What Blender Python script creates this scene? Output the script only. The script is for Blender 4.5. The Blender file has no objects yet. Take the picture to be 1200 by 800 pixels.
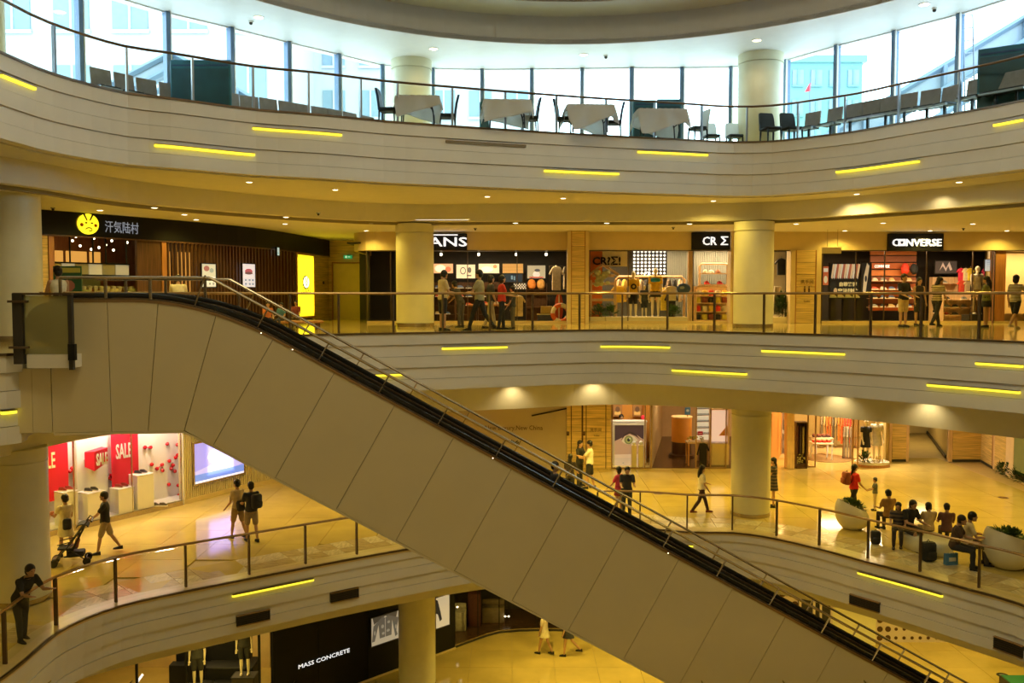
import bpy, math, random
from math import sin, cos, tan, pi, radians, hypot, atan2, sqrt
from mathutils import Vector, Matrix
from mathutils.geometry import tessellate_polygon

random.seed(7)
ORD = 'first,second,third,fourth,fifth,sixth,seventh,eighth,ninth,tenth,eleventh,twelfth,thirteenth,fourteenth,fifteenth,sixteenth,seventeenth,eighteenth,nineteenth,twentieth'.split(',')
S = bpy.context.scene
# ---------------------------------------------------------------- camera
PITCH = radians(3.0); F = 1050.0; EYE = 13.15
cam_d = bpy.data.cameras.new('camera'); cam = bpy.data.objects.new('camera', cam_d)
S.collection.objects.link(cam); S.camera = cam
cam.location = (0, 0, EYE); cam.rotation_euler = (pi/2 - PITCH, 0, 0)
cam_d.sensor_width = 36; cam_d.lens = 36*F/1200; cam_d.clip_end = 400
# ---------------------------------------------------------------- view, world
S.view_settings.view_transform = 'Standard'; S.view_settings.look = 'None'
S.view_settings.gamma = 1; S.view_settings.exposure = 0.0
S.view_settings.use_curve_mapping = False
S.cycles.use_denoising = True
S.cycles.max_bounces = 6; S.cycles.diffuse_bounces = 3; S.cycles.glossy_bounces = 3
S.cycles.transmission_bounces = 4; S.cycles.transparent_max_bounces = 16
S.cycles.sample_clamp_indirect = 4.0; S.cycles.caustics_reflective = False; S.cycles.caustics_refractive = False
W = bpy.data.worlds.new('overcast_sky'); S.world = W; W.use_nodes = True
bg = W.node_tree.nodes['Background']; bg.inputs[0].default_value = (0.62, 0.83, 1.0, 1); bg.inputs[1].default_value = 5.6
ZD, ZC, ZB, ZA = 0.0, 6.05, 12.10, 17.65
WARM = (1.0, 0.74, 0.14); WARM2 = (1.0, 0.68, 0.22); NEUT = (1.0, 0.83, 0.56)
def light(kind, name, loc, energy, color, size=0.1, rot=(0,0,0), spot=None, sy=None, blend=0.6):
    l = bpy.data.lights.new(name, kind); l.energy = energy; l.color = color
    if kind == 'AREA':
        l.size = size
        if sy: l.shape = 'RECTANGLE'; l.size_y = sy
    else: l.shadow_soft_size = size
    if kind == 'SPOT': l.spot_size = spot or radians(150); l.spot_blend = blend
    o = bpy.data.objects.new(name, l); S.collection.objects.link(o); o.location = loc; o.rotation_euler = rot
    return o
# unseen area lights added under the dome cap to fill the void
for x, y in ((-3, 9), (6, 9), (1.5, 16)):
    light('AREA', 'dome_fill', (x, y, 23.6), 330, (1,.84,.47), 3.0)

# ---------------------------------------------------------------- helpers
def ray(x, y):
    a = (x-600)/F; b = (400-y)/F
    return (a, cos(PITCH)+b*sin(PITCH), -sin(PITCH)+b*cos(PITCH))
def onz(x, y, z):
    d = ray(x, y); t = (z-EYE)/d[2]
    return (d[0]*t, d[1]*t)
def aty(x, y, Y):
    d = ray(x, y); t = Y/d[1]
    return (d[0]*t, EYE+d[2]*t)
def xat(x, Y, z):
    return (x-600)/F*(Y*cos(PITCH)+(EYE-z)*sin(PITCH))
def proj(X, Y, Z):
    dz = Z-EYE; zc = Y*cos(PITCH)-dz*sin(PITCH); up = Y*sin(PITCH)+dz*cos(PITCH)
    return (600+F*X/zc, 400-F*up/zc) if zc > .1 else (1e6, 1e6)

MATS = {}
def M(name, color=None, rough=0.55, metal=0.0, emit=None, es=1.0, var=0.06, scale=3.0, spec=0.5, stretch=None, var2=None, bump=0.0):
    if name in MATS: return MATS[name]
    m = bpy.data.materials.new(name); m.use_nodes = True; MATS[name] = m
    nt = m.node_tree; b = nt.nodes['Principled BSDF']
    b.inputs['Roughness'].default_value = rough; b.inputs['Metallic'].default_value = metal
    b.inputs['Specular IOR Level'].default_value = spec
    c = (*color, 1)
    if emit:
        b.inputs['Base Color'].default_value = c
        b.inputs['Emission Color'].default_value = (*emit, 1); b.inputs['Emission Strength'].default_value = es
        return m
    tc = nt.nodes.new('ShaderNodeTexCoord'); mp = nt.nodes.new('ShaderNodeMapping')
    nt.links.new(tc.outputs['Object'], mp.inputs[0])
    if stretch: mp.inputs['Scale'].default_value = stretch
    n = nt.nodes.new('ShaderNodeTexNoise'); n.inputs['Scale'].default_value = scale; n.inputs['Detail'].default_value = 4
    nt.links.new(mp.outputs[0], n.inputs['Vector'])
    r = nt.nodes.new('ShaderNodeValToRGB'); nt.links.new(n.outputs[0], r.inputs[0])
    r.color_ramp.elements[0].position = .3; r.color_ramp.elements[1].position = .7
    lo = tuple(max(0, v*(1-var)) for v in color) if var2 is None else var2
    r.color_ramp.elements[0].color = (*lo, 1); r.color_ramp.elements[1].color = (*[min(1, v*(1+(var if var2 is None else 0))) for v in color], 1)
    nt.links.new(r.outputs[0], b.inputs['Base Color'])
    if bump:
        bn = nt.nodes.new('ShaderNodeBump'); bn.inputs['Strength'].default_value = bump; bn.inputs['Distance'].default_value = .01
        nt.links.new(n.outputs[0], bn.inputs['Height']); nt.links.new(bn.outputs[0], b.inputs['Normal'])
    return m
def glass_mat(name, tint=(1,1,1), gloss=0.08, haze=None, hazef=0.0):
    m = bpy.data.materials.new(name); m.use_nodes = True; MATS[name] = m
    nt = m.node_tree; nt.nodes.clear()
    out = nt.nodes.new('ShaderNodeOutputMaterial'); t = nt.nodes.new('ShaderNodeBsdfTransparent'); g = nt.nodes.new('ShaderNodeBsdfGlossy')
    t.inputs[0].default_value = (*tint, 1); g.inputs['Roughness'].default_value = .02
    mx = nt.nodes.new('ShaderNodeMixShader'); lw = nt.nodes.new('ShaderNodeLayerWeight'); lw.inputs[0].default_value = gloss
    nt.links.new(lw.outputs['Fresnel'], mx.inputs[0]); nt.links.new(t.outputs[0], mx.inputs[1]); nt.links.new(g.outputs[0], mx.inputs[2])
    last = mx
    if haze:
        d = nt.nodes.new('ShaderNodeBsdfDiffuse'); d.inputs[0].default_value = (*haze, 1)
        m2 = nt.nodes.new('ShaderNodeMixShader'); m2.inputs[0].default_value = hazef
        nt.links.new(mx.outputs[0], m2.inputs[1]); nt.links.new(d.outputs[0], m2.inputs[2]); last = m2
    nt.links.new(last.outputs[0], out.inputs[0]); return m

# colours
M('fascia_paint', (.80, .77, .70), .6, var=.03, scale=1.2)
M('cove_paint', (.86, .82, .70), .6, var=.02)
M('ceiling_paint', (.82, .80, .74), .7, var=.02)
M('dome_paint', (.56, .54, .50), .7, var=.03)
M('white_paint', (.86, .86, .84), .5, var=.02)
M('column_paint', (.80, .76, .52), .35, var=.03)
M('groove', (.30, .26, .18), .8)
M('floor_stone', (.70, .53, .17), .09, var=.12, scale=.8, spec=.6)
M('floor_grout', (.52, .38, .16), .6)
M('border_a', (.62, .48, .26), .16, var=.25, scale=4, stretch=(1, 5, 1))
M('border_b', (.78, .66, .42), .16, var=.2, scale=4, stretch=(5, 1, 1))
M('kerb', (.70, .55, .26), .3, var=.06)
M('header_wall', (.74, .58, .30), .5, var=.03)
M('wood_wall', (.72, .52, .20), .45, var=.3, scale=2.0, stretch=(.6, .6, 14))
M('wood_dark', (.10, .045, .02), .4, var=.3, scale=3, stretch=(8, 8, .6))
M('wood_red', (.45, .20, .07), .4, var=.2, scale=3, stretch=(8, 8, .6))
M('wood_light', (.75, .52, .30), .4, var=.15, scale=3, stretch=(8, 8, .8))
M('cladding', (.66, .57, .36), .5, var=.025, scale=1.0)
M('black_gloss', (.006, .006, .006), .45, var=.1, spec=.2)
M('black', (.010, .010, .010), .5, var=.1, spec=.25)
M('near_black', (.035, .03, .025), .5, var=.2)
M('rubber', (.015, .015, .015), .25, var=.1)
M('steel', (.55, .47, .36), .25, .9, var=.1)
M('brass', (.42, .28, .14), .3, .8, var=.1)
M('dark_rail', (.16, .11, .07), .3, .6, var=.1)
M('grey_metal', (.30, .33, .38), .35, .6, var=.1)
M('mullion', (.12, .20, .32), .4, .2, var=.1)
M('strip_glow', (1, .85, .1), emit=(1.0, .83, .04), es=1.5)
M('lamp_glow', (1, .9, .6), emit=(1.0, .85, .5), es=7)
M('spot_glow', (1, .9, .7), emit=(1.0, .85, .6), es=5)
M('white_glow', (1, 1, 1), emit=(.95, .97, 1.0), es=1.0)
M('vent', (.03, .025, .018), .6)
glass_mat('rail_glass', (.97, .98, .93), .05)
glass_mat('shop_glass', (.96, .96, .94), .04)
glass_mat('window_glass', (.96, 1, 1), .04)
glass_mat('frosted', (.8, .8, .6), .06, (.45, .42, .22), .45)

class MB:
    def __init__(s): s.v = []; s.f = []; s.m = []; s.cm = 0
    def add(s, vs, fs):
        n = len(s.v); s.v += [tuple(p) for p in vs]; s.f += [tuple(i+n for i in f) for f in fs]; s.m += [s.cm]*len(fs); return s
    def box(s, x0, x1, y0, y1, z0, z1):
        return s.add([(x0,y0,z0),(x1,y0,z0),(x1,y1,z0),(x0,y1,z0),(x0,y0,z1),(x1,y0,z1),(x1,y1,z1),(x0,y1,z1)],
                     [(0,3,2,1),(4,5,6,7),(0,1,5,4),(1,2,6,5),(2,3,7,6),(3,0,4,7)])
    def bevbox(s, x0, x1, y0, y1, z0, z1, b=.02):
        # box with chamfered vertical and top edges
        def ring(d, z): return [(x0+d,y0+b,z),(x0+b,y0+d,z),(x1-b,y0+d,z),(x1-d,y0+b,z),(x1-d,y1-b,z),(x1-b,y1-d,z),(x0+b,y1-d,z),(x0+d,y1-b,z)]
        r = [ring(b*.7, z0), ring(0, z0+b), ring(0, z1-b), ring(b*.7, z1)]
        vs = [p for q in r for p in q]; fs = [(7,6,5,4,3,2,1,0), tuple(range(24,32))]
        for k in range(3):
            for i in range(8): j = (i+1) % 8; fs.append((k*8+i, k*8+j, k*8+8+j, k*8+8+i))
        return s.add(vs, fs)
    def rings(s, rings, cap=True):
        n = len(rings[0]); vs = [p for r in rings for p in r]; fs = []
        for k in range(len(rings)-1):
            for i in range(n):
                j = (i+1) % n; fs.append((k*n+i, k*n+j, (k+1)*n+j, (k+1)*n+i))
        if cap: fs.append(tuple(reversed(range(n)))); fs.append(tuple(range((len(rings)-1)*n, len(rings)*n)))
        return s.add(vs, fs)
    def lathe(s, x, y, prof, n=24, sx=1, sy=1):
        return s.rings([[(x+r*sx*cos(2*pi*i/n), y+r*sy*sin(2*pi*i/n), z) for i in range(n)] for r, z in prof])
    def cyl(s, x, y, r, z0, z1, n=16): return s.lathe(x, y, [(r, z0), (r, z1)], n)
    def tube(s, pts, r, n=8, r2=None, up=None):
        pts = [Vector(p) for p in pts]; R = []; L = len(pts)
        for k, p in enumerate(pts):
            a = pts[max(0, k-1)]; b = pts[min(L-1, k+1)]; t = (b-a)
            if t.length < 1e-7: t = Vector((0, 0, 1))
            t.normalize(); u = Vector((0, 0, 1)) if abs(t.z) < .95 else Vector((0, 1, 0))
            if up: u = Vector(up)
            s1 = t.cross(u).normalized(); s2 = s1.cross(t)
            rr = r if not isinstance(r, (list, tuple)) else r[k]
            q = rr if r2 is None else (r2 if not isinstance(r2, (list, tuple)) else r2[k])
            R.append([tuple(p+s1*rr*cos(2*pi*i/n)+s2*q*sin(2*pi*i/n)) for i in range(n)])
        return s.rings(R)
    def ell(s, c, r, n=10, m=7, rot=0.0, pitch=0.0):
        R = []
        for k in range(m+1):
            ph = -pi/2+pi*k/m; rr = max(cos(ph), .02)
            ring = []
            for i in range(n):
                th = 2*pi*i/n; x = r[0]*rr*cos(th); y = r[1]*rr*sin(th); z = r[2]*sin(ph)
                if pitch: x, z = x*cos(pitch)+z*sin(pitch), -x*sin(pitch)+z*cos(pitch)
                if rot: x, y = x*cos(rot)-y*sin(rot), x*sin(rot)+y*cos(rot)
                ring.append((c[0]+x, c[1]+y, c[2]+z))
            R.append(ring)
        return s.rings(R)
    def prism_xz(s, pts, y0, y1):
        n = len(pts)
        if sum(pts[i][0]*pts[(i+1)%n][1]-pts[(i+1)%n][0]*pts[i][1] for i in range(n)) < 0: pts = pts[::-1]
        vs = [(x, y0, z) for x, z in pts]+[(x, y1, z) for x, z in pts]
        tr = tessellate_polygon([[Vector((x, z, 0)) for x, z in pts]])
        fs = []
        for t in tr:
            a, b, c = t; ar = (pts[b][0]-pts[a][0])*(pts[c][1]-pts[a][1])-(pts[c][0]-pts[a][0])*(pts[b][1]-pts[a][1])
            if ar < 0: a, c = c, a
            fs.append((a, b, c)); fs.append((c+n, b+n, a+n))
        for i in range(n): j = (i+1) % n; fs.append((i, i+n, j+n, j))
        return s.add(vs, fs)
    def build(s, name, mat, parent=None, smooth=False, bev=0.0, loc=None):
        me = bpy.data.meshes.new(name); me.from_pydata(s.v, [], s.f)
        mats = mat if isinstance(mat, (list, tuple)) else [mat]
        for q in mats: me.materials.append(MATS[q] if isinstance(q, str) else q)
        if len(mats) > 1: me.polygons.foreach_set('material_index', s.m)
        me.update()
        if smooth:
            me.polygons.foreach_set('use_smooth', [True]*len(me.polygons))
            try: me.set_sharp_from_angle(angle=radians(42))
            except Exception: pass
        o = bpy.data.objects.new(name, me); S.collection.objects.link(o)
        if parent: o.parent = parent
        if loc: o.location = loc
        if bev:
            b = o.modifiers.new('bevel', 'BEVEL'); b.width = bev; b.segments = 2; b.limit_method = 'ANGLE'
        return o
def tag(o, label=None, cat=None, group=None, kind=None):
    if label: o['label'] = label
    if cat: o['category'] = cat
    if group: o['group'] = group
    if kind: o['kind'] = kind
    return o
def thing(name, label, cat, loc=(0,0,0), rz=0, group=None):
    o = bpy.data.objects.new(name, None); S.collection.objects.link(o); o.empty_display_size = .1
    o.location = loc; o.rotation_euler = (0, 0, rz); return tag(o, label, cat, group)
def struct(name, label=None, cat='structure', loc=(0,0,0)):
    o = bpy.data.objects.new(name, None); S.collection.objects.link(o); o.location = loc
    return tag(o, label or name.replace('_', ' '), cat, None, 'structure')
def dup(root, loc, rz=None, label=None, group=None, scale=None):
    def cp(o, par):
        c = o.copy(); S.collection.objects.link(c); c.parent = par
        for ch in o.children: cp(ch, c)
        return c
    r = cp(root, None); r.location = loc
    if rz is not None: r.rotation_euler = (0, 0, rz)
    if scale: r.scale = scale
    if label: r['label'] = label
    if group: r['group'] = group
    return r

def spline(pts, step=.45, closed=True):
    n = len(pts); out = []
    for i in range(n if closed else n-1):
        p = [Vector(pts[(i+k-1) % n] if closed else pts[min(max(i+k-1, 0), n-1)]) for k in range(4)]
        d = [max((p[k+1]-p[k]).length, 1e-4)**.5 for k in range(3)]
        seg = max(1, int((p[2]-p[1]).length/step))
        m1 = ((p[1]-p[0])/d[0]-(p[2]-p[0])/(d[0]+d[1])+(p[2]-p[1])/d[1])*d[1]
        m2 = ((p[2]-p[1])/d[1]-(p[3]-p[1])/(d[1]+d[2])+(p[3]-p[2])/d[2])*d[1]
        for k in range(seg):
            t = k/seg
            q = p[1]*(2*t**3-3*t**2+1)+m1*(t**3-2*t**2+t)+p[2]*(-2*t**3+3*t**2)+m2*(t**3-t**2)
            out.append((q.x, q.y))
    if not closed: out.append(tuple(pts[-1]))
    return out
def normals(path):
    n = len(path); N = []
    for i in range(n):
        a = path[i-1]; b = path[(i+1) % n]; dx = b[0]-a[0]; dy = b[1]-a[1]; L = hypot(dx, dy) or 1
        N.append((-dy/L, dx/L))
    return N
def offs(path, d):
    N = normals(path); return [(p[0]+q[0]*d, p[1]+q[1]*d) for p, q in zip(path, N)]
def plate(mb, outer, holes, z0, z1, sides=True):
    loops = [outer]+holes; polys = [[Vector((x, y, 0)) for x, y in l] for l in loops]
    tr = tessellate_polygon(polys); flat = [p for l in loops for p in l]; n = len(flat)
    vs = [(x, y, z0) for x, y in flat]+[(x, y, z1) for x, y in flat]; fs = []
    for a, b, c in tr:
        A, B, C = flat[a], flat[b], flat[c]
        ar = (B[0]-A[0])*(C[1]-A[1])-(C[0]-A[0])*(B[1]-A[1])
        if abs(ar) < 1e-9: continue
        if ar < 0: a, c = c, a
        fs.append((a+n, b+n, c+n)); fs.append((c, b, a))
    if sides:
        k = 0
        for l in loops:
            m = len(l)
            for i in range(m): fs.append((k+i, k+(i+1) % m, k+(i+1) % m+n, k+i+n))
            k += m
    return mb.add(vs, fs)
def band(mb, path, o0, o1, z0, z1, i0=0, i1=None, closed=True):
    """ring wall between offsets o0 (front) and o1 (back) and heights z0..z1 along path"""
    a = offs(path, o0); b = offs(path, o1); n = len(path)
    idx = list(range(n)) if closed else list(range(i0, i1+1))
    R = [[(a[i][0], a[i][1], z0), (a[i][0], a[i][1], z1), (b[i][0], b[i][1], z1), (b[i][0], b[i][1], z0)] for i in idx]
    if closed: R.append(R[0]); return mb.rings(R, cap=False)
    return mb.rings(R)
def hit(path, x, y, off=0.0):
    """point of the vertical wall over a path that shows at photo point (x, y): (index, fraction, z)"""
    P = offs(path, off) if off else path; d = ray(x, y); best = None; n = len(P)
    for i in range(n):
        a = P[i]; b = P[(i+1) % n]; ex, ey = b[0]-a[0], b[1]-a[1]
        det = d[0]*(-ey)+ex*d[1]
        if abs(det) < 1e-9: continue
        t = (a[0]*(-ey)+ex*a[1])/det; u = (d[0]*a[1]-d[1]*a[0])/det
        if 0 <= u <= 1 and t > 8 and (best is None or t > best[3]): best = (i, u, EYE+d[2]*t, t)
    return best
def sub(path, h0, h1):
    """piece of the path between two hits"""
    n = len(path); p = lambda i, u: (path[i % n][0]*(1-u)+path[(i+1) % n][0]*u, path[i % n][1]*(1-u)+path[(i+1) % n][1]*u)
    out = [p(h0[0], h0[1])]; i = h0[0]+1
    while i <= h1[0]: out.append(path[i % n]); i += 1
    out.append(p(h1[0], h1[1])); return out
def openband(mb, pts, o0, o1, z0, z1):
    n = len(pts); R = []
    for i, p in enumerate(pts):
        a = pts[max(0, i-1)]; b = pts[min(n-1, i+1)]; dx = b[0]-a[0]; dy = b[1]-a[1]; L = hypot(dx, dy) or 1; nx, ny = -dy/L, dx/L
        R.append([(p[0]+nx*o0, p[1]+ny*o0, z0), (p[0]+nx*o0, p[1]+ny*o0, z1), (p[0]+nx*o1, p[1]+ny*o1, z1), (p[0]+nx*o1, p[1]+ny*o1, z0)])
    return mb.rings(R)
def text(parent, s, mat, loc, size, rz=0, ext=.02, width=None, align='CENTER', bold=0.0, name='lettering', rx=pi/2, shear=0.0):
    """raised lettering; faces -Y at rz=0"""
    c = bpy.data.curves.new(name, 'FONT'); c.body = s; c.size = size; c.extrude = ext; c.align_x = align; c.offset = bold; c.shear = shear
    c.resolution_u = 2
    o = bpy.data.objects.new(name, c); S.collection.objects.link(o)
    bpy.context.view_layer.update()
    dg = bpy.context.evaluated_depsgraph_get(); me = bpy.data.meshes.new_from_object(o.evaluated_get(dg))
    bpy.data.objects.remove(o)
    if width:
        xs = [v.co.x for v in me.vertices]; w = max(xs)-min(xs); me.transform(Matrix.Scale(width/w, 4, (1, 0, 0)))
    me.materials.clear(); me.materials.append(MATS[mat])
    o = bpy.data.objects.new(name, me); S.collection.objects.link(o); o.parent = parent
    o.location = loc; o.rotation_euler = (rx, 0, rz); return o
# ================================================================ STRUCTURE
near = [(13.2, 14), (13.0, 9), (10.8, 4), (6.5, .6), (0, -.8), (-5, .2), (-8.5, 3.5), (-9.8, 8.5), (-9.8, 13)]
def rimpath(px, z, extra):
    return spline([onz(x, y, z) for x, y in px]+extra)
RA = rimpath([(0,62),(64,88),(150,110),(200,116),(300,129),(375,135),(450,142.5),(525,148),(600,153),(700,159),(800,164),(860,167),(905,166),
              (960,160),(1000,155),(1050,146),(1100,137),(1150,128),(1200,118)], ZA, near)
RB = spline([(-8.6,15.7),(-8.85,16.4),(-9.1,17.6),(-8.7,19.4),(-7.4,21.3),(-5.9,22.6),(-4.5,23.4),(-3.4,23.9),(0,25.3),(3.27,26.2),(6.05,24.6),(8.6,22.6),(10.5,20.5),(11.3,19.3),(12.8,16),
             (13.0,9),(10.8,4),(6.5,.6),(0,-.8),(-5,.2),(-8.5,3.5),(-10.3,8.5),(-10.2,12),(-9.6,14.6)], .35)
RC = rimpath([(66,734),(136,707),(218,689),(300,673),(450,645),(600,622),(700,616),(760,617),(805,621),(860,622),(900,627),(960,640),(1016,655),
              (1078,671),(1147,690),(1200,705)], ZC, near[:-1]+[(-9.9, 12), (-9.7, 16.4)])
RCR = RC
RC = offs(RC, -.26)
IB = spline([(-14.5,10),(-13.2,14),(-12,17.5),(-11.3,19.8),(-10.5,22.6),(-8.5,25),(-4.5,26.6),(0,28.1),(3.3,29.2),(7,28.0),(10,25.6),(12.5,22.6),(14.5,19.5),
             (15.6,13),(14.5,6),(9,-1),(0,-3.6),(-7,-2.5),(-12,2)], .6)
IA = spline([onz(x, y, 15.55) for x, y in [(45,217),(150,234),(300,248),(450,257),(600,257),(860,256.5),(950,253),(1050,246),(1200,234)]]+
            [(15,18),(15.8,13),(14.5,6),(9,-1),(0,-3.6),(-7,-2.5),(-12,2),(-14,9),(-12.6,15)], .6)
IC = offs(RC, 2.6)
OUT = [(-24,-12),(26,-12),(26,46),(-24,46)]
# windows line at level A (tops at ceiling height 20.55)
ZT = 20.55
WPX = [(195,14),(270,32),(337,49),(396,63),(448,76),(507,80),(565,81),(623,80.5),(682,80),(740,79),(799,79),(857,78),(922,70),(981,53),(1049,36),(1125,16)]
WP = [onz(x, y, ZT) for x, y in WPX]
WP = [(-16.5,14.8),(-15.2,16.2),(-13.9,17.8),(-12.8,19.2),(-11.6,20.6),(-10.4,21.9)]+WP+[(12.9,21.9),(14.0,20.3),(15.1,18.7),(16.2,17.1),(17.2,15.5)]
AOUT = WP+[(18,4),(15,-8),(-14,-8),(-17.5,4)]
def slab(name, label, outer, hole, z1, th, mat='floor_stone', step=None):
    r = struct(name, label, 'floor')
    plate(MB(), outer, [offs(hole, .1)], z1-th, z1).build('slab', mat, r); return r
GA = [( -24,-12),(26,-12),(26,46),(-24,46)]
fa = slab('floor_a', 'pale floor of the top storey with the dining tables', AOUT, RA, ZA, .3, 'floor_stone')
fb = slab('floor_b', 'glossy stone floor of the storey level with the escalator top', OUT, RB, ZB, .25)
fc = slab('floor_c', 'glossy golden stone floor of the storey with the sale shop', OUT, RC, ZC-.03, .25, 'floor_grout')
fd = struct('floor_d', 'golden stone ground floor at the foot of the atrium', 'floor')
plate(MB(), OUT, [], -.3, -.03).build('slab', 'floor_grout', fd)

def clip(poly, x0, x1, y0, y1):
    for ax, val, sg in ((0,x0,1),(0,x1,-1),(1,y0,1),(1,y1,-1)):
        out = []
        for i in range(len(poly)):
            a = poly[i-1]; b = poly[i]; ia = sg*(a[ax]-val) >= 0; ib = sg*(b[ax]-val) >= 0
            if ia != ib:
                t = (val-a[ax])/(b[ax]-a[ax]); out.append((a[0]+(b[0]-a[0])*t, a[1]+(b[1]-a[1])*t))
            if ib: out.append(b)
        poly = out
        if len(poly) < 3: return []
    return poly
def area(p): return .5*sum(p[i-1][0]*p[i][1]-p[i][0]*p[i-1][1] for i in range(len(p)))
def tiles(par, region, xs, ys, z0, z1, mat, g=.006, vis=None):
    n = 0
    for i in range(len(xs)-1):
        for j in range(len(ys)-1):
            p = clip(region, xs[i]+g, xs[i+1]-g, ys[j]+g, ys[j+1]-g)
            if not p or abs(area(p)) < .02: continue
            q = []
            for a in p:
                if not q or hypot(a[0]-q[-1][0], a[1]-q[-1][1]) > 1e-4: q.append(a)
            if len(q) > 1 and hypot(q[0][0]-q[-1][0], q[0][1]-q[-1][1]) < 1e-4: q.pop()
            if len(q) < 3: continue
            if area(q) < 0: q = q[::-1]
            plate(MB(), q, [], z0, z1+random.uniform(-.0006, .0006)).build('tile', mat, par); n += 1
    return n
# level C: border of parquet-like tiles along the rim, then large stone tiles
O = lambda d: offs(RC, d)
def fr_idx(path, xlo, xhi):
    idx = [i for i, p in enumerate(path) if p[1] > 12 and -15 < p[0] < 16]; return idx
# visible stretch of the rim: from left (x=-9.9,y=14) to right
ir = [i for i in range(len(RC)) if RC[i][1] > 15]
i_start = min(range(len(RC)), key=lambda i: hypot(RC[i][0]+9.7, RC[i][1]-16.4))
order = [(i_start+k) % len(RC) for k in range(len(RC)) if RC[(i_start+k) % len(RC)][1] > 14.5]
band(MB(), RC, -.02, .52, ZC-.06, ZC+.035).build('kerb', 'kerb', fc)
offA, offB, offC_ = O(.53), O(1.15), O(1.8)
bt = MB(); cnt = 0
for row, (P, Q) in enumerate(((offA, offB), (offB, offC_))):
    for k in range(len(order)-1):
        i, j = order[k], order[k+1]
        a, b, c, d = P[i], P[j], Q[j], Q[i]
        e = .006
        f = lambda u, v: ((a[0]*(1-u)+b[0]*u)*(1-v)+(d[0]*(1-u)+c[0]*u)*v, (a[1]*(1-u)+b[1]*u)*(1-v)+(d[1]*(1-u)+c[1]*u)*v)
        q = [f(.01, .012), f(.99, .012), f(.99, .988), f(.01, .988)]
        if area(q) < 0: q = q[::-1]
        plate(MB(), q, [], ZC-.03, ZC+random.uniform(-.001, .001)).build('border_tile', ('border_a', 'border_b')[(k+row) % 2 if k % 3 else random.randint(0, 1)], fc)
        cnt += 1
regC = clip([(-24,14),(26,14)]+[(26,46),(-24,46)], -24, 26, 14, 46)
# region behind the border: walk the border line then the outer box
line = [offC_[i] for i in order]
regC = line+[(26, line[-1][1]), (26, 40), (-24, 40), (-24, line[0][1])]
n1 = tiles(fc, regC, [-16+1.5*k for k in range(24)], [14.7+1.5*k for k in range(17)], ZC-.03, ZC, 'floor_stone')
n2 = tiles(fd, [(-9,22),(18,22),(18,38),(-9,38)], [-9+1.5*k for k in range(19)], [22+1.5*k for k in range(11)], -.03, 0, 'floor_stone')
plate(MB(), OUT, [[(-9,22),(18,22),(18,37),(-9,37)]], -.03, -.001).build('floor_field', 'floor_stone', fd)
print('tiles', n1, n2, cnt)

# stepped fascias
def fascia(n, path, z, inner, zin, label, zsof=1.57):
    r = struct('trim_%d' % n, label, 'fascia')
    h = zsof/5
    for k in range(5):
        o = (0, .05, .03, .08, .06)[k]
        band(MB(), path, o, .45, z-h*(k+1)+.007, z-h*k-.004).build('fascia_band', 'fascia_paint', r)
    band(MB(), path, .13, .40, z-zsof+.02, z-.02).build('backing', 'groove', r)
    band(MB(), path, -.035, .02, z-.012, z+.035).build('edge_trim', 'dark_rail', r)
    return r
t1 = fascia(1, RA, ZA, IA, 15.5, 'topmost pale curved fascia of stepped bands below the windows')
t2 = fascia(2, RB, ZB, IB, 9.55, 'middle pale curved fascia of stepped bands below the shop storey')
t3 = fascia(3, RC, ZC, IC, 3.6, 'lowest pale curved fascia of stepped bands below the sale shop storey', 1.32)
def soffit(n, path, inner, zs, zi, label):
    r = struct('trim_%d' % n, label, 'soffit')
    plate(MB(), inner, [offs(path, .3)], zs, zs+.08).build('soffit', 'ceiling_paint', r)
    band(MB(), inner, 0, .30, zi, zs+.05).build('cove_band', 'cove_paint', r)
    return r
soffit(4, RA, IA, ZA-1.60, 15.50, 'recessed soffit and cove band under the topmost fascia')
soffit(5, RB, IB, ZB-1.60, 9.55, 'recessed soffit and cove band under the middle fascia')
soffit(6, RC, IC, ZC-1.35, 3.55, 'recessed soffit and cove band under the lowest fascia')
def ceil(name, label, inner, z, mat='ceiling_paint'):
    r = struct(name, label, 'ceiling')
    plate(MB(), OUT, [offs(inner, .42)], z, z+.12).build('ceiling_board', mat, r)
    band(MB(), inner, .30, .44, z-.02, z+.30).build('shadow_gap', 'groove', r); return r
ceil('ceiling_b', 'warm ceiling over the shop storey', IA, 15.43)
ceil('ceiling_c', 'warm ceiling over the sale shop storey', IB, 9.62)
ceil('ceiling_d', 'warm ceiling over the ground floor', IC, 3.60)
# top ceiling and dome
E1 = [(1.6+11.5*sin(a), 13+14*cos(a)) for a in [2*pi*k/96-pi*.6 for k in range(96)]]
E2 = offs(E1, -1.35); E3 = offs(E1, -2.3)
ca = struct('ceiling_a', 'white ceiling ring and grey stepped dome over the top storey', 'ceiling')
plate(MB(), [(p[0], p[1]) for p in offs(AOUT, .35)], [E1], ZT, ZT+.15).build('ceiling_board', 'white_paint', ca)
band(MB(), E1, 0, .15, ZT+.02, 21.38).build('dome_fascia', 'dome_paint', ca)
plate(MB(), offs(E1, .1), [E2], 21.36, 21.5).build('dome_ledge', 'dome_paint', ca)
band(MB(), E2, 0, .15, 21.37, 22.3).build('dome_fascia', 'dome_paint', ca)
plate(MB(), offs(E2, .1), [E3], 22.3, 22.45).build('dome_ledge', 'dome_paint', ca)
band(MB(), E3, 0, .15, 22.3, 23.9).build('dome_fascia', 'dome_paint', ca)
plate(MB(), offs(E3, .2), [], 23.85, 24).build('dome_cap', 'dome_paint', ca)
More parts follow.
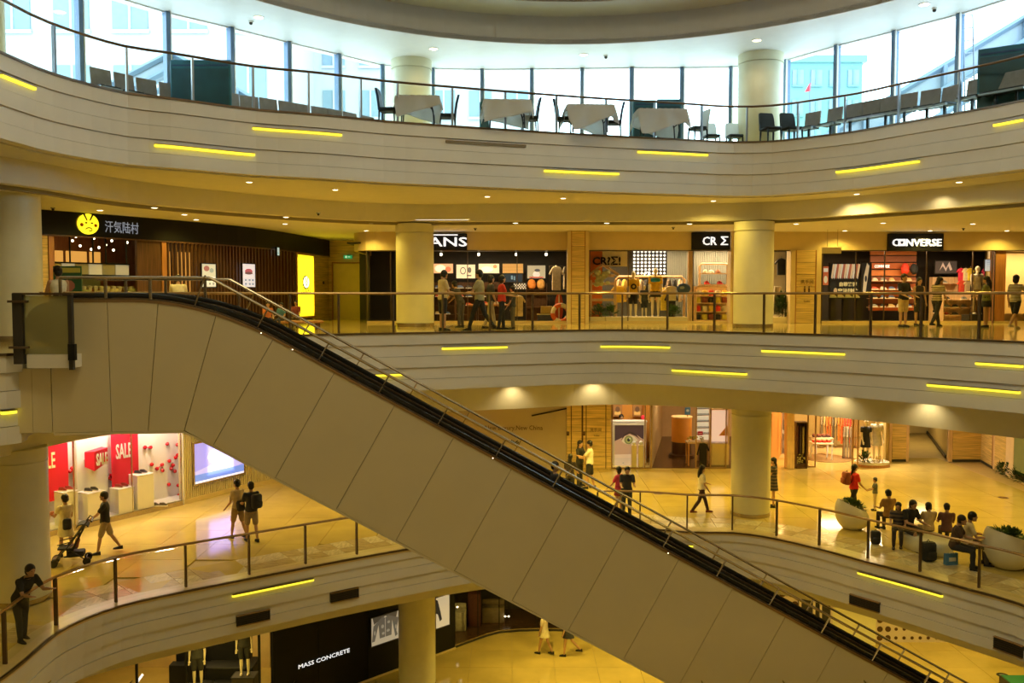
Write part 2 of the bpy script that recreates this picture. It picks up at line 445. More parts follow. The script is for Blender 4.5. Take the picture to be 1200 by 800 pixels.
# shells
def wall(name, label, x0, x1, y0, y1, z0, z1, mat='ceiling_paint'):
    o = MB().box(x0, x1, y0, y1, z0, z1).build(name, mat); return tag(o, label, 'wall', None, 'structure')
wall('wall_left', 'plain outer wall on the left', -24.3, -24, -12, 46, -.3, 17.6)
wall('wall_right', 'plain outer wall on the right', 26, 26.3, -12, 46, -.3, 17.6)
wall('wall_back', 'plain outer wall behind the shops', -24.3, 26.3, 46, 46.3, -.3, 17.6)
wall('wall_near', 'plain outer wall behind the viewer', -24.3, 26.3, -12.3, -12, -.3, 17.6)
r = struct('wall_top', 'plain wall of the top storey on the viewer side', 'wall')
pts = [WP[-1], (18,4), (15,-8), (-14,-8), (-17.5,4), WP[0]]
openband(MB(), pts, 0, .25, ZA-.3, ZT+.1).build('wall_board', 'white_paint', r)

# windows
for k in range(len(WP)-1):
    a, b = WP[k], WP[k+1]; L = hypot(b[0]-a[0], b[1]-a[1]); an = atan2(b[1]-a[1], b[0]-a[0])
    w = struct('window_%d' % (k+1), 'tall window bay number %d of the top storey, left to right' % (k+1), 'window', (a[0], a[1], ZA)); w.rotation_euler = (0, 0, an)
    MB().box(-.055, .055, -.09, .12, 0, 2.9).build('mullion', 'mullion', w)
    MB().box(.057, .085, -.10, -.04, 0, 2.9).build('mullion_sunlit_edge', 'white_paint', w)  # white strip puts the sunlit edge of the mullion into colour
    m = MB(); m.box(.07, L-.07, -.03, .05, 0, .07); m.box(.07, L-.07, -.01, .03, 2.87, 2.9); m.build('window_frame', 'white_paint', w)
    MB().box(.08, L-.07, 0, .012, .07, 2.84).build('pane', 'window_glass', w)

# columns
def column(x, y, r, z0, z1, label, top=True):
    c = thing('column', label, 'column', (x, y, z0)); c['kind'] = 'structure'
    h = z1-z0
    MB().lathe(0, 0, [(r, .12), (r, h-.32)], 40).build('shaft', 'column_paint', c, True)
    MB().lathe(0, 0, [(r+.012, 0), (r+.012, .12)], 40).build('base_ring', 'steel', c, True)
    MB().lathe(0, 0, [(r-.03, h-.32), (r-.03, h-.28), (r+.01, h-.28), (r+.01, h)], 40).build('collar', 'column_paint', c, True)
C1 = (xat(486, 29.6, 12)+.02, 29.6); C2 = (xat(881, 28.7, 10), 28.7); C0 = (-11.5, 20.6)
column(*C1, .62, 0, 3.6, 'round ground floor column in front of the black shop wall')
column(*C2, .62, ZC, 9.62, 'round yellow column on the lower storey, right of the woman in white')
column(*C0, .66, ZC, 9.62, 'broad round column on the lower storey at the far left by the leaning man')
column(*C1, .62, ZB, 15.45, 'round column on the middle storey standing beside the white lettered shop sign')
column(*C2, .62, ZB, 15.45, 'round column on the middle storey between the two black shop signs')
column(*C0, .66, ZB, 15.9, 'broad round column on the middle storey at the left edge beside the restaurant')
column(C1[0]-.0, C1[1]-.7, .64, ZA, ZT, 'white round column on the top storey beside the leftmost draped table')
column(C2[0]-.0, C2[1]-.5, .68, ZA, ZT, 'white round column on the top storey behind the two black chairs')
column(C0[0]+.2, C0[1]-1.2, .45, ZA, ZT, 'pale column on the top storey at the left edge of the picture')
column(*C2, .62, 0, 3.6, 'round ground floor column under the right gallery')
column(C1[0], C1[1], .62, ZC, 9.62, 'round column on the lower storey behind the escalator')

# light strips and vents in the fascias
def strip(path, x0, y0, x1, y1, label, on=True, h=.055):
    a = hit(path, x0, y0, .05); b = hit(path, x1, y1, .05)
    if not a or not b: print('strip miss', label); return
    zc = (a[2]+b[2])/2; p = sub(offs(path, .03), a, b)
    r = thing('light_strip', label, 'light', (p[0][0], p[0][1], zc)); ox, oy = p[0]
    p = [(q[0]-ox, q[1]-oy) for q in p]
    openband(MB(), p, -.03, .05, -h*.45, h*.45).build('diffuser', 'strip_glow' if on else 'groove', r)
    openband(MB(), p, -.045, .05, h*.5, h*.5+.015).build('housing', 'brass', r)
for path, data in ((RA, [
    (0,89,40,104,'glowing light strip in the upper fascia at the left edge of the picture'),
    (181,172,298,180,'long glowing light strip low in the upper fascia, above the restaurant'),
    (296,150,400,159,'glowing light strip in the upper fascia below the left end of the tables'),
    (638,200,725,204,'glowing light strip low in the upper fascia, centre of the picture'),
    (747,178,829,182,'glowing light strip in the upper fascia below the rightmost draped table'),
    (980,201,1077,190,'rising glowing light strip low in the upper fascia on the right'),
    (1165,147,1199,141,'short glowing light strip in the upper fascia at the right edge')]),
    (RB, [(518,409,594,406,'glowing light strip high in the middle fascia, right of the escalator'),
    (430,441,472,438,'short light strip in the middle fascia crossed by the escalator guard rail'),
    (704,405,785,408,'glowing light strip high in the middle fascia below the clothing display'),
    (788,434,875,438,'glowing light strip low in the middle fascia, left of the round column'),
    (893,411,990,415,'glowing light strip high in the middle fascia below the wood panelled pillar'),
    (1087,450,1195,461,'long glowing light strip low in the middle fascia at the right'),
    (1144,425,1199,430,'glowing light strip high in the middle fascia at the right edge'),
    (1,485,18,481,'stub of a light strip in the middle fascia left of the escalator')]),
    (RC, [(272,697,367,680,'glowing light strip in the lower fascia under the left gallery'),
    (1006,671,1105,698,'glowing light strip in the lower fascia under the seated group'),
    (796,638,812,640,'small light strip in the lower fascia behind the escalator rail')])):
    for d in data: strip(path, *d)
strip(RA, 522, 167, 616, 171, 'unlit dark slot in the upper fascia below the middle tables', False, .05)
def vent(path, x0, y0, x1, y1, h, label):
    a = hit(path, x0, y0, .05); b = hit(path, x1, y1, .05); zc = (a[2]+b[2])/2
    p = sub(offs(path, .03), a, b); r = thing('air_vent', label, 'vent', (p[0][0], p[0][1], zc)); ox, oy = p[0]
    p = [(q[0]-ox, q[1]-oy) for q in p]
    openband(MB(), p, -.01, .05, -h/2, h/2).build('backing', 'vent', r)
    f = MB(); openband(f, p, -.035, .05, h/2, h/2+.02); openband(f, p, -.035, .05, -h/2-.02, -h/2); f.build('frame', 'brass', r)
    for k in range(4):
        z = -h/2+h*(k+1)/5; openband(MB(), p, -.03, .0, z, z+.012).build('louvre', 'near_black', r)
vent(RC, 277, 728, 316, 719, .24, 'dark air vent in the lower fascia at the left, above the shop lettering')
vent(RC, 387, 701, 420, 693, .24, 'dark air vent in the lower fascia nearest the ground floor column')
vent(RC, 996, 700, 1031, 713, .24, 'dark air vent in the lower fascia left of the dotted wall')
vent(RC, 1165, 752, 1199, 764, .26, 'dark air vent in the lower fascia at the lower right corner')

# glass railings
def railing(name_label, path, z, posts, zr=1.08, postmat='dark_rail', railmat='brass', hs=None):
    """posts: list of photo columns; each post stands on the rim"""
    r = thing('glass_railing', name_label, 'railing')
    H = []
    P = offs(path, .12)
    for x in posts:
        n = len(P); best = None
        for i in range(n):
            a, b = P[i], P[(i+1) % n]
            if a[1] < 10 or b[1] < 10: continue
            xa, xb = proj(*a, z)[0], proj(*b, z)[0]
            if (xa-x)*(xb-x) <= 0 and xa != xb:
                u = (x-xa)/(xb-xa); dd = a[1]*(1-u)+b[1]*u
                if best is None or dd > best[2]: best = (i, u, dd)
        if best: H.append(best)
    H.sort(key=lambda h: ((h[0]+h[1]-(H0 if False else 0))))
    return r, P, H
def build_rail(label, path, z, posts, pre=0, post_=0, zr=1.08, postmat='dark_rail', railmat='brass', tilt=0):
    r, P, H = railing(label, path, z, posts)
    H = sorted(H, key=lambda h: proj(*P[h[0]], z)[0])
    pts = []
    for k in range(len(H)-1): 
        q = sub(P, H[k], H[k+1]) if H[k+1][0] >= H[k][0] else sub(P, H[k], (H[k+1][0]+len(P), H[k+1][1]))
        pts.append(q)
    # extend the ends along the path
    n = len(P)
    first = [P[(H[0][0]-j) % n] for j in range(pre, -1, -1)]+[pts[0][0]]
    lastp = [pts[-1][-1]]+[P[(H[-1][0]+1+j) % n] for j in range(post_)]
    segs = ([first] if pre else [])+pts+([lastp] if post_ > 1 else [])
    full = []
    for s_ in segs: full += s_ if not full else s_[1:]
    MB().tube([(p[0], p[1], z+zr) for p in full], .032, 8).build('handrail', railmat, r, True)
    for s_ in segs:
        openband(MB(), s_, -.006, .006, z+.05, z+zr-.06).build('pane', 'rail_glass', r)
    nodes = [segs[0][0]]+[s_[-1] for s_ in segs]
    for i, p in enumerate(nodes):
        q = segs[min(i, len(segs)-1)]; a, b = (q[0], q[1]) if i < len(segs) else (q[-2], q[-1])
        an = atan2(b[1]-a[1], b[0]-a[0])
        po = MB().box(-.022, .022, -.04, .04, 0, zr-.03).build('post', postmat, r); po.location = (p[0], p[1], z); po.rotation_euler = (0, 0, an)
    return r
build_rail('curved glass railing with slim grey posts along the top storey below the windows', RA, ZA,
    [64,149,226,297,362,423,466,530,592,652,710,767,822,875,935,990,1053,1124], 8, 8, postmat='grey_metal', railmat='dark_rail')
build_rail('curved glass railing with dark posts along the middle storey in front of the shops', RB, ZB,
    [110,165,222,280,340,397,461,519,574,624,679,729,782,837,895,955,1020,1079,1147], 2, 6)
build_rail('curved glass railing with brown posts on the lower storey left of the escalator', offs(RC, .14), ZC, [6,66,136,218,292,358,418,480,540], 4, 0)
build_rail('curved glass railing with brown posts on the lower storey right of the escalator', offs(RC, .14), ZC, [700,750,805,858,910,960,1017,1078,1147], 0, 6)
# ================================================================ ESCALATOR
EO = Vector((-5.525, 16.06, 0)); ED = Vector((.99288, .11914, 0)); EN = Vector((-.11914, .99288, 0))
def E(L, w, z): p = EO+ED*L+EN*w; return (p.x, p.y, z)
esc = thing('escalator', 'long escalator with pale panelled side crossing the atrium from upper left to lower right', 'escalator', (0, 0, 0))
ZTOP = 13.05; DD = 2.22; TH_ = radians(29.5); TN = tan(TH_); ZBF = 10.71; LB = (ZTOP-DD/cos(TH_)-ZBF)/TN; L1 = (ZTOP-.98)/TN; WE = 2.0
def top_z(L, off=0.0):
    # rounded transition near L=0 and near L1
    z = ZTOP if L < 0 else ZTOP-TN*L
    for Lb, sgn in ((0, -1), (L1, 1)):
        R = 1.3
        if abs(L-Lb) < R: z += sgn*(R-abs(L-Lb))**2*TN/(4*R)
    if L > L1: z = .98 + (0 if abs(L-L1) >= 1.3 else (1.3-abs(L-L1))**2*TN/5.2)
    return z+off
# side panels, near side then far side
def esc_panels(w0, w1, nm='panel'):
    cuts = [(-2.62,-2.62),(-1.65,-1.62),(-.72,-.93)]
    s30, c30 = sin(TH_), cos(TH_)
    # (top L, bottom point) for joints
    J = [((-2.62, ZTOP), (-2.62, ZBF)), ((-1.65, ZTOP), (-1.62, ZBF)), ((-.78, ZTOP), (-1.0, ZBF))]
    q = .15
    while True:
        t = (q*c30, ZTOP-q*s30); b = (t[0]-DD*s30, t[1]-DD*c30)
        if b[1] < .02: break
        J.append((t, b)); q += 1.25
    J[3] = ((.22, ZTOP-.13), (LB, ZBF))
    for k in range(len(J)-1):
        (ta, ba), (tb, bb) = J[k], J[k+1]
        top = []
        for i in range(7):
            L = ta[0]+(tb[0]-ta[0])*i/6; top.append((L, top_z(L)))
        bot = [bb, ba]
        g = .006
        pts = top+bot
        cx = sum(p[0] for p in pts)/len(pts); cz = sum(p[1] for p in pts)/len(pts)
        m = MB(); n = len(pts)
        def sh(p, i):  # pull side edges in by the joint
            if i == 0 or i == n-1: return (p[0]+g, p[1])
            if i == 6 or i == 7: return (p[0]-g, p[1])
            return p
        pts = [sh(p, i) for i, p in enumerate(pts)]
        vs = [E(L, w0, z) for L, z in pts]+[E(L, w1, z) for L, z in pts]
        f = [tuple(range(n)), tuple(reversed(range(n, 2*n)))]+[(i, i+n, (i+1) % n+n, (i+1) % n) for i in range(n)]
        m.add(vs, f).build(nm, 'cladding', esc)
    # lower end: last full piece down to the floor
    ta, ba = J[-1]; top = [(ta[0]+(L1+2.6-ta[0])*i/14, 0) for i in range(15)]; top = [(L, top_z(L)) for L, _ in top]
    pts = top+[(L1+2.6, .02), (ba[0]+ba[1]/TN, .02), ba]; n = len(pts)
    vs = [E(L, w0, z) for L, z in pts]+[E(L, w1, z) for L, z in pts]
    MB().add(vs, [tuple(range(n)), tuple(reversed(range(n, 2*n)))]+[(i, i+n, (i+1) % n+n, (i+1) % n) for i in range(n)]).build(nm, 'cladding', esc)
    # end panels left of the balustrade
    for La, Lb in ((-3.22, -2.95), (-2.945, -2.63)):
        pts = [(La, 11.85), (Lb, 11.85), (Lb, ZBF), (La, ZBF)]
        vs = [E(L, w0, z) for L, z in pts]+[E(L, w1, z) for L, z in pts]
        MB().add(vs, [(0,1,2,3),(7,6,5,4)]+[(i, i+4, (i+1) % 4+4, (i+1) % 4) for i in range(4)]).build(nm, 'cladding', esc)
    # rounded newel end
    pts = [(-2.63, 13.0)]+[(-2.63-.40*sin(a), 12.64+.36*cos(a)) for a in [pi*i/12 for i in range(13)]]+[(-2.63, 12.28)]
    n = len(pts); vs = [E(L, w0, z) for L, z in pts]+[E(L, w1, z) for L, z in pts]
    MB().add(vs, [tuple(range(n)), tuple(reversed(range(n, 2*n)))]+[(i, i+n, (i+1) % n+n, (i+1) % n) for i in range(n)]).build('newel_panel', 'cladding', esc)
esc_panels(0, .04); esc_panels(WE-.04, WE)
# dark backing behind the panel joints, underside and inner balustrade walls
Ls = [-2.6+.2*i for i in range(int((L1+5.1)/.2))]
def zbot(L):
    z = ZBF if L < LB else ZBF-TN*(L-LB)
    return max(z, .03)
def sheet(w0, w1, f0, f1, mat, name, LL=Ls):
    R = [[E(L, w0, f0(L)), E(L, w0, f1(L)), E(L, w1, f1(L)), E(L, w1, f0(L))] for L in LL]
    return MB().rings(R).build(name, mat, esc)
sheet(.045, .06, lambda L: zbot(L)+.01, lambda L: top_z(L)-.01, 'groove', 'joint_backing')
sheet(WE-.06, WE-.045, lambda L: zbot(L)+.01, lambda L: top_z(L)-.01, 'groove', 'joint_backing')
sheet(0, WE, lambda L: zbot(L)-.05, lambda L: zbot(L)-.005, 'cladding', 'truss_underside')
sheet(.02, .26, lambda L: top_z(L)+.0, lambda L: top_z(L)+.03, 'dark_rail', 'deck_cap')
sheet(WE-.26, WE-.02, lambda L: top_z(L)+.0, lambda L: top_z(L)+.03, 'dark_rail', 'deck_cap')
sheet(.18, .24, lambda L: top_z(L)-.95, lambda L: top_z(L)-.005, 'rubber', 'inner_balustrade')
sheet(WE-.24, WE-.18, lambda L: top_z(L)-.95, lambda L: top_z(L)-.005, 'near_black', 'inner_balustrade')
for w in (.17, WE-.17):
    R = MB().tube([E(L, w, top_z(L)+.085) for L in Ls], .04, 8, .05).build('handrail', 'rubber', esc, True)
    sheet(w-.012, w+.012, lambda L: top_z(L)+.03, lambda L: top_z(L)+.06, 'steel', 'handrail_guide')
sheet(-.012, .0, lambda L: top_z(L)-.035, lambda L: top_z(L)+.015, 'brass', 'edge_trim')
# small lamps under the handrail
for L in (1.0, 1.55, 5.2, 8.6):
    MB().ell(E(L, -.02, top_z(L)-.02), (.010, .008, .008), 8, 5).build('edge_lamp', 'spot_glow', esc)
# steps
ns = int(L1/.4); st = {}
for k in range(ns+4):
    L = -1.0+.4*k; zt = top_z(L)-.97
    for wa, wb in ((.26, WE-.26),):
        if wa not in st:
            m = MB(); m.rings([[E(0, wa, -.22), E(.0, wa, 0), E(.4, wa, 0), E(.4, wa, -.22)], [E(0, wb, -.22), E(0, wb, 0), E(.4, wb, 0), E(.4, wb, -.22)]])
            o = st[wa] = m.build('step', 'near_black', esc)
        else: o = st[wa].copy(); S.collection.objects.link(o)
        d = ED*L; o.location = (d.x, d.y, max(zt, .0))
# landing plate on the upper floor
m = MB(); m.rings([[E(-2.9, .25, 12.06), E(-2.9, .25, 12.115), E(-1.0, .25, 12.115), E(-1.0, .25, 12.06)], [E(-2.9, WE-.25, 12.06), E(-2.9, WE-.25, 12.115), E(-1.0, WE-.25, 12.115), E(-1.0, WE-.25, 12.06)]]).build('landing_plate', 'steel', esc)
# guard rails along both balustrades
def guard(w, label, La, Lb, first, sp):
    g = thing('guard_rail', label, 'railing')
    h = .40
    LL = [La+.3*i for i in range(int((Lb-La)/.3)+1)]+[Lb]
    hb = h*tan(TH_/2)
    def top(L):  # foot at L -> rail point square to the slope
        if L < -.25: return (L, ZTOP+h)
        return (L+h*sin(TH_), ZTOP-TN*L+h*cos(TH_))
    e_ = top(Lb); MB().tube([E(La, w, ZTOP+h), E(hb-.02, w, ZTOP+h), E(hb+.02, w, ZTOP+h-.012), E(e_[0], w, e_[1])], .026, 8).build('top_rail', 'steel', g, True)
    L = first
    while L < Lb+.01:
        t = top(L); a = E(L, w, top_z(L)+.02); b = E(t[0], w, t[1])
        MB().tube([a, b], .032, 6, .015).build('post', 'steel', g)
        MB().box(-.05, .05, -.05, .05, 0, .02).build('foot_plate', 'dark_rail', g).location = (a[0], a[1], a[2]-.03)
        L += sp if L > -.3 else .76
    t = top(Lb); MB().tube([E(Lb, w, top_z(Lb)+.02), E(t[0], w, t[1])], .03, 6, .014).build('post', 'steel', g)
guard(.06, 'near steel guard rail on top of the escalator side facing the viewer', -2.45, 18.3, -2.45, 1.085)
guard(WE-.06, 'far steel guard rail on top of the far escalator side', -2.45, 18.3, -1.9, 1.085)
# glass barrier and slab nib by the escalator head
b = thing('glass_barrier', 'dark framed frosted glass barrier at the escalator head on the far left', 'barrier')
xA, _ = aty(25, 345, 15.45); xB, _ = aty(82, 345, 15.45)
MB().box(xA-.14, xA+.03, 15.40, 15.52, 11.95, 13.17).build('post', 'near_black', b)
MB().box(xB-.035, xB+.035, 15.42, 15.50, 11.85, 13.15).build('post', 'near_black', b)
MB().box(xA+.04, xB-.04, 15.45, 15.462, 12.12, 13.13).build('pane', 'frosted', b)
MB().box(xA-.14, xB+.04, 15.42, 15.50, 13.14, 13.18).build('handrail', 'dark_rail', b)
for z in (12.24, 13.03): MB().box(xA-.2, xA+.14, 15.36, 15.42, z-.02, z+.02).build('bracket', 'dark_rail', b)
MB().box(xB-.02, xB+.10, 15.36, 15.44, 12.02, 12.30).build('end_bracket', 'black', b)
n_ = MB().box(xA+.06, xB, 15.45, 17.0, 11.88, 12.11).build('trim_7', 'fascia_paint'); tag(n_, 'stub of floor slab under the frosted glass barrier', 'slab', None, 'structure')
# ceiling downlights with their own lamps
def downlight(x, y, z, label='', group=None, e=0, col=WARM, r=.075, sz=150):
    d = thing('downlight', label, 'downlight', (x, y, z), 0, group)
    MB().lathe(0, 0, [(r+.03, 0), (r+.03, -.012), (r, -.014), (r, 0)], 14).build('rim', 'white_paint', d, True)
    MB().lathe(0, 0, [(r, -.008), (r*.98, -.016)], 14).build('lens', 'lamp_glow', d)
    if e:
        l = light('SPOT', 'downlight_beam', (x, y, z-.05), e, col, .06, (0, 0, 0), radians(sz))
        l.parent = d; l.location = (0, 0, -.05)
def dls(px, z, label, group, e, col=WARM, r=.075):
    for i, (x, y) in enumerate(sorted(px)):
        X, Y = onz(x, y, z); downlight(X, Y, z, label+', %s from the left' % ORD[i], group, e, col, r)
dls([(43,192),(292,213),(393,222),(571,230),(660,232),(836,235),(1004,227),(1124,213)], 16.05,
    'small bright downlight in the soffit right under the upper fascia', 'downlights in the soffit under the upper fascia', 120)
dls([(117,246),(181,243),(216,251),(230,257),(334,262),(335,254),(434,262),(429,270),(604,261),(711,261),(808,262),(933,262),(990,270),(1035,261),(1090,270),(1140,262),(1180,270)], 15.43,
    'small bright downlight in the shop storey ceiling', 'downlights in the shop storey ceiling', 95)
dls([(70,14),(1083,5),(303,20),(508,57),(684,64),(887,47)], ZT, 'bright round downlight in the white top ceiling', 'downlights in the white top ceiling', 30, NEUT, .12)
# the storeys below: lamps in the ceilings of C and D (their fixtures face away from this view)
random.seed(5)
for k, (x, y) in enumerate([(-13,25),(-15,21),(-9,28.5),(-5,29.5),(0,30.5),(4,31.5),(8,32),(12,31.5),(3,29.8),(10,29.5),(14,28),(16,24.5),(-17,17),(17,31.5),(-1,29.6)]):
    light('SPOT', 'storey_lamp', (x, y, 9.55), 255, WARM, .08, (0, 0, 0), radians(155))
for k, (x, y) in enumerate([(-6,29),(-3,32),(1,31),(5,32),(9,30),(13,29),(-9,25),(15,25),(3,28.5),(17,31)]):
    light('SPOT', 'storey_lamp', (x, y, 3.5), 260, WARM, .08, (0, 0, 0), radians(155))
# soffit lamps under the middle fascia washing the cove band
for x, y in ((605,457),(706,456),(1000,470),(1110,486)):
    h = hit(IB, x, y)
    if h:
        i, u = h[0], h[1]; a, b_ = offs(IB, -.35)[i], offs(IB, -.35)[(i+1) % len(IB)]
        light('SPOT', 'soffit_lamp', (a[0], a[1], 10.46), 34, (1, .78, .36), .04, (0, 0, 0), radians(130), blend=.8)
for x, y in ((1010,240),(1125,227)):
    h = hit(IA, x, y)
    if h:
        a = offs(IA, -.35)[h[0]]; light('SPOT', 'soffit_lamp', (a[0], a[1], 16.02), 28, (1, .78, .36), .04, (0, 0, 0), radians(130), blend=.8)
# near side soffit lamps (same rings of lamps, on the viewer's side of the void)
for z, e in ((16.0, 260), (10.4, 380)):
    for x, y in ((-11.2,6),(-6,-1.8),(1,-2.4),(8,-.6),(13.6,6)):
        light('SPOT', 'ring_lamp', (x, y, z), e, (1,.74,.15), .1, (0, 0, 0), radians(160))
# ================================================================ PEOPLE
M('skin', (.52, .30, .17), .5, var=.05); M('skin_light', (.62, .40, .24), .5, var=.05)
M('hair_black', (.012, .009, .008), .45, var=.3, scale=30); M('eye_dark', (.02, .015, .01), .3); M('lips', (.38, .14, .10), .5)
M('mannequin', (.85, .74, .52), .35, var=.02)
CLOTH = {}
def cloth(c):
    k = 'cloth_%02d_%02d_%02d' % tuple(int(v*99) for v in c)
    if k not in MATS: M(k, c, .8, var=.14, scale=9)
    return k
def striped(name, c1, c2, n=14):
    if name in MATS: return name
    m = M(name, c1, .8); nt = m.node_tree; b = nt.nodes['Principled BSDF']
    tc = nt.nodes.new('ShaderNodeTexCoord'); w = nt.nodes.new('ShaderNodeTexWave'); w.bands_direction = 'Z'; w.inputs['Scale'].default_value = n
    nt.links.new(tc.outputs['Object'], w.inputs['Vector']); r = nt.nodes.new('ShaderNodeValToRGB'); r.color_ramp.interpolation = 'CONSTANT'
    r.color_ramp.elements[0].color = (*c1, 1); r.color_ramp.elements[1].color = (*c2, 1); r.color_ramp.elements[1].position = .5
    nt.links.new(w.outputs[0], r.inputs[0]); nt.links.new(r.outputs[0], b.inputs['Base Color']); return name
def remesh(o, v, it=3):
    m = o.modifiers.new('surface', 'REMESH'); m.mode = 'VOXEL'; m.voxel_size = v; m.use_smooth_shade = True
    s = o.modifiers.new('smooth', 'SMOOTH'); s.iterations = it; s.factor = .5
def torso(mb, P, N, k, ex=0.0, lo=0.0, hi=1.0, width=1.0, belly=1.0, L=Vector((0, 1, 0)), hem=0):
    """elliptical rings from pelvis P to neck N"""
    ax = (N-P); f = L.cross(ax).normalized()
    prof = [(-.16, .105, .075), (-.06, .158, .112), (.06, .160, .112), (.25, .142, .102*belly), (.42, .135, .100*belly), (.62, .155, .112), (.80, .172, .108), (.93, .160, .085), (1.0, .10, .065), (1.06, .056, .056)]
    R = []
    for t, b, a in prof:
        if t < lo or t > hi: continue
        c = P+ax*t; bb = (b*width+ex)*k; aa = (a+ex)*k
        if hem and t <= .06: bb *= 1+hem; aa *= 1+hem
        R.append([tuple(c+L*bb*cos(2*pi*i/14)+f*aa*sin(2*pi*i/14)) for i in range(14)])
    mb.rings(R)
def limb(mb, pts, rad): mb.tube(pts, rad, 8, up=(0, 1, .01)); [mb.ell(p, (r, r, r), 8, 6) for p, r in zip(pts, rad)]
def person(label, loc, rz, h=1.7, lean=0.0, legs=((.0, .0), (.0, .0)), arms=((.1, .2), (.1, .2)), spread=.02, armout=(.08, .08), headturn=0, headdown=0.0,
           top=(.1, .1, .1), bottom=(.03, .03, .04), bkind='trousers', tkind='tee', hair='short', skin='skin', shoe=(.02, .02, .02), seat=None, width=1.0,
           group=None, name='person', cat='person', face=True, mannequin=False, topmat=None):
    k = h/1.7
    r = thing(name, label, cat, (loc[0], loc[1], loc[2]), rz, group)
    TH, SH, UA, FA = .425*k, .415*k, .30*k, .255*k
    # local frame: facing +x, lateral +y
    feet = []
    for s, (a, b) in zip((1, -1), legs):
        hip = Vector((0, s*.092*k, 0)); d1 = Vector((sin(a), s*spread, -cos(a))).normalized()
        kn = hip+d1*TH; a2 = a-b; d2 = Vector((sin(a2), s*spread*.3, -cos(a2))).normalized(); an = kn+d2*SH
        feet.append((hip, kn, an, a2))
    low = min(f[2].z-.075*k for f in feet)
    P = Vector((0, 0, -low if seat is None else seat+.10*k))
    feet = [(P+f[0], P+f[1], P+f[2], f[3]) for f in feet]
    up = Vector((sin(lean), 0, cos(lean))); N = P+up*.525*k
    nk = up.lerp(Vector((0, 0, 1)), .5).normalized()
    hd = Matrix.Rotation(headturn, 3, 'Z')
    HC = N+nk*.165*k+Vector((.02*k, 0, 0))+hd@Vector((headdown*.06*k, 0, -headdown*.03*k))
    b = MB(); torso(b, P, N, k*.97, 0, width=width)
    b.tube([N-up*.04*k, N+nk*.10*k], .052*k, 8)
    # head with brow, nose, chin, ears
    F_ = hd@Vector((1, 0, 0)); Sd = hd@Vector((0, 1, 0)); ang = headturn
    b.ell(HC+Vector((0, 0, .015*k)), (.100*k, .080*k, .110*k), 14, 10, ang); b.ell(HC+F_*.022*k+Vector((0, 0, -.045*k)), (.066*k, .056*k, .072*k), 12, 8, ang)
    b.ell(HC+F_*.094*k+Vector((0, 0, -.012*k)), (.020*k, .013*k, .024*k), 8, 6, ang); b.ell(HC+F_*.078*k+Vector((0, 0, -.090*k)), (.018*k, .024*k, .018*k), 8, 6, ang)
    for s in (1, -1): b.ell(HC+Sd*s*.077*k, (.018*k, .010*k, .030*k), 8, 6, ang)
    for hip, kn, an, a2 in feet:
        mid = kn.lerp(an, .35); limb(b, [hip, hip.lerp(kn, .5), kn, mid, an], [.082*k, .071*k, .052*k, .054*k, .034*k])
        toe = an+Vector((.15*k, 0, -.045*k)); b.tube([an+Vector((-.04*k, 0, -.04*k)), an+Vector((.05*k, 0, -.045*k)), toe], [.035*k, .042*k, .030*k], 8, [.03*k, .03*k, .022*k])
    hands = []
    for s, (a, e), out in zip((1, -1), arms, armout):
        sh = N+Vector((0, s*.175*k*width, 0))-up*.055*k
        d1 = Vector((sin(a), s*out*1.6, -cos(a))).normalized(); el = sh+d1*UA
        d2 = Vector((sin(a+e), s*out*(.6-1.4*min(1, abs(e)/1.6)), -cos(a+e))).normalized(); wr = el+d2*FA
        limb(b, [sh, sh.lerp(el, .5), el, el.lerp(wr, .3), wr], [.055*k, .046*k, .038*k, .038*k, .024*k])
        # palm and five fingers, gently curled
        pd = d2; lat = Vector((0, 1, 0)); lat = (lat-pd*lat.dot(pd)).normalized(); nr = pd.cross(lat).normalized()
        pc = wr+pd*.048*k; b.tube([wr, pc, wr+pd*.085*k], [.024*k, .038*k, .036*k], 8, [.018*k, .017*k, .014*k], up=tuple(nr))
        for q, (off, ln) in enumerate(((-.030, .062), (-.010, .074), (.011, .070), (.030, .054))):
            r0 = wr+pd*.082*k+lat*off*k; f1 = r0+pd*ln*.5*k; f2 = f1+(pd*.8-nr*s*.0+Vector((.25, 0, -.1)))*ln*.5*k
            b.tube([r0, f1, f2], [max(.0095*k, .009), max(.009*k, .0085), max(.008*k, .008)], 6)
        th = wr+pd*.03*k+Vector((0, 0, 0))+lat*(-s)*.03*k; b.tube([th, th+(pd*.6-lat*s*.7).normalized()*.032*k, th+(pd*.6-lat*s*.7).normalized()*.03*k+pd*.028*k], [.013*k, .011*k, .009*k], 6)
        hands.append((sh, el, wr))
    body = b.build('body', 'mannequin' if mannequin else skin, r); remesh(body, .0135 if h > 1.2 else .012)
    if face and not mannequin:
        e = MB()
        for s in (1, -1): e.ell(HC+F_*.088*k+Sd*s*.030*k+Vector((0, 0, .012*k)), (.008*k, .012*k, .007*k), 6, 4, ang)
        e.build('eyes', 'eye_dark', r); MB().ell(HC+F_*.086*k+Vector((0, 0, -.055*k)), (.008*k, .022*k, .007*k), 8, 4, ang).build('mouth', 'lips', r)
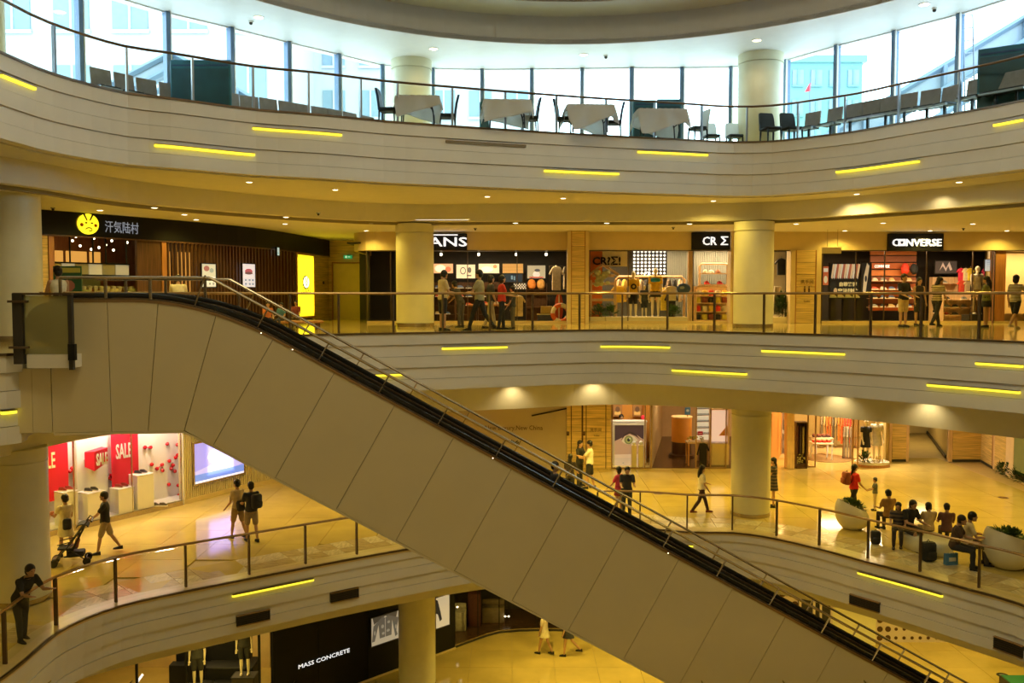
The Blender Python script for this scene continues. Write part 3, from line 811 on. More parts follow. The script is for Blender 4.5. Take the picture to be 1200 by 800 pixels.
    # clothes
    if tkind:
        t = MB(); tm = topmat or cloth(top)
        torso(t, P, N, k, .016, lo=-.07 if tkind != 'dress' else .0, hi=1.0, width=width, belly=1.05, hem=.06)
        sl = {'tee': .62, 'long': 1.9, 'dress': .45, 'tank': 0}[tkind]
        for sh, el, wr in hands:
            if sl:
                pts = [sh-Vector((0, 0, 0)), sh.lerp(el, min(1, sl))]; rr = [.070*k, .062*k]
                if sl > 1: pts.append(el.lerp(wr, sl-1)); rr = [.070*k, .056*k, .044*k]
                limb(t, pts, rr)
        o = t.build('top' if tkind != 'dress' else 'dress_bodice', tm, r); remesh(o, .018, 2)
        t = MB(); t.rings([[tuple(N+up*d*k+Vector((rr*k*cos(2*pi*i/12)*1.0, rr*k*1.15*sin(2*pi*i/12), 0))) for i in range(12)] for d, rr in ((-.02, .070), (.012, .058))]).build('collar', tm, r, True)
    bm = cloth(bottom); t = MB()
    if bkind in ('trousers', 'shorts'):
        torso(t, P, N, k, .010, lo=-.17, hi=.26, width=1)
        for hip, kn, an, a2 in feet:
            if bkind == 'trousers': limb(t, [hip, hip.lerp(kn, .5), kn, kn.lerp(an, .4), kn.lerp(an, .94)], [.097*k, .088*k, .068*k, .066*k, .054*k])
            else: limb(t, [hip, hip.lerp(kn, .5), hip.lerp(kn, .86)], [.100*k, .094*k, .086*k])
        o = t.build(bkind, bm, r); remesh(o, .018, 2)
    elif bkind in ('skirt', 'dress'):
        ln = .8 if bkind == 'dress' else .62
        R = []
        ka = (feet[0][1]+feet[1][1])/2; spx = abs(feet[0][1].x-feet[1][1].x)*.5
        for q in range(6):
            f = q/5*ln; c = (P+up*.12*k).lerp(Vector((ka.x, 0, ka.z)), f); rx = (.115+.07*f)*k+spx*f; ry = (.16+.06*f)*k
            R.append([(c.x+rx*(1+.04*(i % 2))*cos(2*pi*i/20), c.y+ry*(1+.04*(i % 2))*sin(2*pi*i/20), c.z) for i in range(20)])
        t.rings(R[::-1]).build('skirt', bm if bkind == 'skirt' else (topmat or cloth(top)), r, True)
    if not mannequin:
        for hip, kn, an, a2 in feet:
            t = MB(); yy = an.y; z0 = an.z-.075*k
            t.rings([[(an.x+x*k, yy+y*k*(w), z0+z*k) for x, y, w in ((-.075, -.03, 1), (-.075, .03, 1), (.03, .045, 1), (.12, .045, 1), (.185, .02, 1), (.185, -.02, 1), (.12, -.045, 1), (.03, -.045, 1))] for z in (0, .022)])
            t.rings([[(an.x+x*k, yy+y*k, z0+(.022+z*hh)*k) for x, y, hh in ((-.07, -.028, 1), (-.07, .028, 1), (.02, .038, .9), (.11, .038, .45), (.17, .018, .3), (.17, -.018, .3), (.11, -.038, .45), (.02, -.038, .9))] for z in (0, .065)])
            t.build('shoe', cloth(shoe), r, True)
    # hair
    if hair:
        t = MB(); t.ell(HC-F_*.016*k+Vector((0, 0, .045*k)), (.108*k, .095*k, .103*k), 14, 9, ang)
        t.ell(HC-F_*.045*k+Vector((0, 0, -.005*k)), (.078*k, .088*k, .09*k), 12, 8, ang)
        if hair in ('long', 'pony'):
            w_ = .075 if hair == 'long' else .035
            t.tube([HC-F_*.06*k, HC-F_*.095*k+Vector((0, 0, -.12*k)), HC-F_*.11*k+Vector((0, 0, -.27*k)), HC-F_*.09*k+Vector((0, 0, -.36*k))], [w_*k, w_*1.1*k, w_*.9*k, w_*.3*k], 8, up=tuple(F_))
        if hair == 'bun': t.ell(HC-F_*.10*k+Vector((0, 0, .07*k)), (.045*k, .045*k, .045*k), 10, 7)
        if hair == 'bob': t.ell(HC-F_*.03*k+Vector((0, 0, -.03*k)), (.085*k, .098*k, .115*k), 12, 8, ang)
        t.build('hair', 'hair_black', r, True)
    r['_top'] = 0; del r['_top']
    return r, dict(hands=hands, P=P, N=N, HC=HC, k=k)
def stand_c(x, y): X, Y = onz(x, y, ZC); return (X, Y, ZC)
WALK = ((.38, .10), (-.30, .35)); STD = ((.04, .03), (-.03, .03)); SIT = ((1.50, 1.52), (1.42, 1.35))
LEFT, RIGHT, TOWARD, AWAY = pi, 0.0, -pi/2, pi/2
def pb(x, Y): return (xat(x, Y, ZB), Y, ZB)
# --- middle storey
YW = 25.9
person('man in beige t-shirt and dark shorts standing left of the shop queue by the railing', pb(519, 26.0), .5, 1.74, top=(.62, .50, .28), bottom=(.03,.03,.04), bkind='shorts', headdown=.8, arms=((.3,1.0),(.3,1.1)), headturn=.3)
person('dark dressed woman bending over behind the queue, beside the man in beige', pb(540, 28.6), 2.6, 1.5, lean=.45, top=(.05,.04,.04), bottom=(.06,.05,.05), arms=((.6,.3),(.7,.2)), hair='bun')
person('man in a grey green t-shirt and black trousers striding left along the railing', pb(562, 26.1), 2.9, 1.78, legs=WALK, top=(.40,.37,.22), bottom=(.02,.02,.025), arms=((.5,.9),(-.2,.3)))
person('person in dark top and light trousers walking beside the man in grey green', pb(575, 27.2), .3, 1.62, legs=((.25,.1),(-.2,.2)), top=(.05,.05,.05), bottom=(.42,.34,.2), arms=((.6,1.0),(.1,.3)), hair='bob')
person('woman in a red blouse and black trousers on the middle storey', pb(588, 26.9), .2, 1.60, top=(.62,.04,.02), bottom=(.02,.02,.025), arms=((.5,1.2),(.4,1.0)), hair='bob', legs=((.12,.05),(-.1,.1)))
person('child in dark clothes beside the woman in the red blouse', pb(601, 27.3), 2.9, 1.28, top=(.06,.06,.05), bottom=(.12,.10,.06), arms=((.2,.4),(.1,.3)))
person('man in a black t-shirt and khaki shorts facing the shoe shelves', pb(1058, 28.9), -1.2, 1.68, top=(.02,.02,.03), bottom=(.62,.45,.18), bkind='shorts', arms=((.3,.9),(.3,.9)))
person('young woman in a black tank top behind the man in khaki shorts', pb(1076, 30.3), -1.4, 1.58, top=(.03,.02,.02), bottom=(.05,.05,.06), bkind='shorts', tkind='tank', hair='long')
person('long haired woman in a striped top walking with her head down', pb(1097, 29.2), .5, 1.66, legs=WALK, lean=.1, topmat=striped('stripe_wide', (.75,.62,.35), (.06,.04,.03), 5), bottom=(.04,.04,.045), arms=((.4,.9),(.2,.5)), hair='long', headdown=.8, headturn=-.6)
pj, info = person('long haired woman in an olive top standing before the glowing screen of the shoe shop', pb(1155, 28.6), 2.4, 1.60, top=(.22,.24,.09), bottom=(.03,.03,.03), bkind='skirt', arms=((.4,.8),(.2,.5)), hair='long')
person('woman in a striped tee and black shorts walking at the right edge', pb(1189, 27.3), .45, 1.64, legs=((.30,.05),(-.32,.3)), topmat=striped('stripe_fine', (.8,.74,.58), (.04,.03,.03), 9), bottom=(.02,.02,.025), bkind='shorts', arms=((-.2,.4),(.9,1.0)), hair='bob', shoe=(.7,.6,.4))
person('woman in a white sleeveless top with her hair up, behind the frosted barrier', (xat(66,18.6,13)+.05, 18.6, ZB), 2.4, 1.60, top=(.8,.72,.5), bottom=(.4,.3,.2), tkind='tank', hair='bun', bkind='skirt', arms=((.5,1.2),(.2,.6)))
person('diner in a white shirt seen from behind beyond the escalator head', (xat(209, 24.2, 13), 24.2, ZB), 1.9, 1.57, lean=.2, top=(.8,.72,.52), bottom=(.05,.05,.06), arms=((.5,.8),(.5,.8)), headdown=.6)
person('child in a dark red shirt seated by the yellow sign, seen through the escalator rails', (xat(347, 27.5, 12.5), 27.5, ZB), -1.5, 1.05, legs=SIT, top=(.22,.05,.04), bottom=(.1,.07,.04), seat=.30, arms=((.4,1.0),(.4,1.0)))
person('child in an orange shirt seated behind the escalator rails', (xat(314, 25.5, 12.5), 25.5, ZB), -1.2, 1.05, legs=SIT, top=(.62,.17,.04), bottom=(.05,.05,.08), seat=.28, arms=((.3,.9),(.4,1.0)))
person('child in a blue shirt seated behind the escalator rails', (xat(330, 26.0, 12.5), 26.0, ZB), -1.8, 1.0, legs=SIT, top=(.08,.22,.34), bottom=(.05,.05,.08), seat=.28, arms=((.3,.9),(.4,1.0)))
# --- lower storey
a = stand_c(680, 571); person('woman in dark clothes standing close to the young man in white by the wood panelling', (a[0], a[1]+.3, ZC), -.6, 1.66, top=(.03,.025,.03), bottom=(.03,.03,.03), arms=((.5,1.3),(.4,1.2)), hair='pony')
person('young man in a white t-shirt and black shorts by the wood panelling', stand_c(691, 572), 2.9, 1.74, top=(.85,.80,.66), bottom=(.02,.02,.025), bkind='shorts', legs=((.15,.05),(-.12,.1)), arms=((.7,1.1),(.2,.4)))
person('girl with long black hair in dark clothes, cut off by the escalator side', stand_c(668, 585), 1.2, 1.55, top=(.04,.03,.03), bottom=(.03,.03,.03), hair='long', arms=((.2,.6),(.3,.8)))
person('woman in a pink top left of the man in black at the lower railing', stand_c(725, 602), 2.5, 1.52, top=(.60,.05,.13), bottom=(.25,.03,.06), bkind='skirt', arms=((.5,.3),(.2,.5)), hair='bob', legs=STD)
person('man in a black t-shirt leaning on the lower railing beside the escalator', (xat(737,26.9,7)+.1, 28.2, ZC), -1.6, 1.68, lean=.2, top=(.03,.03,.035), bottom=(.04,.04,.05), arms=((.6,1.0),(.6,.9)), headdown=.9)
person('woman in a white blouse and dark trousers walking on the lower storey', stand_c(822, 601), .15, 1.58, legs=WALK, top=(.85,.78,.58), bottom=(.05,.02,.02), arms=((.35,.9),(.1,.5)), hair='long', shoe=(.2,.05,.03))
person('woman in a dark patterned dress half hidden by the round column', stand_c(906, 594), 2.9, 1.64, topmat=striped('pattern_dark', (.03,.03,.05), (.16,.12,.08), 3), bkind='dress', tkind='dress', arms=((.5,1.3),(.4,1.2)), hair='pony', bottom=(.03,.03,.04))
a = stand_c(1000, 602)
person('woman in a bright red top with a backpack walking with a boy', a, .25, 1.62, legs=((.3,.1),(-.35,.3)), top=(.75,.03,.03), bottom=(.02,.02,.025), arms=((.5,.25),(.3,.5)), hair='pony')
person('small boy in a grey t-shirt and light trousers holding something out', stand_c(1025, 598), 2.9, 1.08, top=(.10,.10,.09), bottom=(.62,.50,.30), arms=((.6,.7),(.4,.9)))
# bag on her back
def backpack(label, loc, rz, mat, s=1.0, tilt=0):
    b = thing('backpack', label, 'bag', loc, rz); b.scale = (s, s, s)
    MB().bevbox(-.10, .10, -.15, .15, 0, .40, .05).build('bag_body', mat, b, True); MB().bevbox(.10, .16, -.11, .11, .04, .22, .03).build('front_pocket', mat, b, True)
    for y in (-.09, .09): MB().tube([(-.10, y, .38), (-.17, y, .30), (-.16, y, .12), (-.10, y, .05)], .012, 6).build('strap', 'black', b)
    MB().tube([(-.02, -.04, .40), (-.02, 0, .45), (-.02, .04, .40)], .008, 6).build('grab_loop', 'black', b); return b
M('bag_red', (.30, .07, .04), .7); M('bag_black', (.02, .02, .022), .7); M('bag_blue', (.10, .28, .60), .6)
backpack('dark red backpack on the back of the woman in red', (a[0]-.27, a[1]-.05, ZC+.98), pi+.25, 'bag_red')
# seated group on the white bench
def seated(px, ytop, label, rz, seat=.45, h=1.62, **kw):
    zt = ZC+seat+.10*h/1.7+ .80*h/1.7 + .02
    X, Y = onz(px, ytop, zt); q = dict(legs=SIT, seat=seat, arms=((.5,1.0),(.5,1.1)), headdown=.7); q.update(kw)
    person(label, (X, Y, ZC), rz, h, **q); return (X, Y)
SP = []
SP.append(seated(1042, 573, 'person in a brown shirt seated with back to the railing, farthest left of the bench', 1.7, top=(.40,.22,.08), bottom=(.04,.03,.03)))
SP.append(seated(1053, 587, 'person in a dark patterned shirt seated on the left of the bench, facing the railing', -2.0, topmat='pattern_dark', bottom=(.04,.03,.03), h=1.55, hair='long'))
SP.append(seated(1064, 582, 'man in black bending forward on the left half of the bench', -1.3, top=(.02,.02,.025), bottom=(.05,.04,.04), bkind='shorts', h=1.8, lean=.22, headdown=1))
SP.append(seated(1089, 588, 'person in a beige top seated with back turned in the middle of the bench', 1.55, top=(.68,.52,.28), bottom=(.2,.15,.1), h=1.56, hair='bob'))
SP.append(seated(1110, 589, 'person in a dark checked top seated behind the man in dark brown', 1.3, top=(.16,.07,.06), bottom=(.05,.04,.04), h=1.56))
SP.append(seated(1119, 601, 'man in a dark brown t-shirt seated on the right of the bench', -.6, top=(.07,.04,.03), bottom=(.03,.03,.035), h=1.78, lean=.18))
SP.append(seated(1134, 598, 'young man in white t-shirt looking at a phone, right end of the bench', -.35, top=(.82,.74,.52), bottom=(.06,.05,.05), h=1.78, lean=.1))
# left side
a = stand_c(78, 652); aw = a
person('woman in a cream dress with a black shoulder bag beside the pushchair', a, 2.6, 1.68, topmat=cloth((.80,.70,.46)), top=(.80,.70,.46), bkind='dress', tkind='dress', arms=((.6,1.3),(.2,.7)), hair='bun', legs=((.15,.05),(-.15,.1)))
am = stand_c(124, 648)
person('man in a black t-shirt and khaki shorts pushing the pushchair', am, pi+.35, 1.70, legs=((.28,.1),(-.32,.25)), top=(.02,.02,.03), bottom=(.42,.31,.16), bkind='shorts', arms=((.65,.35),(.5,.4)))
person('man in black leaning with folded arms on the lower railing at the far left', (onz(24,757,ZC)[0]-.12, onz(24,757,ZC)[1]+.25, ZC), -.5, 1.72, lean=.55, legs=((-.05,.05),(.22,.1)), top=(.025,.022,.022), bottom=(.03,.025,.022), arms=((.75,1.0),(.65,1.0)), headdown=.5)
person('man in light t-shirt carrying a black bag, left of the pair before the screen', stand_c(279, 630), 2.6, 1.70, legs=((.2,.05),(-.2,.2)), top=(.62,.50,.30), bottom=(.35,.24,.12), bkind='shorts', arms=((.2,.6),(.2,.5)))
person('man in dark t-shirt with a backpack, right of the pair before the screen', stand_c(295, 634), 2.2, 1.70, legs=((.15,.05),(-.15,.15)), top=(.03,.03,.035), bottom=(.3,.22,.12), bkind='shorts', arms=((.4,1.1),(.4,1.1)))
p = stand_c(295, 634); backpack('black backpack worn by the man in a dark t-shirt before the lower shop', (p[0]+.20, p[1]-.14, ZC+1.0), -.7, 'bag_black')
p = stand_c(279, 630); backpack('black shoulder bag of the man in the light t-shirt', (p[0]+.16, p[1]-.20, ZC+.85), -.8, 'bag_black', .75)
backpack('black shoulder bag of the woman in the cream dress', (aw[0]+.14, aw[1]-.2, ZC+.80), -1.2, 'bag_black', .7)
# ground floor walkers
X, Y = onz(638, 766, 0); person('woman in a pale skirt walking on the ground floor under the escalator', (X, Y, 0), 2.6, 1.64, legs=((.28,.1),(-.2,.3)), top=(.7,.6,.5), bottom=(.8,.72,.5), bkind='skirt', hair='long')
X, Y = onz(664, 768, 0); person('woman in a black skirt walking on the ground floor, right of the pale skirt', (X, Y, 0), 2.9, 1.66, legs=((.1,.02),(-.5,.3)), top=(.05,.05,.05), bottom=(.03,.03,.035), bkind='skirt', hair='long')
# on the escalator
def on_esc(L, w, h, label, rz, **kw):
    q = E(L, w, top_z(L)-.97+.01); return person(label, q, rz, h, **kw)
on_esc(6.6, 1.3, 1.36, 'dark dressed child riding the far escalator run', .25, top=(.03,.03,.04), bottom=(.03,.03,.03), headturn=-.8)
# ================================================================ SHOPS: helpers
def col(c, rough=.6, em=0):
    k = 'paint_%02d_%02d_%02d_%02d' % (*[int(v*99) for v in c], int(em*10))
    if k not in MATS:
        if em: M(k, c, emit=c, es=em)
        else: M(k, c, rough, var=.05)
    return k
def hopen(W, x, y):
    d = ray(x, y); best = None
    for i in range(len(W)-1):
        a = W[i]; b = W[i+1]; ex, ey = b[0]-a[0], b[1]-a[1]; det = d[0]*(-ey)+ex*d[1]
        if abs(det) < 1e-9: continue
        t = (a[0]*(-ey)+ex*a[1])/det; u = (d[0]*a[1]-d[1]*a[0])/det
        if -.001 <= u <= 1.001 and t > 5 and (best is None or t < best[3]): best = (i, u, EYE+d[2]*t, t, d[0]*t, d[1]*t)
    return best
def shiftW(W, d):
    out = []
    for i, p in enumerate(W):
        a = W[max(0, i-1)]; b = W[min(len(W)-1, i+1)]; dx, dy = b[0]-a[0], b[1]-a[1]; L = hypot(dx, dy); out.append((p[0]-dy/L*d, p[1]+dx/L*d))
    return out
def wb(mb, W, x0, y0, x1, y1, o0, o1, z0=None, z1=None):
    """box lying on wall W between photo columns x0..x1, heights from rows y0 (top), y1 (bottom) at x0"""
    a = hopen(W, x0, y1); a2 = hopen(W, x0, y0); b = hopen(W, x1, y0)
    za = a[2] if z0 is None else z0; zb = a2[2] if z1 is None else z1
    pts = [(a2[4], a2[5])]+[W[k] for k in range(a2[0]+1, b[0]+1)]+[(b[4], b[5])]
    q = [pts[0]]
    for p in pts[1:]:
        if hypot(p[0]-q[-1][0], p[1]-q[-1][1]) > .01: q.append(p)
    return openband(mb, q, o0, o1, za, zb)
def onw(W, x, y, off=0):
    h = hopen(W, x, y); a, b = W[h[0]], W[h[0]+1]; dx, dy = b[0]-a[0], b[1]-a[1]; L = hypot(dx, dy)
    return (h[4]-dy/L*off, h[5]+dx/L*off, h[2]), atan2(dy, dx)
def wob(name, label, cat, W, x0, y0, x1, y1, mat, o0=-.06, o1=.0, group=None, kind=None, pn='board', z0=None, z1=None):
    r = thing(name, label, cat, (0, 0, 0), 0, group)
    if kind: r['kind'] = kind
    wb(MB(), W, x0, y0, x1, y1, o0, o1, z0, z1).build(pn, mat, r); return r
def art(W, x0, y0, x1, y1, name, label, cat, base, shapes, frame='near_black', off=-.05, em=0, group=None, ft=.03, z0=None):
    """flat picture: shapes in unit coordinates, pasted in thin layers on a framed board"""
    (ax, ay, az), an = onw(W, x0, y1, off); (bx, by, bz), _ = onw(W, x1, y1, off); zt = onw(W, x0, y0, off)[0][2]
    w = hypot(bx-ax, by-ay); h = zt-az
    r = thing(name, label, cat, (ax, ay, az), atan2(by-ay, bx-ax), group)
    if frame:
        m = MB(); m.box(-ft, 0, -.03, .03, -ft, h+ft); m.box(w, w+ft, -.03, .03, -ft, h+ft); m.box(0, w, -.03, .03, -ft, 0); m.box(0, w, -.03, .03, h, h+ft); m.build('frame', frame, r)
    MB().box(0, w, -.012, .02, 0, h).build('picture_base', col(base, .5, em), r)
    byc = {}
    for q, (c, pts) in enumerate(shapes):
        m = byc.setdefault(c, MB()); y = -.0135-.0015*q
        m.prism_xz([(u*w, v*h) for u, v in pts], y, y+.0014)
    for c, m in byc.items(): m.build('print', col(c, .5, em), r)
    return r
def blob(cx, cy, rx, ry, n=12, a=0): return [(cx+rx*cos(2*pi*i/n+a), cy+ry*sin(2*pi*i/n+a)) for i in range(n)]
def rc(u0, v0, u1, v1): return [(u0, v0), (u1, v0), (u1, v1), (u0, v1)]
# shoes
def shoe_mesh():
    m = MB(); m.cm = 0
    P = [(-.13,-.035),(-.13,.035),(.02,.045),(.10,.045),(.15,.02),(.15,-.02),(.10,-.045),(.02,-.04)]
    m.rings([[(x, y, z) for x, y in P] for z in (0, .028)])
    m.cm = 1; hh = [.085,.085,.09,.055,.04,.04,.055,.09]
    m.rings([[(x*.95, y*.9, .028) for x, y in P], [(x*.82, y*.6, .028+h) for (x, y), h in zip(P, hh)]])
    return m
SH = {}
def shoe(loc, rz, c, label, group):
    k = c
    if k not in SH:
        o = shoe_mesh().build('shoe', [col((.85,.80,.68)), col(c)], None, True); tag(o, label, 'shoe', group); SH[k] = o
    else: o = SH[k].copy(); S.collection.objects.link(o); tag(o, label, 'shoe', group)
    o.location = loc; o.rotation_euler = (0, 0, rz); return o
# garments
def garment(loc, rz, w, h, c, label, group=None, cat='garment', long=False):
    r = thing('hanging_garment', label, cat, loc, rz, group); hw = w/2
    pts = [(-hw*.25, 0), (-hw*.6, -.04), (-hw*1.1, -.32*h if not long else -.5*h), (-hw*.85, -.36*h if not long else -.54*h), (-hw*.62, -.18*h), (-hw*.62, -h), (hw*.62, -h), (hw*.62, -.18*h), (hw*.85, -.36*h), (hw*1.1, -.32*h), (hw*.6, -.04), (hw*.25, 0)]
    m = MB(); m.prism_xz(pts, -.035, .035); o = m.build('cloth_body', cloth(c), r, bev=.015)
    MB().tube([(-hw*.5, 0, -.05), (0, 0, .02), (hw*.5, 0, -.05)], .007, 5).tube([(0, 0, .02), (0, 0, .07), (.02, 0, .09)], .005, 5).build('hanger', 'steel', r)
    return r
GARM = {}
def rail_of(px0, px1, Y, z, zrail, cols, w, h, label, group):
    n = len(cols); X0, X1 = xat(px0, Y, z), xat(px1, Y, z)
    for i, c in enumerate(cols):
        x = X0+(X1-X0)*(i+.5)/n; k = (c, w, h)
        if k in GARM: dup(GARM[k], (x, Y, zrail-.09), 1.1, label+', %s from the left' % ORD[i], group)
        else: GARM[k] = garment((x, Y, zrail-.09), 1.1, w, h, c, label+', %s from the left' % ORD[i], group)
def lampbox(name, x0, x1, y0, y1, z, e, c=(1,.8,.45)):
    """store ceiling luminaire with a diffuser, giving off light"""
    r = thing('ceiling_light', name, 'light', ((x0+x1)/2, (y0+y1)/2, z)); w, d = (x1-x0)/2, (y1-y0)/2
    MB().box(-w-.02, w+.02, -d-.02, d+.02, 0, .06).build('housing', 'white_paint', r)
    MB().box(-w, w, -d, d, -.015, 0).build('diffuser', col(c, .5, min(e, 6)), r)
    l = light('AREA', 'panel_lamp', (0, 0, 0), e*11, c, 2*w, (0, 0, 0), sy=2*d); l.parent = r; l.location = (0, 0, -.03)
# ================================================================ MIDDLE STOREY
YB = 32.8
WBk = [(xat(400, YB, 13), YB), (xat(1400, YB, 13), YB)]
zH = aty(700, 293, YB)[1]; ZCB = 15.43
r = struct('wall_shopfront', 'beige header wall above the shop fronts of the middle storey', 'wall')
X0h = xat(425, YB, 13)
MB().box(X0h+.5, 22, YB, YB+.25, zH, ZCB).build('header_board', 'header_wall', r)
# rounded left end
cx, cy = X0h+.5, YB+1.2
for k in range(4):
    a0, a1 = pi/2*k/4, pi/2*(k+1)/4
    p = [(cx-1.0*sin(a), cy-1.2*cos(a)) for a in (a0, a1)]
    m = MB(); m.rings([[(p[0][0], p[0][1], zH), (p[0][0], p[0][1], ZCB), (p[0][0]+.1, p[0][1]+.25, ZCB), (p[0][0]+.1, p[0][1]+.25, zH)], [(p[1][0], p[1][1], zH), (p[1][0], p[1][1], ZCB), (p[1][0]+.1, p[1][1]+.25, ZCB), (p[1][0]+.1, p[1][1]+.25, zH)]]).build('header_board', 'header_wall', r)
MB().box(X0h-.5, X0h-.4, YB+1.2, 38, zH, ZCB).build('header_board', 'header_wall', r)
MB().box(X0h+.2, 22, YB-.01, YB+.26, zH-.03, zH).build('header_edge', 'dark_rail', r)
def mid_box(name, label, cat, x0, x1, Y0, Y1, z0, z1, mat, kind=None, pn='board', parent=None):
    o = MB().box(xat(x0, Y0, (z0+z1)/2), xat(x1, Y0, (z0+z1)/2), Y0, Y1, z0, z1)
    if parent: return o.build(pn, mat, parent)
    r = thing(name, label, cat); 
    if kind: r['kind'] = kind
    o.build(pn, mat, r); return r
# pilasters and wood pillars
pl = thing('pilaster', 'square panelled pillar between the two clothing shops', 'pillar'); pl['kind'] = 'structure'
def pil(parent, x0, x1, Y, z1, mat, lip='header_wall'):
    xa, xb = xat(x0, Y, 13), xat(x1, Y, 13); w = xb-xa; n = 6
    MB().box(xa, xa+w*.16, Y, Y+.5, ZB, z1).build('side_strip', lip, parent); MB().box(xb-w*.16, xb, Y, Y+.5, ZB, z1).build('side_strip', lip, parent)
    MB().box(xa+w*.16, xa+w*.2, Y+.02, Y+.5, ZB, z1).build('groove', 'wood_red', parent); MB().box(xb-w*.2, xb-w*.16, Y+.02, Y+.5, ZB, z1).build('groove', 'wood_red', parent)
    for k in range(n):
        za, zb = ZB+(z1-ZB)*k/n, ZB+(z1-ZB)*(k+1)/n
        MB().box(xa+w*.2, xb-w*.2, Y+.01, Y+.5, za+.006, zb-.006).build('panel', 'wood_wall', parent)
pil(pl, 665, 690, YB-.55, ZCB, 'wood_wall')
p2 = thing('pilaster', 'wood panelled pillar with notices left of the sports shoe shop', 'pillar'); p2['kind'] = 'structure'
pil(p2, 926, 962, YB-.12, zH, 'wood_wall')
text(p2, '洗手间', 'wood_dark', (xat(944, YB, 13), YB-.14, aty(944, 332, YB)[1]), .16, ext=.005)
text(p2, 'Toilet', 'wood_dark', (xat(944, YB, 13), YB-.14, aty(944, 354, YB)[1]), .10, ext=.005)
m = MB(); zz = aty(944, 340, YB)[1]; xx = xat(944, YB, 13)
for dx in (-.08, .08): m.ell((xx+dx, YB-.13, zz+.12), (.03, .01, .03), 8, 4); m.box(xx+dx-.03, xx+dx+.03, YB-.135, YB-.12, zz-.10, zz+.08)
m.build('pictogram', 'wood_dark', p2)
p3 = thing('pilaster', 'narrow brown pillar beside the right round column', 'pillar'); p3['kind'] = 'structure'
pil(p3, 856, 872, YB-.3, ZCB, 'wood_wall')
# signs
def signbox(x0, x1, y0, y1, label, z=None):
    r = thing('shop_sign', label, 'sign'); a = aty(x0, y1, YB-.15); b = aty(x1, y0, YB-.15)
    MB().bevbox(a[0], b[0], YB-.16, YB-.002, a[1], b[1], .015).build('sign_box', 'black', r); return r, a, b
s_, a, b = signbox(474, 547, 273.5, 293, 'black shop sign with white glowing letters partly hidden by the left round column')
text(s_, 'VANS', 'white_glow', (xat(518.0, YB-.2, 14), YB-.2, a[1]+.14), .46, width=1.85, ext=.03, bold=.004)
MB().box(xat(490, YB-.2, 14), xat(536.5, YB-.2, 14), YB-.2, YB-.16, a[1]+.53, a[1]+.565).build('lettering', 'white_glow', s_)
s_, a, b = signbox(811, 876, 272, 292.5, 'black shop sign with white letters beside the right round column')
text(s_, 'CR', 'white_glow', (xat(831, YB-.2, 14), YB-.2, a[1]+.17), .42, width=.50, ext=.03, bold=.002)
text(s_, 'Σ', 'white_glow', (xat(848.5, YB-.2, 14), YB-.2, a[1]+.17), .42, width=.26, ext=.03, bold=.002)
text(s_, '\'', 'white_glow', (xat(857, YB-.2, 14), YB-.2, a[1]+.25), .42, ext=.03, bold=.002)
s_, a, b = signbox(1041, 1106, 273.5, 294, 'wide black shop sign with white block letters and a star above the shoe shop')
text(s_, 'C', 'white_glow', (xat(1049, YB-.2, 14), YB-.2, a[1]+.18), .36, width=.23, ext=.03, bold=.004)
text(s_, 'NVERSE', 'white_glow', (xat(1081.5, YB-.2, 14), YB-.2, a[1]+.18), .36, width=1.28, ext=.03, bold=.004)
ox, oz = xat(1056.2, YB-.2, 14), a[1]+.305
m = MB(); m.prism_xz([(ox-.12, oz-.125), (ox+.12, oz-.125), (ox+.12, oz+.125), (ox-.12, oz+.125)], YB-.2, YB-.17); m.build('lettering', 'white_glow', s_)
m = MB(); m.prism_xz([(ox+(.085 if i % 2 == 0 else .036)*sin(2*pi*i/10), oz+(.085 if i % 2 == 0 else .036)*cos(2*pi*i/10)) for i in range(10)], YB-.206, YB-.2); m.build('star', 'black', s_)
# hanging white sign in front of the shoe shop
hs = thing('hanging_sign', 'small translucent sign hanging on two wires left of the wide black shop sign', 'sign')
a = aty(963, 297, YB-1.2); b = aty(986, 288, YB-1.2)
MB().box(a[0], b[0], YB-1.21, YB-1.19, a[1], a[1]+.22).build('board', col((.75,.68,.5)), hs)
for x in (969, 981): X = xat(x, YB-1.2, 14); MB().tube([(X, YB-1.2, a[1]+.2), (X, YB-1.2, ZCB)], .006, 5).build('wire', 'steel', hs)
# back walls of the shops (dark interiors)
def room(n, label, x0, x1, Yb, z1, back, side=None, floorm=None, zf=ZB, Yf=YB, ceilm='near_black'):
    r = struct('trim_%d' % n, label, 'shop interior'); xa, xb = xat(x0, Yf, 13), xat(x1, Yf, 13)
    ya, yb = xat(x0, Yb, 13), xat(x1, Yb, 13); z_ = zf
    MB().box(ya-.3, yb+.3, Yb, Yb+.1, zf, z1+.4).build('back_wall', back, r)
    for p, q in ((xa, ya), (xb, yb)):
        openband(MB(), [(p, Yf+.5), (q, Yb)], -.04, .04, zf, z1+.4).build('side_wall', side or back, r)
    xa, xb = min(xa, ya), max(xb, yb)
    MB().box(xa, xb, Yf+.26, Yb, z1, z1+.06).build('inner_ceiling', ceilm, r)
    if floorm: MB().box(xa, xb, Yf+.05, Yb, zf, zf+.012).build('inner_floor', floorm, r)
    return r
M('white_glow2', (1,1,1), emit=(1,1,1), es=1)
M('wood_floor_dark', (.09, .045, .02), .25, var=.3, scale=4, stretch=(1, 8, 1))
room(10, 'dark interior of the skate shoe shop', 430, 666, 37.5, zH+.25, 'near_black')
room(11, 'bright interior of the casual clothing shop', 690, 926, 36.8, zH+.2, col((.12,.12,.11)), ceilm='near_black')
room(12, 'interior of the sports shoe shop', 962, 1163, 37.6, zH+.25, col((.05,.04,.035)))
room(13, 'interior of the shop at the right edge', 1163, 1300, 37, zH+.25, col((.6,.45,.22)), ceilm='ceiling_paint')
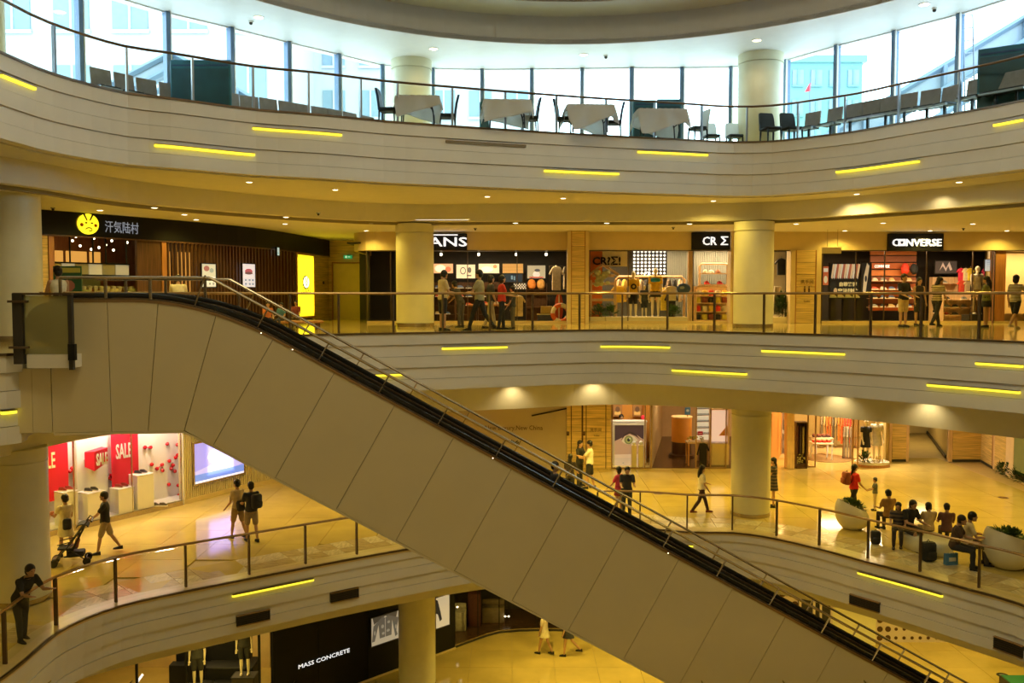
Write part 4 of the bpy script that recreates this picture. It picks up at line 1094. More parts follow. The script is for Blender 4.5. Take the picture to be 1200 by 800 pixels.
# glass fronts with mullions
def shopglass(label, xs, ytop=293, Y=YB+.12, zf=ZB, name='shop_window'):
    r = thing(name, label, 'window'); zt = aty(700, ytop, Y)[1]
    for i in range(len(xs)-1):
        MB().box(xat(xs[i], Y, 13)+.02, xat(xs[i+1], Y, 13)-.02, Y, Y+.012, zf+.08, zt-.03).build('pane', 'shop_glass', r)
    for x in xs: X = xat(x, Y, 13); MB().box(X-.015, X+.015, Y-.02, Y+.04, zf, zt).build('mullion', 'dark_rail', r)
    MB().box(xat(xs[0], Y, 13), xat(xs[-1], Y, 13), Y-.03, Y+.05, zf, zf+.08).build('sill', 'header_wall', r); return r
shopglass('glass front of the skate shoe shop left of the panelled pillar', [508, 548, 606, 664])
shopglass('glass front of the casual clothing shop right of the panelled pillar', [691, 736, 812])
shopglass('glass front of the casual clothing shop beside the column', [812, 856])
shopglass('long glass front of the sports shoe shop', [963, 1002, 1036, 1085, 1139, 1162])
shopglass('glass front at the right edge of the picture', [1165, 1215, 1260])
shopglass('curved corner glass of the skate shoe shop left of the round column', [430, 458, 476])
# lights inside
for x0, x1, Y0, lab, e in ((515, 655, 34.2, 'skate shoe shop', 12), (700, 800, 34.0, 'casual clothing shop', 14), (815, 900, 34.2, 'casual clothing shop beside the column', 14), (975, 1150, 34.3, 'sports shoe shop', 16), (1170, 1250, 34.4, 'shop at the right edge', 10)):
    lampbox('linear light panel in the ceiling of the '+lab, xat(x0, Y0, 14), xat(x1, Y0, 14), Y0, Y0+.35, zH+.15, e, (1, .72, .38))
def spotlamps(xs, Y, z, label, group):
    for i, x in enumerate(xs):
        r = thing('spotlight', label+', %s from the left' % ORD[i], 'light', (xat(x, Y, 14), Y, z), 0, group)
        MB().tube([(0, 0, .18), (0, 0, .06)], .012, 6).build('stem', 'black', r); MB().ell((0, 0, 0), (.05, .05, .06), 10, 6).build('lamp', 'spot_glow', r)
spotlamps([517, 561, 605, 640], 33.3, aty(560, 298, 33.3)[1], 'small round spotlight glowing under the dark shop ceiling', 'spotlights in the skate shoe shop')
# --- skate shoe shop
WV = [(xat(430, 36.6, 13), 36.6), (xat(700, 36.6, 13), 36.6)]
def yv(x, y, Y0=YB, Y1=36.6): return y
r = art(WV, 508, 309, 531, 320, 'poster', 'orange and white backlit poster, leftmost above the shoe shelves', 'poster', (.85,.45,.22), [((.95,.85,.6), blob(.35,.5,.28,.4)), ((.75,.18,.08), blob(.75,.4,.15,.3))], em=1.0)
art(WV, 535, 310, 557, 326, 'poster', 'backlit poster with grey line drawing on cream, second from the left', 'poster', (.85,.68,.42), [((.12,.12,.12), blob(.35,.55,.16,.28)), ((.85,.68,.42), blob(.35,.55,.11,.20)), ((.15,.13,.1), blob(.7,.6,.10,.22)), ((.15,.13,.1), rc(.55,.15,.8,.25))], em=1.0)
art(WV, 561, 309, 585, 320, 'poster', 'pale orange backlit poster, third from the left above the shelves', 'poster', (.92,.72,.45), [((.8,.3,.12), blob(.8,.7,.1,.2)), ((.98,.9,.7), blob(.4,.4,.3,.3))], em=1.0)
art(WV, 589, 309, 613, 320, 'sign_panel', 'plain wooden backlit panel above the checked board', 'panel', (.62,.35,.10), [((.5,.26,.06), rc(0,.3,1,.34)), ((.5,.26,.06), rc(0,.62,1,.66))], em=.6)
art(WV, 618, 311, 639, 326, 'poster', 'poster of a white bird shape over a red base in the skate shoe shop', 'poster', (.50,.45,.30), [((.85,.8,.7), blob(.5,.3,.2,.25)), ((.6,.1,.06), rc(.1,.02,.9,.12)), ((.1,.1,.1), blob(.55,.62,.16,.12))], em=.6)
art(WV, 590, 321, 612, 330, 'screen', 'dark blue screen with a pale pattern in the skate shoe shop', 'screen', (.01,.03,.06), [((.15,.3,.45), rc(.4,.3,.5,.8)), ((.15,.3,.45), rc(.55,.2,.62,.7))], em=.4)
ch = []
for i in range(10):
    for j in range(4):
        if (i+j) % 2: ch.append(((.85,.8,.65), rc(i/10, j/4, (i+1)/10, (j+1)/4)))
art(WV, 602, 332, 617, 338.5, 'checked_board', 'black and white checked board under the dark screen', 'board', (.03,.03,.03), ch, em=.3)
def shelf_unit(label, x0, x1, Y, zs, depth=.30, mat='wood_dark', zf=ZB, top=None, par=None):
    r = thing('shelf_unit', label, 'shelf'); xa, xb = xat(x0, Y, 13), xat(x1, Y, 13)
    r.location = (xa, Y, zf); w = xb-xa; h = (top or zs[-1]+.25)
    for x in (0, w): MB().box(x-.015, x+.015, 0, depth, 0, h).build('side_panel', mat, r)
    for z in zs: MB().box(.015, w-.015, 0, depth, z-.02, z).build('shelf', mat, r)
    MB().box(0, w, depth, depth+.02, 0, h).build('back_panel', mat, r); return xa, xb
SC = [(.75,.7,.6),(.05,.05,.05),(.6,.1,.05),(.1,.15,.3),(.7,.5,.2),(.3,.3,.28)]
CN = ['cream', 'black', 'red', 'navy', 'tan', 'grey']
def fill_shoes(xa, xb, Y, zs, zf, label, group, step=.34, rz=0.3, skip=.12):
    for zi, z in enumerate(zs):
        x = xa+.18; k = 0
        while x < xb-.15:
            if random.random() > skip: cc = random.choice(SC); shoe((x, Y, zf+z+.002), rz+random.uniform(-.2, .2), cc, '%s %s, level %s up, %s from left' % (CN[SC.index(cc)], label, ('one','two','three','four','five')[zi], ORD[k]), group); k += 1
            x += step
random.seed(3)
ZS = [.25, .6, .95, 1.3]
for i, (x0, x1, t) in enumerate(((508, 533, 'leftmost'), (534, 558, 'second from the left'), (560, 588, 'behind the man in grey green'))):
    xa, xb = shelf_unit('dark wooden shoe shelf in the skate shoe shop, '+t, x0, x1, 36.2, ZS)
    fill_shoes(xa, xb, 36.35, ZS, ZB, 'shoe, %s skate shop unit' % ('left','middle','right')[i], 'shoes in the skate shoe shop')
def cap_obj(loc, c, label, group):
    r = thing('cap', label, 'cap', loc, random.uniform(-2, -1), group)
    MB().lathe(0, 0, [(.10, 0), (.10, .04), (.07, .10), (.02, .13)], 12).build('crown', cloth(c), r, True); MB().ell((.11, 0, .01), (.09, .08, .012), 10, 4).build('visor', cloth(c), r)
for x, c, lab in ((623, (.85,.30,.05), 'orange rucksack on the shelf under the bird poster'), (634, (.75,.42,.12), 'tan rucksack beside the orange one')):
    r = thing('rucksack', lab, 'bag', (xat(x, 36.1, 13), 36.1, aty(x, 339, 36.1)[1]), -pi/2)
    MB().ell((0, 0, .20), (.12, .17, .22), 12, 8).build('bag_body', cloth(c), r, True); MB().ell((.10, 0, .12), (.05, .12, .10), 10, 6).build('front_pocket', cloth(c), r, True); MB().tube([(0, -.04, .41), (0, 0, .47), (0, .04, .41)], .012, 6).build('grab_loop', 'black', r)
    
shelf_unit('dark shelf with rucksacks under the bird poster', 617, 641, 35.95, [.55, aty(620, 339, 36.1)[1]-ZB], depth=.35)
garment((xat(652, 34.5, 14), 34.5, aty(652, 312, 34.5)[1]), .25, .55, .92, (.72,.62,.42), 'cream t-shirt on a hanger beside the panelled pillar', cat='shirt')
garment((xat(663, 35.2, 14), 35.2, aty(663, 312, 35.2)[1]), 1.0, .5, .9, (.6,.5,.35), 'second pale t-shirt hanging behind the cream one', cat='shirt')
garment((xat(608, 34.2, 14), 34.2, aty(608, 346, 34.2)[1]), .1, .5, .80, (.72,.58,.34), 'cream garment hanging low in the shop window near the child', cat='shirt')
r = thing('clothes_rail', 'dark clothes rail by the panelled pillar', 'rail', (xat(657, 34.9, 13), 34.9, ZB)); m = MB(); m.tube([(-.45, -.4, 0), (-.45, -.4, 2.15), (.35, .35, 2.15), (.35, .35, 0)], .018, 6); m.build('frame', 'dark_rail', r)
# life ring and red bag in the corner
lr = thing('life_ring', 'orange and white life ring standing in the shop window corner', 'life ring', (xat(657, 33.15, 12.6), 33.15, aty(657, 367, 33.15)[1]), .2)
for k in range(8):
    a0 = 2*pi*k/8; P = [(.30*cos(a0+2*pi/8*i/5), 0, .30*sin(a0+2*pi/8*i/5)) for i in range(6)]
    MB().tube(P, .085, 8, up=(0, 1, 0)).build('ring_segment', col(((.85,.16,.04), (.85,.75,.55))[k % 2]), lr, True)
bx = thing('display_crate', 'dark crate with a pale box on top in the skate shoe shop window', 'crate', (xat(640, 33.4, 12.5), 33.4, ZB))
MB().bevbox(-.32, .32, -.2, .2, 0, .34, .02).build('crate_body', col((.04,.04,.09)), bx); MB().bevbox(-.20, .22, -.14, .14, .34, .62, .02).build('box', col((.42,.28,.08)), bx); MB().box(-.34, .34, -.21, .21, .30, .34).build('rim', col((.6,.5,.3)), bx)
rb = thing('surfboard', 'red and cream surfboard leaning beside the life ring', 'board', (xat(655, 33.7, 12.5), 33.7, ZB)); MB().ell((0, 0, .55), (.16, .03, .55), 12, 10).build('board', col((.7,.1,.04)), rb, True); MB().ell((0, -.02, .55), (.04, .02, .5), 8, 8).build('stripe', col((.85,.75,.5)), rb, True)
tb = thing('display_table', 'low wooden display table with shoes among the queue', 'table', (xat(575, 34.2, 12.5), 34.2, ZB))
MB().bevbox(-.9, .9, -.35, .35, .62, .68, .01).build('table_top', 'wood_red', tb)
for x in (-.82, .82):
    for y in (-.28, .28): MB().box(x-.03, x+.03, y-.03, y+.03, 0, .62).build('leg', 'wood_dark', tb)
for i in range(5): shoe((xat(560+7*i, 34.2, 12.8), 34.15, ZB+.682), -.4, SC[(i*2) % 6], 'shoe on the low skate shop table, %s from the left' % ORD[i], 'shoes on the low display table')
# --- casual clothing shop
WC = [(xat(680, 35.2, 13), 35.2), (xat(900, 35.2, 13), 35.2)]
hb = thing('brand_board', 'orange and white board with bold black letters at the left of the clothing window', 'sign')
a = aty(690, 322, 33.6); b = aty(706, 293.5, 33.6); c_ = aty(735, 294, 33.6)
MB().box(a[0], b[0], 33.6, 33.66, ZB+.1, b[1]).build('orange_board', col((.80,.20,.03)), hb)
MB().box(b[0], c_[0], 33.58, 33.66, aty(690, 312, 33.6)[1], b[1]-.02).build('white_board', col((.85,.75,.52)), hb)
text(hb, 'CR?Σ!', 'black', (xat(711, 33.5, 14), 33.53, aty(700, 310, 33.5)[1]), .40, width=1.05, ext=.02, bold=.012)
r = thing('dotted_panel', 'black panel with a grid of white glowing dots behind the mannequins', 'panel'); xa, za = aty(741, 322, 35.2); xb, zb = aty(781, 293.5, 35.2)
MB().box(xa, xb, 35.2, 35.26, za, zb+.2).build('board', 'black', r)
m = MB(); nx, nz = 9, 7; dx = (xb-xa)/nx; dz = (zb-za)/nz*1.02
for i in range(nx):
    for j in range(nz): m.rings([[(xa+dx*(i+.5)+.044*cos(t*pi/5), y, za+dz*(j+.5)+.044*sin(t*pi/5)) for t in range(10)] for y in (35.2, 35.18)])
m.build('dots', 'white_glow', r)
text(r, 'CR', 'white_glow', (xat(758.5, 35.1, 13.3), 35.12, aty(758, 323.5, 35.1)[1]), .26, ext=.01, width=.28)
# corrugated dark wall right
m = thing('corrugated_panel', 'grey corrugated panel behind the right part of the clothing window', 'panel'); xa, za = aty(782, 330, 35.0); xb, zb = aty(856, 293, 35.0)
for k in range(34): x = xa+(xb-xa)*k/34; MB().box(x, x+(xb-xa)/34*.6, 34.98, 35.04, ZB+.02, zb+.15).build('rib', col((.20,.21,.19)), m)
MB().box(xa, xb, 35.04, 35.08, ZB+.02, zb+.15).build('sheet', col((.14,.15,.13)), m)
# wooden house frame
hf = thing('house_frame', 'pale wooden gable frame with a mossy net at the left of the clothing window', 'display'); hx, hz = aty(706, 310, 33.3)
a = aty(691, 324, 33.3); b = aty(722, 322, 33.3)
m = MB(); m.tube([(a[0]-.1, 33.3, a[1]), (hx, 33.3, hz), (b[0]+.1, 33.3, b[1])], .06, 6); m.build('roof_beam', 'wood_light', hf)
for x in (692.5, 721): X = xat(x, 33.3, 13); MB().box(X-.04, X+.04, 33.26, 33.34, ZB+.25, aty(x, 328, 33.3)[1]).build('post', 'wood_light', hf)
for k in range(5): z = ZB+.5+.3*k; MB().box(xat(694, 33.4, 13), xat(720, 33.4, 13), 33.38, 33.41, z, z+.10).build('slat', 'wood_light', hf)
m = MB(); random.seed(11); M('moss', (.62, .62, .38), .9, var=.3, scale=8); M('leaf', (.07, .14, .03), .6, var=.4, scale=6); M('leaf_dark', (.03, .07, .015), .6, var=.4, scale=6)
for k in range(26): m.ell((xat(705.5+random.uniform(-7, 7), 33.1, 13), 33.15+random.uniform(-.05, .05), aty(705, 318+random.uniform(0, 16), 33.1)[1]), (.10, .07, .08), 7, 5)
m.build('net_bundle', 'moss', hf, True)
def bush(label, cx, cy, z0, rx, ry, rz, n, mat='leaf', name='plant', ls=.12, pot=None):
    r = thing(name, label, 'plant', (cx, cy, z0)); m = MB()
    for k in range(n):
        a = random.uniform(0, 2*pi); e = random.uniform(.1, 1.3); d = Vector((cos(a)*cos(e), sin(a)*cos(e), sin(e)))
        c = Vector((d.x*rx, d.y*ry, d.z*rz))*random.uniform(.45, 1.0); s = Vector((-sin(a), cos(a), 0)); u = (d+Vector((0, 0, random.uniform(-.6, .4)))).normalized(); l = ls*random.uniform(.7, 1.3)
        p0 = c; p1 = c+u*l*.5+s*l*.3; p2 = c+u*l; p3 = c+u*l*.5-s*l*.3
        m.add([p0, p1, p2, p3, p0+Vector((0,0,-.004)), p1+Vector((0,0,-.004)), p2+Vector((0,0,-.004)), p3+Vector((0,0,-.004))], [(0,1,2,3),(7,6,5,4),(0,4,5,1),(1,5,6,2),(2,6,7,3),(3,7,4,0)])
    o = m.build('foliage', mat, r)
    st = MB()
    for k in range(6):
        a = k*1.05; st.tube([(0, 0, 0), (cos(a)*rx*.3, sin(a)*ry*.3, rz*.5)], .008, 4)
    st.build('stems', 'wood_dark', r); return r
for x, l in ((703, 'green ferns under the mossy net in the clothing window'), (716, 'low green plants left of the first mannequin'), (790, 'dark green plants right of the mannequins in the clothing window')):
    X, z = aty(x, 373, 33.2); bush(l, X, 33.25, ZB+.22, .32, .2, .45, 150, ls=.13)
# window plinths
for x0, x1, lab in ((689, 709, 'cream plinth under the ferns'), (710, 806, 'long cream plinth under the mannequins')):
    r = mid_box('plinth', lab, 'plinth', x0, x1, 33.0, 33.75, ZB+.001, ZB+.22, col((.85,.74,.50)), pn='block')
# back display rack
rk = thing('display_rack', 'pale wooden rack with rounded corners behind the mannequins', 'rack'); xa, za = aty(722, 324, 34.2); xb, _ = aty(802, 324, 34.2)
m = MB(); m.tube([(xa, 34.2, ZB+.02), (xa, 34.2, za-.1), (xa+.1, 34.2, za), (xb-.1, 34.2, za), (xb, 34.2, za-.1), (xb, 34.2, ZB+.02)], .05, 6); m.build('frame', 'wood_light', rk)
MB().box(xa, xb, 34.15, 34.5, ZB+.85, ZB+.89).build('shelf', 'wood_light', rk)
rail_of(722, 800, 34.2, 13, za-.02, [(.75,.5,.3),(.85,.65,.12),(.8,.5,.1),(.05,.05,.06),(.75,.55,.35),(.05,.05,.06),(.9,.7,.15),(.5,.25,.1),(.04,.04,.05),(.2,.15,.1),(.04,.04,.05),(.7,.6,.4)], .5, .85, 'garment hanging on the pale rack behind the mannequins', 'garments on the pale rack')
def mann(px, Y, h, rz, label, **kw):
    return person(label, (xat(px, Y, 13), Y, kw.pop('z', ZB+.225)), rz, h, name='mannequin', cat='mannequin', mannequin=True, face=False, **kw)
mann(742, 33.35, 1.66, -1.4, 'mannequin in a yellow vest with a black disc over a white tee, black shorts', top=(.85,.52,.04), bottom=(.02,.02,.03), bkind='shorts', hair=None, arms=((.15,.3),(.15,.3)))
mann(768, 33.35, 1.78, -1.7, 'tallest mannequin with teal shoulders, yellow shirt and black skirt', top=(.85,.50,.03), bottom=(.02,.02,.02), bkind='skirt', hair=None, arms=((.1,.3),(.2,.3)))
mann(755, 33.25, 1.15, -1.5, 'small child mannequin in white and dark blue between the two tall ones', top=(.06,.07,.08), bottom=(.03,.04,.08), bkind='shorts', hair=None, arms=((.2,.4),(.1,.3)))
r = thing('shoulder_scarf', 'teal scarf wrapped over the shoulders of the tallest mannequin', 'scarf', (xat(768, 33.35, 13), 33.33, ZB+.225+1.36)); MB().ell((0, 0, 0), (.21, .14, .12), 12, 8).build('scarf', cloth((.03,.28,.38)), r, True)
r = thing('vest_disc', 'round black emblem on the yellow vest of the mannequin', 'emblem', (xat(742, 33.3, 13), 33.19, ZB+.225+1.12)); m = MB(); m.prism_xz(blob(0, 0, .11, .11), -.01, .01); m.build('disc', 'black', r)
m = MB(); m.prism_xz(blob(0, 0, .05, .05), -.014, -.01); m.build('centre', col((.8,.6,.1)), r)
garment((xat(725, 33.6, 13), 33.6, aty(725, 335, 33.6)[1]), .1, .6, .62, (.88,.60,.06), 'yellow shirt on a hanger left of the vested mannequin', cat='shirt')
garment((xat(779, 33.6, 13), 33.6, aty(779, 337, 33.6)[1]), .1, .5, .85, (.85,.62,.08), 'yellow shirt on a hanger right of the tallest mannequin', cat='shirt')
garment((xat(786.5, 33.45, 13), 33.45, aty(786, 335, 33.5)[1]), .1, .6, .55, (.75,.62,.42), 'cream shirt hanging by the dark garment in the clothing window', cat='shirt')
garment((xat(786.5, 33.6, 13), 33.6, aty(786, 342, 33.5)[1]), .1, .5, .95, (.04,.035,.03), 'long dark garment hanging at the right of the clothing window', cat='garment')
r = thing('cushion_display', 'blue patterned cushion shape hanging at the right of the clothing window', 'cushion', (xat(801, 33.3, 13), 33.3, aty(801, 338, 33.3)[1])); MB().ell((0, 0, 0), (.26, .06, .20), 14, 8).build('cushion', cloth((.08,.13,.28)), r, True)
m = MB(); m.ell((-.06, -.05, .03), (.10, .02, .06), 8, 4); m.build('pattern', cloth((.4,.45,.5)), r, True)
# shelving beside the column
x0, x1 = 820, 855
st_ = thing('open_shelf', 'tall pale wooden shelf with round shouldered frame beside the column', 'shelf'); xa, zt_ = aty(820, 309, 34.3); xb, _ = aty(853, 309, 34.3)
m = MB(); m.tube([(xa, 34.3, ZB+.02), (xa, 34.3, zt_-.08), (xa+.08, 34.3, zt_), (xb-.08, 34.3, zt_), (xb, 34.3, zt_-.08), (xb, 34.3, ZB+.02)], .045, 6); m.build('frame', 'wood_light', st_)
for y in (320, 333): z = aty(820, y, 34.3)[1]; MB().box(xa, xb, 34.3, 34.6, z-.03, z).build('shelf', 'wood_light', st_)
MB().box(xat(806, 33.6, 13), xat(812, 33.6, 13), 33.6, 33.7, ZB+.02, zH).build('upright', 'wood_light', st_)
for i, (x, y, c) in enumerate(((826, 320, (.8,.7,.5)), (833, 320, (.8,.75,.6)), (841, 320, (.3,.12,.05)), (828, 333, (.75,.05,.03)), (843, 333, (.7,.04,.03)))):
    cap_obj((xat(x, 34.4, 13), 34.4, aty(x, y, 34.4)[1]+.004), c, ['cream cap, leftmost on the upper shelf by the column','pale cap in the middle of the upper shelf by the column','brown cap at the right of the upper shelf by the column','red cap at the left of the lower shelf by the column','red cap at the right of the lower shelf by the column'][i], 'caps on the open shelf')
cab = thing('display_cabinet', 'pale rounded wooden cabinet with four shelves of bags in the clothing shop', 'cabinet'); xa, zt_ = aty(815, 335, 33.6); xb, _ = aty(854, 335, 33.6)
m = MB(); m.tube([(xa, 33.6, ZB+.06), (xa, 33.6, zt_-.12), (xa+.12, 33.6, zt_), (xb-.12, 33.6, zt_), (xb, 33.6, zt_-.12), (xb, 33.6, ZB+.06), (xa, 33.6, ZB+.06)], .055, 6); m.build('frame', 'wood_light', cab)
MB().box(xa, xb, 34.0, 34.05, ZB+.05, zt_).build('back_panel', col((.6,.45,.25)), cab)
for z in (.10, .42, .74, 1.0): MB().box(xa, xb, 33.58, 34.0, ZB+z-.03, ZB+z).build('shelf', 'wood_light', cab)
BC = [(.04,.04,.04),(.75,.05,.03),(.8,.7,.1),(.78,.7,.5),(.35,.1,.05),(.85,.6,.08)]
k = 0
for z in (.10, .42, .74, 1.0):
    for i in range(5):
        X = xa+(xb-xa)*(i+.5)/5; c = BC[(k*5+i*3) % 6]; k += 1
        r = thing('pouch', '%s bag in the rounded cabinet, level %s up, %s from left' % ({.04:'black',.75:'red',.8:'yellow',.78:'cream',.35:'brown',.85:'golden'}[c[0]], ('one','two','three','four')[(.10,.42,.74,1.0).index(z)], ORD[i]), 'bag', (X, 33.72, ZB+z+.001), 0, 'bags in the rounded cabinet')
        MB().bevbox(-.09, .09, -.06, .06, 0, .20, .02).build('bag_body', cloth(c), r, True); MB().tube([(-.04, 0, .2), (0, 0, .25), (.04, 0, .2)], .008, 5).build('handle', cloth(c), r)
# right neighbour window past the column (photo x 905-926)
r = thing('framed_mirror', 'tilted white framed mirror with a dark plant behind the round column', 'mirror', (xat(913, 33.4, 13), 33.4, ZB+.3)); m = MB(); m.tube([(-.22, 0, 0), (-.16, .05, 1.05), (.12, .05, 1.05), (.06, 0, 0), (-.22, 0, 0)], .03, 5); m.build('frame', col((.85,.8,.65)), r); m = MB(); m.add([(-.2, .01, .02), (.04, .01, .02), (.10, .05, 1.03), (-.14, .05, 1.03)], [(0, 1, 2, 3)]); m.build('mirror_glass', 'steel', r)
bush('dark cactus like plant at the foot of the framed mirror', xat(917, 33.2, 12.5), 33.2, ZB+.22, .22, .15, .95, 220, 'leaf_dark', ls=.14)
mid_box('plinth', 'cream plinth beside the wood panelled pillar', 'plinth', 903, 926, 33.0, 33.75, ZB+.001, ZB+.22, col((.85,.74,.50)), pn='block')
r = mid_box('wall_panel', 'bright cream wall panel left of the wood panelled pillar', 'panel', 903, 926, 34.2, 34.3, ZB+.01, zH, col((.85,.76,.58)))
garment((xat(915, 33.9, 13), 33.9, aty(915, 303, 34)[1]), .1, .5, .62, (.03,.03,.03), 'black t-shirt hanging high beside the wood panelled pillar', cat='shirt')
# --- sports shoe shop
WN = [(xat(955, 36.4, 13), 36.4), (xat(1200, 36.4, 13), 36.4)]; WN2 = [(xat(955, 34.0, 13), 34.0), (xat(1200, 34.0, 13), 34.0)]
sh = []
random.seed(21)
for k in range(13): u = .05+.07*k; sh.append((((.85,.62,.35), (.8,.72,.55), (.5,.15,.08))[k % 3], [(u, .55), (u+.05, .5), (u+.13, .98), (u+.06, 1)]))
sh += [((.02,.02,.02), blob(.12,.25,.10,.18)), ((.62,.42,.2), blob(.2,.12,.06,.1))]
bb = art(WN2, 971, 309, 1006, 345, 'mural', 'black mural of striped sneakers with cream Chinese lettering in the shoe shop window', 'mural', (.015,.012,.01), sh, em=.5)
h_ = (aty(971, 309, 34)[1]-aty(971, 345, 34)[1])
text(bb, '自带格调', col((.75,.62,.28),.5,.5), (.68, -.06, h_*.28), .17, ext=.004, bold=.006); text(bb, '穿法随性', col((.75,.62,.28),.5,.5), (.68, -.06, h_*.06), .19, ext=.004, bold=.006)
art(WN2, 1008, 308, 1019, 345, 'mural', 'narrow mural of an upright sneaker beside the lettered mural', 'mural', (.03,.025,.02), [((.75,.6,.35), [(.2,.1),(.5,.05),(.85,.9),(.6,1),(.3,.6)]), ((.05,.05,.05), blob(.5,.5,.12,.1))], em=.5)
art(WN2, 963.5, 312, 970, 334, 'poster', 'small red and orange poster at the left edge of the shoe shop window', 'poster', (.6,.15,.05), [((.85,.7,.4), blob(.5,.3,.35,.2)), ((.8,.75,.6), rc(.1,.7,.9,.9))], em=.5)
ob = thing('shelf_wall', 'orange and brown slatted shelf wall of the sports shoe shop', 'shelf'); 
for k in range(9):
    z = ZB+.4+.28*k; MB().box(xat(1019, 36.2, 13), xat(1073, 36.2, 13), 36.2, 36.3, z, z+.24).build('slat', col(((.50,.12,.03), (.30,.09,.04), (.62,.20,.05))[k % 3]), ob)
for z in (.55, .9, 1.25, 1.6): MB().box(xat(1019, 35.9, 13), xat(1073, 35.9, 13), 35.88, 36.2, ZB+z-.02, ZB+z).build('shelf', 'wood_light', ob)
fill_shoes(xat(1020, 36, 13), xat(1072, 36, 13), 36.03, [.55, .9, 1.25, 1.6], ZB, 'sneaker on the orange shelf wall', 'sneakers on the orange shelf wall')
text(ob, 'CONVERSE', 'white_glow', (xat(1033.5, 35.9, 14), 35.9, aty(1033, 313.5, 35.9)[1]), .16, width=.60, ext=.01)
r = thing('rucksack', 'bright red rucksack hanging on the orange shelf wall', 'bag', (xat(1060.5, 36, 14), 36.0, aty(1060, 321, 36)[1]), -pi/2); MB().ell((0, 0, .2), (.10, .17, .24), 12, 8).build('bag_body', col((.85,.05,.02)), r, True); MB().ell((.08, 0, .12), (.05, .12, .11), 10, 6).build('front_pocket', col((.85,.05,.02)), r, True); MB().tube([(0, -.04, .42), (0, 0, .50), (0, .04, .42)], .012, 6).build('grab_loop', 'black', r)
r = thing('rucksack', 'black rucksack hanging beside the red one', 'bag', (xat(1071, 36, 14), 36.0, aty(1070, 321, 36)[1]), -pi/2); MB().ell((0, 0, .2), (.10, .16, .22), 12, 8).build('bag_body', 'bag_black', r, True); MB().ell((.08, 0, .12), (.05, .12, .10), 10, 6).build('front_pocket', 'bag_black', r, True); MB().tube([(0, -.04, .42), (0, 0, .50), (0, .04, .42)], .012, 6).build('grab_loop', 'black', r)
art(WN, 1095, 306, 1120, 320, 'poster', 'dark poster with a pale zigzag above the right shoe shelves', 'poster', (.08,.06,.05), [((.6,.45,.35), [(.2,.2),(.35,.9),(.5,.4),(.65,.95),(.8,.3),(.7,.2),(.6,.6),(.5,.15),(.35,.6)])], em=.5)
ZR = [.3, .6, .9, 1.2, 1.5]
xa, xb = shelf_unit('shoe shelf under the zigzag poster in the sports shoe shop', 1093, 1122, 36.0, ZR, mat='wood_light'); fill_shoes(xa, xb, 36.15, ZR, ZB, 'sneaker under the zigzag poster', 'sneakers under the zigzag poster')
xa, xb = shelf_unit('low shoe shelf in the middle of the sports shoe shop', 1106, 1150, 34.6, [.25, .55, .85], mat='wood_light'); fill_shoes(xa, xb, 34.75, [.25, .55, .85], ZB, 'sneaker on the low middle shelf', 'sneakers on the low middle shelf')
for x, c, lab in ((1126, (.75,.03,.08), 'crimson t-shirt'), (1131.5, (.85,.70,.40), 'cream t-shirt'), (1137, (.85,.62,.04), 'yellow t-shirt'), (1155, (.75,.05,.15), 'pink t-shirt')):
    garment((xat(x, 35.6, 14), 35.6, aty(x, 314, 35.6)[1]), .2, .34, .5, c, lab+' hanging in the upper row of the sports shoe shop', cat='shirt')
for x, c, lab in ((1127, (.80,.08,.03), 'orange red t-shirt'), (1134, (.7,.5,.25), 'tan t-shirt')):
    garment((xat(x, 35.6, 14), 35.6, aty(x, 328, 35.6)[1]), .2, .34, .5, c, lab+' hanging in the lower row of the sports shoe shop', cat='shirt')
mann(1144.5, 34.1, 1.80, -1.5, 'mannequin in a white tee with a small black star in the sports shoe shop', top=(.85,.75,.55), bottom=(.35,.25,.12), hair=None, z=ZB+.3, arms=((.1,.2),(.1,.2)))
r = mid_box('plinth', 'dark plinth under the mannequin with the white tee', 'plinth', 1136, 1153, 33.8, 34.4, ZB+.001, ZB+.298, 'near_black', pn='block')
r = thing('info_screen', 'pale blue glowing screen with lines hanging in the sports shoe shop', 'screen'); a = aty(1153.5, 318, 33.3); b = aty(1175, 303.5, 33.3)
MB().box(a[0], b[0], 33.3, 33.36, a[1], b[1]).build('housing', 'black', r); MB().box(a[0]+.02, b[0]-.02, 33.28, 33.3, a[1]+.02, b[1]-.02).build('display', col((.50,.56,.62),.5,.75), r)
m = MB()
for k in range(5): z = a[1]+.08+.08*k; m.box(a[0]+.08, b[0]-.1-.03*(k % 2), 33.274, 33.28, z, z+.012)
m.build('lines', col((.3,.36,.45),.5,.5), r)
for x in (1160, 1169): X = xat(x, 33.33, 14); MB().tube([(X, 33.33, b[1]), (X, 33.33, zH+.25)], .01, 5).build('rod', 'steel', r)
mid_box('brown_pillar', 'brown stone pillar right of the glowing screen', 'pillar', 1166, 1178, YB+.1, YB+.5, ZB, zH, 'wood_red')
# left storefront dark fixtures
def mid_frame(): pass
tb = thing('display_table', 'black display table with sneakers under the murals', 'table', (xat(989, 33.9, 12.5), 33.75, ZB)); MB().box(-.6, .6, -.2, .2, .88, .93).build('table_top', 'near_black', tb)
for x in (-.5, -.02, .48): MB().box(x-.1, x+.1, -.12, .12, 0, .88).build('leg', 'near_black', tb)
for i in range(4): shoe((xat(976+9*i, 33.75, 13), 33.75, ZB+.932), .2, (.8,.7,.45), 'pale sneaker on the black table under the murals, %s from the left' % ORD[i], 'sneakers on the black table')
# shop at the right edge: hanging golden beads
r = thing('golden_panel', 'golden lit wall panel in the shop at the right edge', 'panel'); MB().box(xat(1178, 35.5, 13), xat(1230, 35.5, 13), 35.5, 35.6, ZB+.3, zH).build('board', col((.65,.48,.2)), r)
